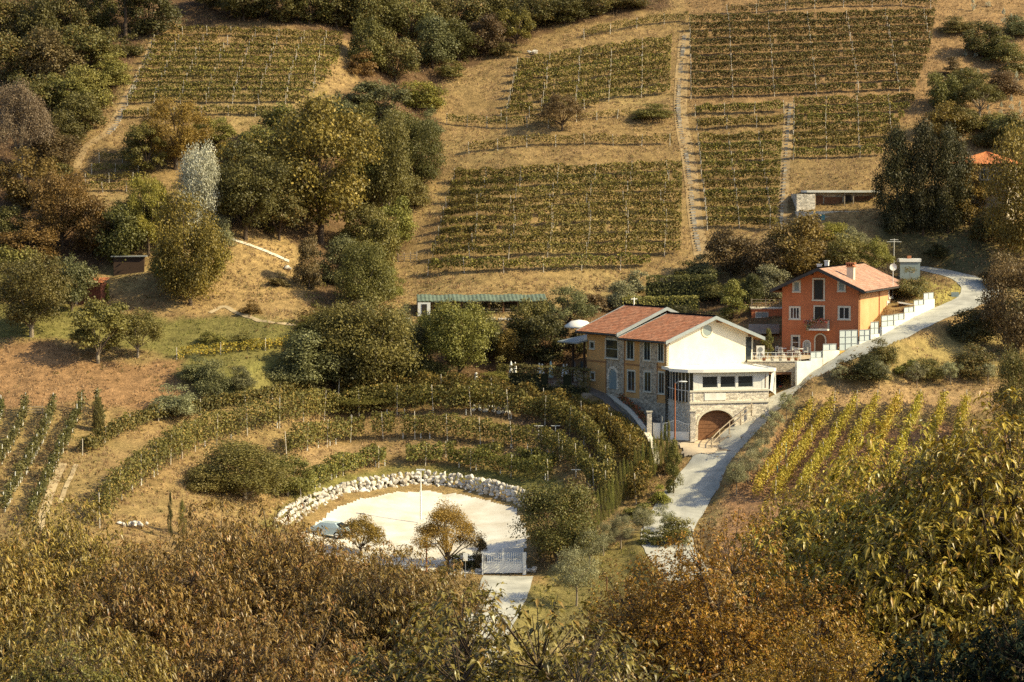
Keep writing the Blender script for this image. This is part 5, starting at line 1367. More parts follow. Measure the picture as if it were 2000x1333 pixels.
# ---- orange house --------------------------------------------------------
oz = zat(692, 275); oa = R(-22); o0 = P(1527, 692, 275)
OH = House('orange_house', 'orange three storey house with a tiled roof and flowered balcony', 'house', (o0[0], 275, oz), oa)
OW = OH.px((0, 0), (1, 0), 1677, 620)[0]; OL = 19.5; OE = OH.px((0, 0), (1, 0), 1530, 561)[1]; OR_ = OE + 2.05
w = MB()
w.add([(0,0,-3),(OW,0,-3),(OW,0,OE),(OW/2,0,OR_),(0,0,OE)], [(0,1,2,3,4)], 0); w.add([(0,OL,-3),(0,OL,OE),(OW/2,OL,OR_),(OW,OL,OE),(OW,OL,-3)], [(0,1,2,3,4)], 0)
w.quad((0,OL,-3),(0,0,-3),(0,0,OE),(0,OL,OE),0); w.quad((OW,0,-3),(OW,OL,-3),(OW,OL,OE),(OW,0,OE),1)
w.build('wall', [M['orange'], M['peach']], OH.e)
gable_roof(OH, 0, OW, 0, OL, OE, OR_, 1.0, 1.3, .8, 'tile2', 'dzinc', 'dwood')
def owin(u, v, wp, hp, **k):
    s, zc = OH.px((0, 0), (1, 0), u, v); px = 275 * K; ww = wp * px / math.cos(R(22)) * .5; hh = hp * px * .5
    return window(OH.e, (0, 0), (1, 0), s - ww, s + ww, zc - hh, zc + hh, **k)
TW = dict(tw=.15, frame='frame')
owin(1556, 560, 11, 19, bars=0, glass='bglass', **TW); owin(1599, 566, 18, 39, bars=0, glass='glass', frame='wood', tw=.17); owin(1644, 559, 11, 19, bars=0, glass='bglass', **TW)
owin(1552.5, 612, 17, 22, bars=2, **TW); owin(1600, 613, 16, 27, bars=1, frame='dwood', tw=.15); owin(1649, 612, 19, 23, bars=1, **TW); owin(1554, 669, 13, 24, bars=0, cross=1, **TW)
s, zc = OH.px((0, 0), (1, 0), 1602, 690); _, z1 = OH.px((0, 0), (1, 0), 1602, 654); arch_window(OH.e, (0, 0), (1, 0), s - .55, s + .55, zc - .2, z1, fill='wood', name='front_door', tw=.16)
s, zc = OH.px((0, 0), (1, 0), 1576, 690); _, z1 = OH.px((0, 0), (1, 0), 1576, 666); arch_window(OH.e, (0, 0), (1, 0), s - .38, s + .38, zc, z1, trim='frame', name='lattice_door', tw=.1, lattice=True)
RS = ((OW, 0), (0, 1))
for u, v, wp, hp, bars in ((1739, 571, 17, 17, 1), (1734, 602, 9, 19, 0)):
    s, zc = OH.px(*RS, u, v); px = 283 * K; ww = wp * px / math.sin(R(22)) * .32; hh = hp * px * .5
    window(OH.e, *RS, s - ww, s + ww, zc - hh, zc + hh, bars=bars, tw=.3, trim='frame', frame='wood', glass='glass')
b = MB(); s1, _ = OH.px(*RS, 1716, 600)
b.tube((OW + .1, .12, -2), (OW + .1, .12, OE - .35), .06, None, 6); b.tube((OW + .1, s1, -2), (OW + .1, s1, OE - .35), .06, None, 6); b.build('downpipe', M['rust'], OH.e)
s0, zb = OH.px((0, 0), (1, 0), 1580, 643); s1, _ = OH.px((0, 0), (1, 0), 1621, 643)
b = MB(); b.box(s0, s1, -1.1, -.003, zb - .1, zb + .08); bal = b.build('balcony', M['white'], OH.e)
b = MB()
for x in np.arange(s0 + .03, s1, .11): b.box(x - .012, x + .012, -1.07, -1.045, zb + .08, zb + 1.0)
for y in np.arange(-1.0, -.05, .11): b.box(s0 + .02, s0 + .045, y, y + .024, zb + .08, zb + 1.0); b.box(s1 - .045, s1 - .02, y, y + .024, zb + .08, zb + 1.0)
b.box(s0, s1, -1.09, -1.03, zb + 1.0, zb + 1.04); b.box(s0, s0 + .05, -1.03, 0, zb + 1.0, zb + 1.04); b.box(s1 - .05, s1, -1.03, 0, zb + 1.0, zb + 1.04)
b.build('railing', M['grey'], bal)
s, zc = OH.px((0, 0), (1, 0), 1711, 545)
b = MB(); cxx = OW * .80; czz = OR_ - (cxx - OW / 2) * (OR_ - OE) / (OW / 2)
b.box(cxx - .4, cxx + .4, 3.0, 3.8, czz - .4, czz + 1.45, 0); b.box(cxx - .5, cxx + .5, 2.9, 3.9, czz + 1.45, czz + 1.55, 1)
for k in range(4): b.box(cxx - .42 + k * .22, cxx - .34 + k * .22, 2.95, 3.85, czz + 1.55, czz + 1.8, 1)
b.box(cxx - .5, cxx + .5, 2.9, 3.9, czz + 1.8, czz + 1.95, 1); b.build('chimney', [M['trim'], M['terracotta']], OH.e)
b = MB()
for xx in (OW * .30, OW * .40):
    zz = OR_ - (OW / 2 - xx) * (OR_ - OE) / (OW / 2); b.box(xx - .22, xx + .22, 6.0, 6.45, zz - .3, zz + 1.15, 0); b.box(xx - .28, xx + .28, 5.95, 6.5, zz + 1.15, zz + 1.25, 0)
b.build('chimney', M['white'], OH.e)
# balcony flowers
def flowers(name, w0, w1, n, spread, hgt, label, pal, leafy=((.10,.12,.03),(.2,.2,.05)), cat='flowers', parent=None):
    t = RNG.random(n); C = np.asarray(w0)[None] * (1 - t[:, None]) + np.asarray(w1)[None] * t[:, None]
    o = C[0].copy(); C = C - o + RNG.normal(0, 1, (n, 3)) * np.array((spread, spread, hgt * .35)); C[:, 2] = C[:, 2] + hgt * .4
    V, F = leaf_cards(C, np.tile((0, -.3, .6), (n, 1)), .16, .9, .9)
    col = tint(n, leafy); k = np.repeat(RNG.random(n) < .5, 4); fc = np.repeat(np.array([pal[i] for i in RNG.integers(0, len(pal), n)]), 4, 0); col[k] = fc[k]
    ob = link(name, np_mesh(name, V, F, M['leaf'], col), None, o); tag(ob, label, cat); return ob
flowers('flower_boxes', OH.w(s0 - .2, -1.12, zb + .75), OH.w(s1, -1.12, zb + .95), 320, .12, .38, 'pink and orange flowers hanging over the balcony rail of the orange house', ((.65,.2,.12),(.7,.45,.3),(.6,.12,.1)))
flowers('hanging_plant', OH.w(s0 - .05, -1.15, zb - .1), OH.w(s0 + .6, -1.15, zb + .6), 120, .12, .4, 'trailing plant spilling from the left end of the balcony', ((.5,.28,.12),(.6,.5,.3)), cat='plant')

# ---- low orange annexe with roof terrace left of the orange house ----------
q = P(1468, 617, 284); b0 = zat(640, 284)
AN = House('terrace_annexe', 'low orange annexe with a railed roof terrace beside the orange house', 'annexe', (q[0], 284, b0), R(-3))
wd = 62 * 284 * K; zt_ = zat(604, 284) - b0
b = MB(); b.box(0, wd, 0, 5, -3, zt_, 0); b.box(-.1, wd, -.1, 5, zt_, zt_ + .12, 1); b.build('wall', [M['orange'], M['trim']], AN.e)
window(AN.e, (0, 0), (1, 0), .5, 1.9, zt_ - 1.0, zt_ - .4, tw=.06, glass='bglass', bars=0)
b = MB()
for x in np.arange(0, wd, 1.6): b.box(x, x + .06, -.05, .01, zt_ + .12, zt_ + 1.15)
for z in (.45, .78, 1.1): b.box(0, wd, -.04, 0, zt_ + z, zt_ + z + .045)
for y in (0, 2, 4): b.box(0, .05, y, y + .05, zt_ + .12, zt_ + 1.15)
b.build('railing', M['wfence'], AN.e)
flowers('potted_plants', AN.w(.2, .5, zt_ + .2), AN.w(wd, .5, zt_ + .5), 260, .15, .5, 'row of dry potted plants on the annexe roof terrace', ((.35,.2,.08),(.3,.16,.07)), cat='plants')
q = P(1468, 640, 279); b = MB(); L_ = 60 * 279 * K
b.box(0, L_, 0, 3.5, 0, .15, 0); 
for x in (0.1, L_ * .5, L_ - .2): b.box(x, x + .12, .1, .22, -2.8, 0, 1)
b.box(0, L_, -.05, .02, .15, 1.1, 2)
tag(b.build('carport', [M['zinc'], M['dwood'], M['grey']], None, P(1462, 652, 279)), 'dark shaded carport between the two houses', 'carport')

# ---- stone garage, its car, and the terrace above ---------------------------
q = P(1488, 770, 263); GB_ = zat(771, 263)
GA = House('stone_garage', 'stone garage dug under the terrace with an open dark bay', 'garage', (q[0], 263, GB_), R(2))
gx = lambda u, v=745: GA.px((0, 0), (1, 0), u, v)
o1 = gx(1546)[0]; o0_ = gx(1492)[0]; ge = gx(1566)[0]; zop = gx(1520, 727)[1]; zt_ = gx(1520, 707)[1]; zr_ = gx(1566, 700)[1]
b = MB()
b.box(o0_ - 1.5, o0_, 0, .5, -1, zt_, 0); b.box(o1, ge, 0, .5, -1.2, zt_, 0); b.box(o0_, o1, 0, .5, zop, zt_, 0)
b.box(o0_ - 1.5, ge, .5, 9.5, zt_ - .25, zt_, 1)
b.box(o0_ - .2, o0_, .5, 6.5, -1, zop + .3, 2); b.box(o1, o1 + .2, .5, 6.5, -1, zop + .3, 2); b.box(o0_, o1, 6.4, 6.6, -1, zop + .3, 2); b.box(o0_, o1, 0, 6.4, -.35, -.03, 3)
b.box(o0_ - 1.5, ge, -.06, .1, zt_, zt_ + .1, 1)
b.build('wall', [M['stone'], M['trim'], M['interior'], M['drive']], GA.e)
b = MB(); b.box(o0_, o1, .05, .12, zop - .28, zop); b.build('door_housing', M['wood'], GA.e)
def car_meshes(m):
    b = MB(); prof = [(-2.1,.35),(-2.15,.75),(-1.95,1.0),(-1.55,1.05),(-1.1,1.45),(.5,1.5),(1.15,1.02),(2.0,.9),(2.15,.65),(2.1,.35)]
    n = len(prof); vs = []
    for y, ins in ((-.86, 0), (.86, 0)):
        for x, z in prof:
            k = .18 if z > 1.1 else 0; vs.append((x, y * (1 - k), z))
    fs = [(i, (i + 1) % n, n + (i + 1) % n, n + i) for i in range(n)] + [tuple(range(n))[::-1], tuple(range(n, 2 * n))]
    b.add(vs, fs); return b.mesh('body', m)
def car(name, label, loc, rz, m, z=0):
    e = thing(name, label, 'car', loc, rz); body = link('body', car_meshes(m), e)
    g = MB(); g.quad((-2.0, -.62, 1.07), (-2.0, .62, 1.07), (-1.18, .56, 1.42), (-1.18, -.56, 1.42)); g.v = [(x + (-.06 if i < 2 else -.06), y, zz + .03) for i, (x, y, zz) in enumerate(g.v)]
    g.quad((1.2, -.6, 1.03), (.56, -.56, 1.48), (.56, .56, 1.48), (1.2, .6, 1.03)); 
    for s in (-1, 1): g.quad((-1.2, s * .80, 1.08), (.9, s * .82, 1.08), (.45, s * .722, 1.44), (-1.0, s * .722, 1.41))
    g.build('window', M['glass'], e)
    for x in (-1.35, 1.35):
        for s in (-1, 1):
            t_ = MB(); t_.tube((x, s * .66, .33), (x, s * .89, .33), .33, None, 16); ty = t_.build('wheel', M['tyre'], e)
            r_ = MB(); r_.tube((x, s * .885, .33), (x, s * .90, .33), .2, None, 12); r_.build('rim', M['wmetal'], ty)
    for s in (-1, 1):
        l_ = MB(); l_.box(-2.17, -2.10, s * .62 - .18, s * .62 + .18, .74, .88); l_.build('tail_light', M['redlight'], e)
    p_ = MB(); p_.box(-2.19, -2.13, -.27, .27, .5, .62); p_.build('number_plate', M['wmetal'], e)
    u_ = MB(); u_.box(-2.22, -2.10, -.84, .84, .36, .52); u_.build('bumper', M['grey'], e)
    return e
cw = GA.w((o0_ + o1) / 2 - .1, 3.4, -.02); car('parked_car', 'dark car parked tail out inside the stone garage', cw, R(92), M['carpaint'])
cp = P(640, 1050, lotD(640, 1050)); cp[2] = zat(1122, 222) + .13 * (cp[1] - 222) + .05; car('parked_car', 'pale blue car half hidden by leaves in the car park', cp, R(160), M['carblue'])
# terrace railing, pots, furniture
b = MB(); r0 = gx(1470, 705)[0]; 
for x in np.arange(o0_ - 1.4, ge, .9): b.box(x, x + .05, .15, .2, zt_ + .1, zt_ + 1.0)
for z in (.55, .97): b.box(o0_ - 1.4, ge, .155, .195, zt_ + z, zt_ + z + .04)
b.build('railing', M['wmetal'], GA.e)
pb = MB(); pb.lathe((0, 0, 0), [(.01, 0), (.15, 0), (.2, .32), (.22, .34), (.17, .35), (.0, .3)], 10); potm = pb.mesh('pot', M['terracotta']); potw = pb.mesh('pot', M['white'])
pl = RNG.normal(0, .13, (70, 3)); pl[:, 2] = np.abs(pl[:, 2]) * 1.4 + .34; Vp, Fp = leaf_cards(pl, pl, .13, .8); plm = np_mesh('pot_plant', Vp, Fp, M['leaf'], tint(70, ((.12,.13,.04),(.3,.2,.06),(.5,.15,.08))))
for i, (x, l, m_) in enumerate(((.3,'terracotta flower pot at the left end of the garage terrace',potm),(1.2,'white flower pot second from left on the garage terrace',potw),(2.1,'white flower pot third from left on the garage terrace',potw),(3.0,'terracotta flower pot in the middle of the garage terrace',potm),(3.8,'terracotta flower pot right of the middle on the garage terrace',potm))):
    e = thing('flower_pot', l, 'flower pot', GA.w(x, .6, zt_), 0, 'flower pots on the garage terrace'); link('pot', potm if m_ is potm else potw, e); link('plant', plm, e)
tc = MB(); tc.lathe((0, 0, 0), [(.02, .70), (.45, .72), (.45, .75), (0, .75)], 14); tc.tube((0, 0, 0), (0, 0, .72), .04, None, 6); tc.lathe((0, 0, 0), [(.3, 0), (.3, .03), (.02, .05)], 10); tm = tc.mesh('table', M['wmetal'])
ch = MB()
for x in (-.2, .2):
    for y in (-.2, .2): ch.tube((x, y, 0), (x, y, .45 if y < 0 else .9), .018, None, 4)
ch.box(-.23, .23, -.23, .23, .43, .47)
for z in (.6, .75, .88): ch.box(-.2, .2, .19, .22, z, z + .04)
chm = ch.mesh('chair', M['wmetal'])
ter = OH.w(0, 0, 0)
for i, (x, y) in enumerate(((.6, -1.8), (2.6, -2.0))):
    tag(link('garden_table', tm, None, OH.w(x, y, .05)), ['round white garden table at the left before the orange house','round white garden table nearer the lattice door'][i], 'table', 'garden tables')
    for k in range(3):
        a = k * 2.1 + .5; tag(link('garden_chair', chm, None, OH.w(x + math.cos(a) * .75, y + math.sin(a) * .75, .05), (0, 0, a - 1.57 + oa)), ['white metal garden chair round the left garden table','white metal garden chair round the table by the lattice door'][i], 'chair', ['chairs round the left garden table','chairs round the right garden table'][i])
pv = MB(); c_ = [OH.w(-4.0, -.02, 0), OH.w(OW - 1.5, -.02, 0), GA.w(ge - .1, 3, 0), GA.w(o0_ - 1.4, 3, 0)]
pv.add([(p[0], p[1], oz + .02) for p in c_[:2]] + [(p[0], p[1], GB_ + zt_ - .01) for p in c_[2:]], [(0, 3, 2, 1)])
struct(pv.build('terrace_paving', M['pavers']))
ac = P(1485, 697, 267); b = MB(); b.box(-.45, .45, -.2, .2, 0, 1.35, 0); b.lathe((0, 0, 0), [(0, 0)], 3)
b2 = MB(); b2.box(-.45, .45, -.2, .2, .0, 1.4); u_ = tag(b2.build('heat_pump', M['wmetal'], None, ac - np.array((0, 0, .2))), 'white heat pump cabinet between the two houses', 'heat pump')
b2 = MB()
for z in (.38, 1.0): b2.tube((0, -.2, z), (0, -.23, z), .27, None, 16)
b2.build('fan_grille', M['grey'], u_)
T(1500, 697, 52, 30, 'column', 'olive', 'clipped narrow bush beside the heat pump', at=P(1500, 697, 268))

# ---- stepped white wall with panels along the road ---------------------------
ws = np.array([P(1556, 768, 262.0)[:2], P(1600, 740, 264.0)[:2], P(1650, 715, 265.6)[:2], P(1716, 680, 267.6)[:2], P(1770, 645, 274.0)[:2], P(1832, 600, 283.0)[:2]])
wsm = smooth_poly(np.c_[ws, np.zeros(len(ws))], .2)[:, :2]
def wat(u):
    uu = 1000 + wsm[:, 0] / wsm[:, 1] / K / 1.0
    return np.array([np.interp(u, uu, wsm[:, 0]), np.interp(u, uu, wsm[:, 1])])
steps = [(1558,1585,706,None,0),(1585,1608,700,687,1),(1609,1637,685,672,1),(1637,1641,685,None,0),(1641,1678,685,645,3),(1680,1702,667,644,2),(1702,1719,653,629,2),(1724,1748,638,616,2),(1748,1768,626,613,1),(1768,1787,611,600,1),(1787,1806,597,586,1),(1806,1826,585,572,1)]
SW = thing('boundary_wall', 'white stepped boundary wall with pale panels climbing beside the road', 'wall', np.append(wat(1556), H(*wat(1556))[0]), 0)
so = np.array(SW.location); b = MB()
for u0, u1, vt, vp, nb in steps:
    p, q = wat(u0), wat(u1); D = (p[1] + q[1]) / 2; z1 = zat(vt, D); d = unit((q - p)[None])[0]; n2 = np.array((-d[1], d[0])) * .28
    z0 = min(H(*p)[0], H(*q)[0]) - .8
    yel = (u0 == 1641)
    b.prism([tuple((p - so[:2])), tuple(q - so[:2]), tuple(q + n2 - so[:2]), tuple(p + n2 - so[:2])], z0 - so[2], z1 - so[2], 1 if yel else 0)
    if vp:
        zp = zat(vp, D); f = MB(); n3 = n2 / .28
        ps, qs = p + d * .06 + n3 * .10, q - d * .06 + n3 * .10
        for k in range(nb + 1):
            za = z1 + .03 + (zp - z1 - .06) * k / nb
            f.tube((*(ps - so[:2]), za - so[2]), (*(qs - so[:2]), za - so[2]), .035, None, 4)
        for k in range(3 if nb < 3 else 4):
            c = ps + (qs - ps) * k / (2 if nb < 3 else 3); f.tube((*(c - so[:2]), z1 - so[2]), (*(c - so[:2]), zp - so[2]), .03, None, 4)
        fr = f.build('panel', M['grey'], SW)
        g = MB(); e0, e1 = ps + n3 * .03 - so[:2], qs + n3 * .03 - so[:2]
        g.quad((*e0, z1 - so[2] + .02), (*e1, z1 - so[2] + .02), (*e1, zp - so[2]), (*e0, zp - so[2])); g.build('sheet', M['panel'], fr)
b.build('plaster', [M['white'], M['yplaster']], SW)
# ---- entrance gate, retaining wall, fence, lamps ---------------------------------
def pillar(u, v, vt, D, label, w=.5, m='pstone'):
    z0, z1 = zat(v, D), zat(vt, D); p = P(u, v, D); b = MB(); h = z1 - z0
    b.box(-w/2, w/2, -w/2, w/2, -.4, h - .12, 0); b.box(-w/2 - .07, w/2 + .07, -w/2 - .07, w/2 + .07, h - .12, h, 1)
    return tag(b.build('gate_pillar', [M[m], M['trim']], None, p), label, 'pillar')
pillar(1268, 858, 803, 255.0, 'pale stone gate pillar at the left of the white driveway gate')
pillar(1353, 856, 802, 253.5, 'pale stone gate pillar against the veranda wing corner', .55)
gp0, gp1 = P(1275, 859, 255.0), P(1347, 857, 253.6)
gd = unit((gp1 - gp0)[None])[0][:2]; gl = np.linalg.norm((gp1 - gp0)[:2]); gz0 = gp0[2]
GT = thing('driveway_gate', 'white metal driveway gate with bars and a curved top', 'gate', gp0, math.atan2(gd[1], gd[0]))
hh = lambda s: 1.75 + .38 * math.exp(-((s - gl * .62) / (gl * .20)) ** 2)
b = MB(); split = gl * .24
for x0, x1 in ((0.02, split - .12), (split + .12, gl - .05)):
    b.box(x0, x1, -.03, .03, .05, .95)
    for s in np.arange(x0 + .04, x1, .125): b.box(s - .014, s + .014, -.014, .014, .95, hh(s) if x0 > .5 else 1.75)
    n = 12
    for i in range(n):
        s0, s1 = x0 + (x1 - x0) * i / n, x0 + (x1 - x0) * (i + 1) / n
        a, c = (hh(s0), hh(s1)) if x0 > .5 else (1.75, 1.75); b.tube((s0, 0, a), (s1, 0, c), .05, None, 4)
    b.box(x0, x0 + .07, -.035, .035, .05, hh(x0) if x0 > .5 else 1.75); b.box(x1 - .07, x1, -.035, .035, .05, hh(x1) if x0 > .5 else 1.75)
b.box(.02, split - .12, -.02, .02, .95, 1.72)
b.build('gate_leaf', M['wmetal'], GT)
b = MB(); b.box(split - .07, split + .07, -.07, .07, -.3, 2.5); b.build('gate_post', M['grey'], GT)
g = [(1167,757,271),(1185,768,269.5),(1203,783,265.8),(1222,798,262.5),(1238,815,259.2),(1252,834,256.2),(1266,856,253.5),(1276,882,250.5),(1279,905,248)]
rp = smooth_poly(np.array([P(u, v, D) for u, v, D in g]), .4); o = rp[0]
tgr = np.gradient(rp[:, :2], axis=0); tgr /= np.linalg.norm(tgr, axis=1)[:, None]; nr = np.stack([-tgr[:, 1], tgr[:, 0]], 1) * .45
b = MB()
for i in range(len(rp) - 1):
    q = [rp[i], rp[i + 1]]; zb = min(H(*rp[i][:2])[0], H(*(rp[i][:2] - nr[i] * 3))[0]) - 1.2
    a0_, a1_ = rp[i, :2] - o[:2], rp[i + 1, :2] - o[:2]
    b.prism([tuple(a0_), tuple(a1_), tuple(a1_ + nr[i + 1]), tuple(a0_ + nr[i])], zb - o[2], [rp[i, 2] - o[2] - .12, rp[i + 1, 2] - o[2] - .12, rp[i + 1, 2] - o[2] - .12, rp[i, 2] - o[2] - .12], 0)
    b.prism([tuple(a0_ - nr[i] * .2), tuple(a1_ - nr[i + 1] * .2), tuple(a1_ + nr[i + 1] * 1.15), tuple(a0_ + nr[i] * 1.15)], [rp[i, 2] - o[2] - .12, rp[i + 1, 2] - o[2] - .12, rp[i + 1, 2] - o[2] - .12, rp[i, 2] - o[2] - .12],
            [rp[i, 2] - o[2], rp[i + 1, 2] - o[2], rp[i + 1, 2] - o[2], rp[i, 2] - o[2]], 1)
tag(b.build('retaining_wall', [M['stone'], M['trim']], None, o), 'curved stone retaining wall with pale coping along the driveway', 'wall')
n = 900; k = RNG.integers(0, int(len(rp) * .62), n); C = np.c_[rp[k, :2] + nr[k] * 1.9, rp[k, 2] + .25] + RNG.normal(0, 1, (n, 3)) * (.18, .18, .16) - o
V, F = leaf_cards(C, np.tile((0, -.4, .6), (n, 1)), .2, .9, .9); col = tint(n, ((.10,.09,.03),(.2,.14,.05))); kk = np.repeat(RNG.random(n) < .5, 4); col[kk] = (.42, .10, .05)
tag(link('flower_hedge', np_mesh('flower_hedge', V, F, M['leaf'], col), None, o), 'low red flowering hedge along the top of the curved retaining wall', 'flowers')
# chain posts along the lower wall end
pm = post_mesh(.9, 'post', .05)
# wooden roadside fence
fp = smooth_poly(np.array([P(*q) for q in ((1390,877,250.6),(1408,858,252.2),(1427,842,253.3),(1447,826,254.2),(1468,809,255.2))]), .3)
FE = thing('wooden_fence', 'grey wooden post and rail fence climbing beside the ramp', 'fence', fp[0])
L = np.concatenate([[0], np.cumsum(np.linalg.norm(np.diff(fp, axis=0), axis=1))]); ptm = post_mesh(1.25, 'wfence', .075)
fpt = [np.array([np.interp(s, L, fp[:, j]) for j in range(3)]) for s in np.linspace(0, L[-1], 5)]
for q in fpt: link('post', ptm, FE, q - fp[0])
for hgt in (.55, 1.1):
    b = MB()
    for i in range(4): b.tube(fpt[i] - fp[0] + np.array((0, -.08, hgt)), fpt[i + 1] - fp[0] + np.array((0, -.08, hgt)), .055, None, 6)
    b.build('rail', M['wfence'], FE)
def fence(px, label, h=1.0, n=4, rails=(.35, .65, .95), m='wfence'):
    p = np.array([G(*q) for q in px]); e = thing('wooden_fence', label, 'fence', p[0]); 
    q = [p[0] + (p[-1] - p[0]) * i / (n - 1) for i in range(n)]; q = [np.array((a[0], a[1], H(a[0], a[1])[0])) for a in q]
    for a in q: link('post', post_mesh(h, m, .06), e, a - p[0])
    for hg in rails:
        b = MB()
        for i in range(n - 1): b.tube(q[i] - p[0] + np.array((0, -.06, hg)), q[i + 1] - p[0] + np.array((0, -.06, hg)), .045, None, 4)
        b.build('rail', M[m], e)
fence([(777,512),(814,509)], 'short wooden fence at the head of the gully path', 1.2)
fence([(52,812),(84,812)], 'small wooden railing between the vine rows on the left', 1.0, 2)
# lamp posts
def lamp(u, v, vt, D, label, arm=1, m='rust'):
    p = P(u, v, D) if D else G(u, v); D = p[1]; h = zat(vt, D) - p[2]
    e = thing('street_lamp', label, 'street lamp', p); b = MB(); b.tube((0, 0, -.3), (0, 0, h * .45), .10, .085, 8); b.tube((0, 0, h * .45), (0, 0, h), .075, .06, 8); b.build('pole', M[m], e)
    if arm:
        b = MB(); b.path([(0, 0, h - .05), (.25, -.02, h + .12), (.55, -.04, h + .16)], .04, .04, 6); b.build('arm', M['grey'], e)
        b = MB(); n = 10
        prof = [(.0, .03), (.12, .10), (.45, .13), (.85, .08), (.95, .0)]
        vs = []; 
        for x, w_ in prof:
            for a in np.linspace(0, 2 * math.pi, n, endpoint=False): vs.append((.35 + x, -.03 + math.cos(a) * w_ * 1.3, h + .17 + math.sin(a) * w_ * .7))
        b.add(vs, [(k * n + i, k * n + (i + 1) % n, (k + 1) * n + (i + 1) % n, (k + 1) * n + i) for k in range(4) for i in range(n)], 0, True); b.build('lamp_head', M['lamp_glass'], e)
    else:
        b = MB(); b.box(-.45, .45, -.12, .12, h, h + .12); b.build('lamp_head', M['lamp_glass'], e)
    return e
lamp(1318, 872, 749, 250.5, 'street lamp on a rust red pole before the driveway gate')
lamp(833, 1122, 1066, 222.5, 'street lamp on a rust red pole among leaves by the car park')
e = lamp(822, 1010, 919, lotD(822, 1010), 'white twin headed lamp post standing in the white car park', 0, 'wmetal')
# car park gate
q0, q1 = P(944, 1121, 222.3), P(1021, 1119, 222.3); L_ = q1[0] - q0[0]; hgt = zat(1079, 222.3) - q0[2]
CG = thing('car_park_gate', 'white double gate with upright bars closing the car park', 'gate', q0, math.atan2(q1[1] - q0[1], L_))
for i in range(2):
    b = MB(); x0, x1 = L_ * i / 2 + .04, L_ * (i + 1) / 2 - .04
    b.box(x0, x1, -.03, .03, .08, hgt * .48); b.box(x0, x0 + .06, -.035, .035, .08, hgt); b.box(x1 - .06, x1, -.035, .035, .08, hgt); b.box(x0, x1, -.03, .03, hgt * .52, hgt * .56)
    for s in np.arange(x0 + .14, x1 - .05, .20): b.box(s - .022, s + .022, -.015, .015, hgt * .48, hgt * .98)
    b.build('gate_leaf', M['wmetal'], CG)
b = MB(); b.box(L_ / 2 - .035, L_ / 2 + .035, -.04, .04, 0, hgt * 1.2); b.box(-.12, -.0, -.08, .08, -.2, hgt * 1.02); b.box(L_, L_ + .3, -.15, .15, -.2, hgt * 1.0); b.build('gate_post', M['wmetal'], CG)
sp = P(909, 1130, 220); b = MB(); h = zat(1083, 220) - sp[2]; b.tube((0, 0, -.3), (0, 0, h + .1), .03, None, 6); sg = tag(b.build('sign', M['grey'], None, sp), 'blank white sign plate on a thin post by the car park gate', 'sign')
b = MB(); b.box(-.22, .22, -.05, -.032, h - .60, h + .12); b.build('sign_plate', M['wmetal'], sg)
# ---- patio: hedge, umbrellas, wall ------------------------------------------------
def hedge(name, px_or_w, h, w, label, pal, per=320, leaf=.2, top=True, base=None, openings=()):
    p = np.array([G(*q) for q in px_or_w]) if base is None else base
    p = smooth_poly(p, .4); S = np.concatenate([[0], np.cumsum(np.linalg.norm(np.diff(p[:, :2], axis=0), axis=1))]); n = int(S[-1] * per)
    s = RNG.random(n) * S[-1]; x = np.interp(s, S, p[:, 0]); y = np.interp(s, S, p[:, 1]); zb = np.interp(s, S, p[:, 2])
    tg = np.gradient(p[:, :2], axis=0); tx = np.interp(s, S, tg[:, 0]); ty = np.interp(s, S, tg[:, 1]); l = np.hypot(tx, ty); a, c = -ty / l, tx / l
    face = RNG.integers(0, 3, n); lat = np.where(face == 2, RNG.uniform(-1, 1, n), np.where(face == 0, -1, 1)) * w / 2 + RNG.normal(0, .07, n)
    zz = np.where(face == 2, h, RNG.uniform(0, 1, n) * h) + RNG.normal(0, .08, n) + (vnoise(s / .8, s * 0) - .5) * .25
    keep = np.ones(n, bool)
    for s0, s1, z0, z1 in openings: keep &= ~((s > s0 * S[-1]) & (s < s1 * S[-1]) & (zz > z0) & (zz < z1))
    C = np.stack([x + a * lat, y + c * lat, zb + zz], 1) - p[0]; nrm = np.stack([a * lat * 3, c * lat * 3, np.where(face == 2, 1.2, .2)], 1)
    C, nrm, s2 = C[keep], nrm[keep], s[keep]
    V, F = leaf_cards(C, nrm, leaf, .6, .75)
    o = link(name, np_mesh(name, V, F, M['leaf'], tint(len(C), PAL[pal], vnoise(s2 / .7, C[:, 2] * 2))), None, p[0]); tag(o, label, 'hedge')
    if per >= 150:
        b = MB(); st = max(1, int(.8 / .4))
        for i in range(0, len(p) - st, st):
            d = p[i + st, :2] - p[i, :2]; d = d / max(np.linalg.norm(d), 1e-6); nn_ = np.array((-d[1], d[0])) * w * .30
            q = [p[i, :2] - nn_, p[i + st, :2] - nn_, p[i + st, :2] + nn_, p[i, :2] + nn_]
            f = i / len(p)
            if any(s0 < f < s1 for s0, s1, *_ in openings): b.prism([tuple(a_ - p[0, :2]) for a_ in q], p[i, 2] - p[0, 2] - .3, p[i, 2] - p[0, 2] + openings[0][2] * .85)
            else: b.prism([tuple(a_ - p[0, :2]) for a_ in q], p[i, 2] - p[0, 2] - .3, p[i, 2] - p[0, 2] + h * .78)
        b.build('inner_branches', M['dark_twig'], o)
    return o
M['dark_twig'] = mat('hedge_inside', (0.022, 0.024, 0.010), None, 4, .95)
hz = zat(774, 270.0)
hb_ = np.array([P(997, 772, 271.5), P(1040, 774, 270.6), P(1100, 776, 270.0), P(1155, 779, 270.0)])
hb_[:, 2] -= .3
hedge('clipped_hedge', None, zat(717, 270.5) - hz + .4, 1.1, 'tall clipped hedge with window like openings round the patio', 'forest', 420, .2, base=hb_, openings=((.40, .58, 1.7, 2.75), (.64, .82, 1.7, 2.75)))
b = MB(); p = P(1160, 752, 272.5); q = P(985, 757, 274.5)
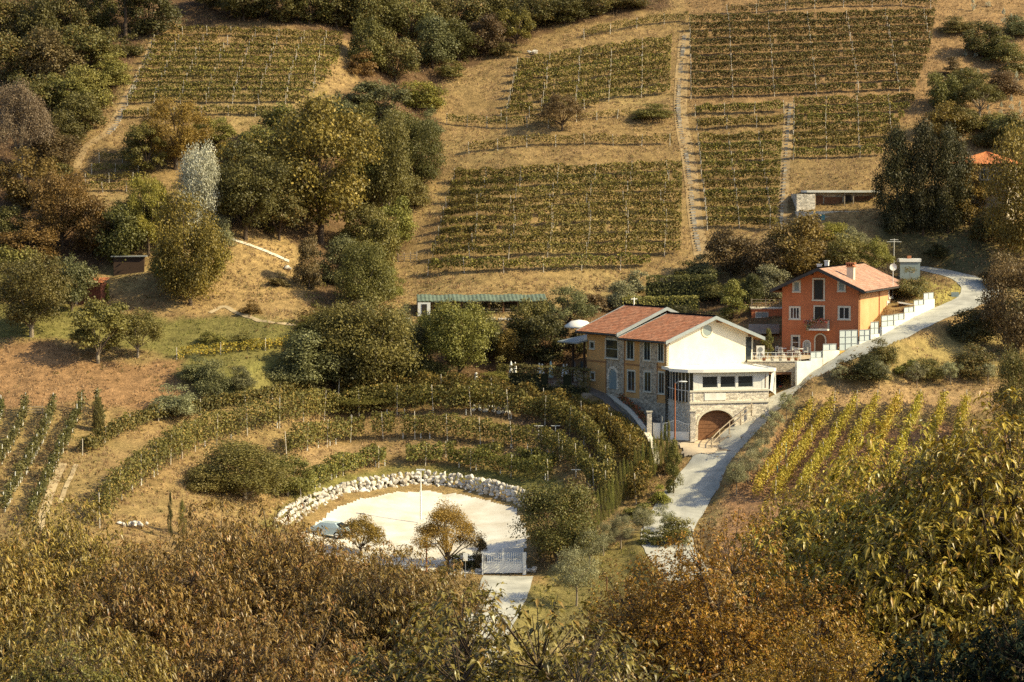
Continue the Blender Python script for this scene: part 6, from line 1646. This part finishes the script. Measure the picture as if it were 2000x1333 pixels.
PZ = zat(757, 274.5)
b.prism([(P(958, 760, 273.6)[0], 273.6), (P(1160, 775, 271.2)[0], 271.2), (P(1172, 757, 274)[0], 274), (P(1120, 740, 281)[0], 281), (P(960, 745, 280)[0], 280)], PZ - 2.5, PZ)
struct(b.build('patio_floor', [M['pavers']]))
b = MB(); u0, u1 = P(966, 765, 273.3), P(1000, 765, 272.4)
b.prism([tuple(u0[:2]), tuple(u1[:2]), (u1[0], u1[1] + .4), (u0[0], u0[1] + .4)], PZ - 2.2, PZ + .15); tag(b.build('patio_wall', M['pstone']), 'short pale patio wall above the outermost vine row', 'wall')
um = MB(); um.lathe((0, 0, 0), [(.03, 2.75), (.10, 2.55), (.19, 1.7), (.25, 1.05), (.20, .98), (.03, 1.0)], 9)
UM = um.mesh('canopy', M['cloth']); UMS = um.mesh('canopy', M['shadecloth']); up = MB(); up.tube((0, 0, .05), (0, 0, 2.8), .03, None, 6); UP = up.mesh('pole', M['wood']); ub = MB(); ub.box(-.28, .28, -.28, .28, 0, .1); UB = ub.mesh('base', M['grey'])
for i, (u, vt, D, l) in enumerate(((998,705,273.6,'closed white umbrella at the far left end of the patio'),(1006,707,274.8,'closed white umbrella second from the left on the patio'),(1053,709,276,'closed white umbrella behind the left hedge part'),(1059,710,277,'closed white umbrella just left of the shade tinted one'),
       (1076,705,274.5,'closed shade tinted white umbrella in the middle of the patio'),(1101,711,277,'closed white umbrella right of the shade tinted one'),(1107,711,275.6,'closed white umbrella second right of the shade tinted one'),(1144,713,276,'closed white umbrella close to the yellow house wall'),(1150,714,274.9,'closed white umbrella nearest the yellow house wall'),(1064,742,272.4,'closed white umbrella seen low through the left hedge opening'),(1110,740,272.2,'closed white umbrella seen low through the right hedge opening'))):
    h = zat(vt, D); e = thing('patio_umbrella', l, 'umbrella', (P(u, vt, D)[0], D, PZ), 0, 'closed umbrellas on the patio')
    sc = max(.5, min(1.25, (h - PZ) / 2.78))
    for nm, me in (('canopy', UMS if i == 4 else UM), ('pole', UP), ('base', UB)): link(nm, me, e).scale = (1.25, 1.25, sc)
for (u, l) in ((1064, 'red table top seen through the left hedge opening'), (1112, 'red table top seen through the right hedge opening')):
    b = MB(); b.box(-1.0, 1.0, -.35, .35, .70, .75)
    for x in (-.9, .85):
        for y in (-.3, .25): b.box(x, x + .05, y, y + .05, 0, .70)
    tag(b.build('patio_table', M['shedred'], None, (P(u, 750, 272.8)[0], 272.8, PZ)), l, 'table', 'patio tables')
pk = P(930, 757, 274.5); b = MB(); b.lathe((0, 0, 0), [(.3, 0), (.3, .25), (.16, .35), (.13, .7), (.30, .95), (.34, 1.1), (.2, 1.15), (.16, 1.4), (.22, 1.6), (.1, 1.8), (0, 1.82)], 12)
tag(b.build('garden_ornament', M['white'], None, (pk[0], pk[1], PZ - .1)), 'white stone garden ornament beside the big round tree', 'ornament')
b = MB(); b.lathe((0, 0, 0), [(.2, 0), (.14, .5), (.3, .75), (.33, .85), (0, .8)], 10); tag(b.build('stone_urn', M['white'], None, (P(954, 757, 273.7)[0], 273.7, PZ)), 'small white urn on the corner of the patio wall', 'urn')
# hedges behind the yellow house
zb = lambda v, D: P(1000, v, D)[2]
hedge('clipped_hedge', [(1262,590),(1330,588),(1400,584)], 3.0, 1.6, 'long dark clipped hedge on the bank above the yellow house', 'dark', 300, .22)
hedge('clipped_hedge', [(1215,612),(1290,610),(1365,607)], 1.8, 1.3, 'lower lighter clipped hedge right behind the tiled roof', 'moss', 300, .22)
T(1405, 585, 60, 80, 'dome', 'dark', 'rounded dark end of the long hedge')
T(1432, 622, 70, 62, 'column', 'moss', 'tall light green clipped bush beside the long hedge')
T(1470, 600, 62, 52, 'column', 'deep', 'dark upright bush left of the annexe')
T(1455, 585, 55, 60, 'dome', 'olive', 'olive bush behind the light green clipped one')
T(1395, 640, 40, 70, 'shrub', 'deep', 'dark shrub in shade behind the gable roof')
T(1320, 630, 40, 90, 'shrub', 'deep', 'dark shrub in shade behind the front tiled roof')
b = MB(); b.lathe((0, 0, 0), [(0, .9), (.9, .75), (1.7, .2), (1.75, 0), (1.7, 0)], 14); tag(b.build('arched_canopy', M['canopy'], None, P(1131, 640, 279)), 'white domed canopy just left of the yellow house roof', 'canopy')
# ---- pergola -----------------------------------------------------------------------
p0, p1 = P(815, 620, 288.5), P(1068, 620, 289.5); PL = np.linalg.norm((p1 - p0)[:2]); pa = math.atan2(p1[1] - p0[1], p1[0] - p0[0]); ph = zat(588, 288.5) - p0[2]
PE = thing('pergola', 'long pergola with a pale green sheet roof and wooden posts', 'pergola', p0, pa)
b = MB(); n = 120
for i in range(n): 
    x0, x1 = PL * i / n, PL * (i + 1) / n; z = .05 * math.sin(i * .23) + .03 * math.sin(i * 1.7); z2 = .05 * math.sin((i + 1) * .23) + .03 * math.sin((i + 1) * 1.7)
    b.quad((x0, -.4, ph + z), (x1, -.4, ph + z2), (x1, 3.0, ph + .62 + z2), (x0, 3.0, ph + .62 + z)); b.quad((x0, -.4, ph + z - .1), (x0, -.4, ph + z), (x1, -.4, ph + z2), (x1, -.4, ph + z2 - .1))
b.build('roof', M['green'], PE)
for x in np.linspace(.1, PL - .1, 10):
    b = MB(); b.box(x - .09, x + .09, -.05, .12, -.8, ph); b.build('post', M['wood'], PE); b = MB(); b.box(x - .07, x + .07, 2.7, 2.85, -.5, ph + .5); b.build('post', M['wood'], PE)
b = MB(); b.box(0, PL, -.06, .08, ph - .18, ph - .02); b.build('beam', M['wood'], PE)
b = MB(); b.box(0, PL, 3.1, 3.3, -1, ph - .1); b.build('back_wall', M['pstone'], PE)
b = MB()
for i in range(9):
    x0, x1 = PL * i / 9 + .2, PL * (i + 1) / 9 - .1
    if i in (0, 1, 2): continue
    for z in (.3, .6, .9): b.box(x0, x1, -.02, .03, z, z + .06)
b.build('railing', M['wfence'], PE)
n = 1500; x = RNG.random(n) * PL; k = vnoise(x / 1.6, x * 0) > .45; x = x[k]; n = len(x); C = np.stack([x, -.25 + RNG.normal(0, .15, n), ph - RNG.random(n) ** 2 * 2.2], 1)
V, F = leaf_cards(C, np.tile((0, -.6, .3), (n, 1)), .2, .8, .8); cr = link('climbing_vine', np_mesh('vine', V, F, M['leaf'], tint(n, PAL['brown'])), None, p0, (0, 0, pa)); tag(cr, 'dry climbing vine hanging from the pergola eaves', 'climber')
b = MB(); n = 60
pile('stone_border', 985, 627, 40, 1.6, .2, 'white stones along the foot of the pergola')
fence([(757,642),(770,640),(800,640)], 'pale rail fence left of the pergola', 1.2, 4, (.5, 1.1), 'guard')
b = MB(); b.box(0, 1.5, 0, .1, 0, 2.0, 0); b.box(.45, 1.1, -.03, 0, .1, 1.8, 1); 
tag(b.build('garden_screen', [M['wmetal'], M['interior']], None, P(816, 624, 288.0)), 'white framed door screen at the left end of the pergola', 'screen')
# ---- far huts and sheds ----------------------------------------------------------
hp = P(1556, 411, 314.0); HZ = hp[2]; S_ = 314 * K
HU = House('stone_hut', 'low stone hut with a flat white roof below the vineyard', 'hut', (hp[0], 314.0, HZ - .1), R(2))
hw = 36 * S_; fw = 158 * S_; hh_ = 36 * S_
b = MB(); b.box(0, hw, 0, 5, -1.5, hh_ * .92, 0); b.box(hw, fw, 1.2, 5, -1.5, hh_, 1); b.build('wall', [M['pstone'], M['stone']], HU.e)
b = MB(); b.box(20 * S_, fw + .5, .1, 5.3, hh_, hh_ + .28); b.build('roof', M['white'], HU.e)
b = MB(); b.box(hw + .1, hw + 1.2, 1.10, 1.19, 0, 2.0); b.build('door', M['wood'], HU.e)
b = MB(); b.box(hw + 4.0, hw + 4.9, 1.10, 1.19, 0, 2.05); b.build('door', M['interior'], HU.e)
b = MB(); b.box(hw + 1.4, hw + 3.7, 1.12, 1.19, 0.1, 1.8); b.box(hw + 5.2, fw - .3, 1.12, 1.19, .1, 1.9); b.build('board_panel', M['wood'], HU.e)
for x in (hw + .02, hw + 3.85, hw + 5.0): b = MB(); b.box(x, x + .12, .3, .42, -.4, hh_); b.build('post', M['wfence'], HU.e)
b = MB(); b.box(-.2, fw, -1.4, 1.2, -2.2, -.02, 0); b.build('terrace', M['pstone'], HU.e)
b = MB(); q = P(1575, 434, 311.5); b.box(0, 3.0, 0, .3, -1.0, .75, 0); tag(b.build('stone_wall', M['stone'], None, q), 'dark low stone wall under the hut terrace', 'wall')
b = MB(); b.box(0, .45, 0, .45, 0, 1.1, 0); b.box(-.05, .5, -.05, .5, 1.1, 1.2, 0); tag(b.build('water_tank', M['tealp'], None, P(1604, 438, 311)), 'small teal tank below the stone hut', 'tank')
b = MB(); q0 = P(1612, 434, 311.0); q1 = P(1640, 424, 312.0); b.tube((0, 0, 0), tuple(q1 - q0), .05, None, 5); tag(b.build('hand_rail', M['post'], None, q0), 'pale sloping rail leading up to the hut terrace', 'rail')
# red shed on the left
sp = P(152, 582, 281.5); S_ = 281.5 * K
SH = House('red_shed', 'small red wooden shed with a rusty tiled roof', 'shed', tuple(sp), R(-12))
b = MB(); b.box(0, 2.8, 0, 2.0, -.8, 1.75, 0); b.box(-.3, -.05, 0, 2, -.8, 1.6, 1)
for x in np.arange(.05, 2.8, .22): b.box(x, x + .17, -.025, -.003, -.3, 1.7, 0)
b.build('wall', [M['shedred'], M['trim']], SH.e)
rf = tile_roof('roof', (-.4, -.45, 1.72), (3.3, -.45, 1.72), (3.3, 2.2, 2.25), (-.4, 2.2, 2.25), SH.e, M['tile3'], .2, .35)
b = MB(); b.box(-.45, 2.1, -.52, -.45, 1.62, 1.76); b.build('gutter', M['wmetal'], SH.e)
b = MB(); b.box(.15, 1.0, -.05, -.026, .7, 1.2); b.build('shutter', M['dwood'], SH.e)
T(208, 590, 38, 20, 'column', 'lime', 'narrow yellow creeper on the corner of the red shed')
q = P(222, 530, 288.5); D2 = House('dark_shed', 'dark plank shed in the shade of the trees', 'shed', tuple(q), R(5))
b = MB(); b.box(0, 3.6, 0, 2.0, -1.2, 1.7, 0); b.build('wall', M['dwood'], D2.e); b = MB(); b.box(-.3, 3.9, -.3, 2.3, 1.7, 1.82); b.build('roof', M['grey'], D2.e)
# orange roofed house among the trees
q = P(1862, 440, 309.5); RHs = House('hidden_house', 'house with a bright orange roof half hidden by trees', 'house', (q[0], 312, zat(432, 312)), R(-28))
zE = zat(322, 312) - RHs.o[2]; zR2 = zat(297, 312) - RHs.o[2]
b = MB(); b.box(0, 7.5, 0, 6.5, -1.5, zE, 0); b.build('wall', M['stone'], RHs.e)
rr_ = MB(); rr_.add([(-.6,-.6,zE),(8.1,-.6,zE),(8.1,7.1,zE),(-.6,7.1,zE)], [(3,2,1,0)]); rfo = rr_.build('roof', M['owood'], RHs.e)
cxr, cyr = 3.75, 3.25
for A_, B_ in (((-.6,-.6), (8.1,-.6)), ((8.1,-.6), (8.1,7.1)), ((8.1,7.1), (-.6,7.1)), ((-.6,7.1), (-.6,-.6))):
    tile_roof('tiles', (*A_, zE), (*B_, zE), (cxr + .01, cyr, zR2), (cxr, cyr, zR2), rfo, M['tile3'], .25, .4)
window(RHs.e, (0, 0), (1, 0), 1.0, 1.9, zE - 1.9, zE - .7, bars=1); window(RHs.e, (0, 0), (1, 0), 4.0, 4.9, zE - 1.9, zE - .7, bars=1)
# chimney box behind the orange house, dish, blue box
q = P(1758, 524, 297); b = MB(); w_ = 39 * 297 * K
b.box(0, w_, 0, 1.6, -1.5, .75, 0); b.box(-.12, w_ + .12, -.12, 1.72, .75, 1.15, 1); cb_ = tag(b.build('utility_hut', [M['bglass'], M['wmetal']], None, q), 'small white topped hut beside the hairpin road', 'hut')
b = MB(); b.box(w_ * .38, w_ * .58, .3, .7, 1.15, 1.5); b.build('chimney', M['terracotta'], cb_)
q = OH.w(OW * .98, OL * .80, 0); zd = zat(540, 285)
DS = thing('satellite_dish', 'white satellite dish on a thin pole above the orange roof', 'satellite dish', (P(1744, 545, 284)[0], 284, zat(552, 284)))
b = MB(); b.tube((0, 0, -.8), (0, 0, 1.8), .04, None, 6); b.build('mast', M['wmetal'], DS)
b = MB(); vs = [(0, -.12, 1.8)]; n = 20
for k, rr_ in enumerate((.25, .42)):
    for i in range(n): a = 2 * math.pi * i / n; vs.append((math.cos(a) * rr_, -.12 - rr_ * rr_ * .5, 1.8 + math.sin(a) * rr_))
fs = [(0, 1 + i, 1 + (i + 1) % n) for i in range(n)] + [(1 + i, 1 + n + i, 1 + n + (i + 1) % n, 1 + (i + 1) % n) for i in range(n)]
b.add(vs, fs, 0, True); b.tube((0, -.2, 1.4), (0, -.6, 1.75), .02, None, 5); b.build('dish', M['wmetal'], DS)
b = MB(); b.tube((0, 0, -1), (0, 0, 2.6), .035, None, 6); b.box(-.9, .9, -.03, .03, 2.2, 2.25); b.box(-.5, .5, -.03, .03, 2.45, 2.5)
tag(b.build('tv_aerial', M['wmetal'], None, P(1746, 508, 297)), 'thin metal aerial behind the satellite dish', 'aerial')
b = MB(); b.box(0, 1.6, 0, .7, 0, .8, 0); b.add([(-.1,-.1,.8),(1.7,-.1,.55),(1.7,.8,.55),(-.1,.8,.8),(-.1,-.1,.95),(1.7,-.1,.7),(1.7,.8,.7),(-.1,.8,.95)], [(0,3,2,1),(4,5,6,7),(0,1,5,4),(1,2,6,5),(2,3,7,6),(3,0,4,7)], 1)
tag(b.build('lean_to', [M['dwood'], M['wmetal']], None, P(1756, 606, 283.2)), 'white lean-to roof at the back corner of the orange house', 'lean-to')
b = MB(); b.box(0, .9, 0, .5, -.3, .55); tag(b.build('road_box', M['bglass'], None, G(1858, 580)), 'pale glass roadside box at the inner side of the bend', 'box')
# stakes in the field and on the slope
for u, v, hpx, l in ((1535, 905, 40, 'teal stake beside the first yellow vine row'), (1518, 940, 34, 'lower teal stake beside the first yellow vine row')):
    g_ = G(u, v); b = MB(); b.tube((0, 0, -.2), (0, 0, hpx * g_[1] * K), .035, None, 5); tag(b.build('stake', M['tealp'], None, g_), l, 'stake', 'teal stakes')
g_ = G(1185, 1155); b = MB(); b.tube((0, 0, -.3), (0, 0, 1.3), .06, None, 6); tag(b.build('stake', M['wood'], None, g_), 'brown wooden stake on the slope right of the largest olive', 'stake')
# white T supports in the bowl on the right
for u, v, hpx in ((1098, 897, 30), (1065, 880, 22), (1125, 950, 26), (1052, 858, 20), (1085, 858, 20)):
    g_ = G(u, v); h = hpx * g_[1] * K + .35; b = MB(); b.tube((0, 0, -.2), (0, 0, h), .045, None, 5); b.box(-.5, .5, -.03, .03, h - .04, h + .03)
    tag(b.build('vine_support', M['guard'], None, g_), 'white T shaped vine support in the right part of the bowl', 'vine support', 'T shaped vine supports')
b = MB(); b.lathe((0, 0, 0), [(.05, -.4), (.06, 1.0), (.06, 1.7), (0, 1.72)], 8); m_ = tag(b.build('mirror_pole', M['grey'], None, P(1569, 787, 258.6)), 'round traffic mirror on a short pole at the garage corner', 'mirror')
b = MB(); b.tube((0, -.05, 1.35), (0.02, -.12, 1.35), .33, .33, 18); b.build('mirror_glass', M['lamp_glass'], m_)

# ------------------------------------------------------------------ light, sky, camera view
SUN_EL, SUN_AZ = R(36), R(-15)     # azimuth measured from +x (right), negative = towards the camera
sd = Vector((math.cos(SUN_EL) * math.cos(SUN_AZ), math.cos(SUN_EL) * math.sin(SUN_AZ), math.sin(SUN_EL)))
sl = bpy.data.lights.new('sun', 'SUN'); sl.energy = 4.8; sl.angle = R(0.53); sl.color = (1.0, 0.87, 0.55)
so_ = bpy.data.objects.new('sun', sl); COL.objects.link(so_); so_.location = (100, 0, 200)
so_.rotation_euler = (-sd).to_track_quat('-Z', 'Y').to_euler()
wd_ = bpy.data.worlds.new('World'); scene.world = wd_; wd_.use_nodes = True
nt = wd_.node_tree; bg = nt.nodes.get('Background') or nt.nodes.new('ShaderNodeBackground')
sk = nt.nodes.new('ShaderNodeTexSky'); sk.sky_type = 'NISHITA'; sk.sun_disc = False; sk.sun_elevation = SUN_EL
sk.sun_rotation = math.pi / 2 - SUN_AZ
sk.dust_density = 2.0
nt.links.new(sk.outputs['Color'], bg.inputs['Color']); bg.inputs['Strength'].default_value = 0.115
if not [l for l in nt.links if l.to_node.type == 'OUTPUT_WORLD']:
    ow_ = nt.nodes.get('World Output') or nt.nodes.new('ShaderNodeOutputWorld'); nt.links.new(bg.outputs[0], ow_.inputs[0])
vs_ = scene.view_settings; vs_.view_transform = 'Standard'; vs_.look = 'None'; vs_.exposure = 0.72; vs_.gamma = 1.0
scene.cycles.max_bounces = 6; scene.cycles.diffuse_bounces = 3; scene.cycles.transparent_max_bounces = 4
scene.cycles.use_denoising = False
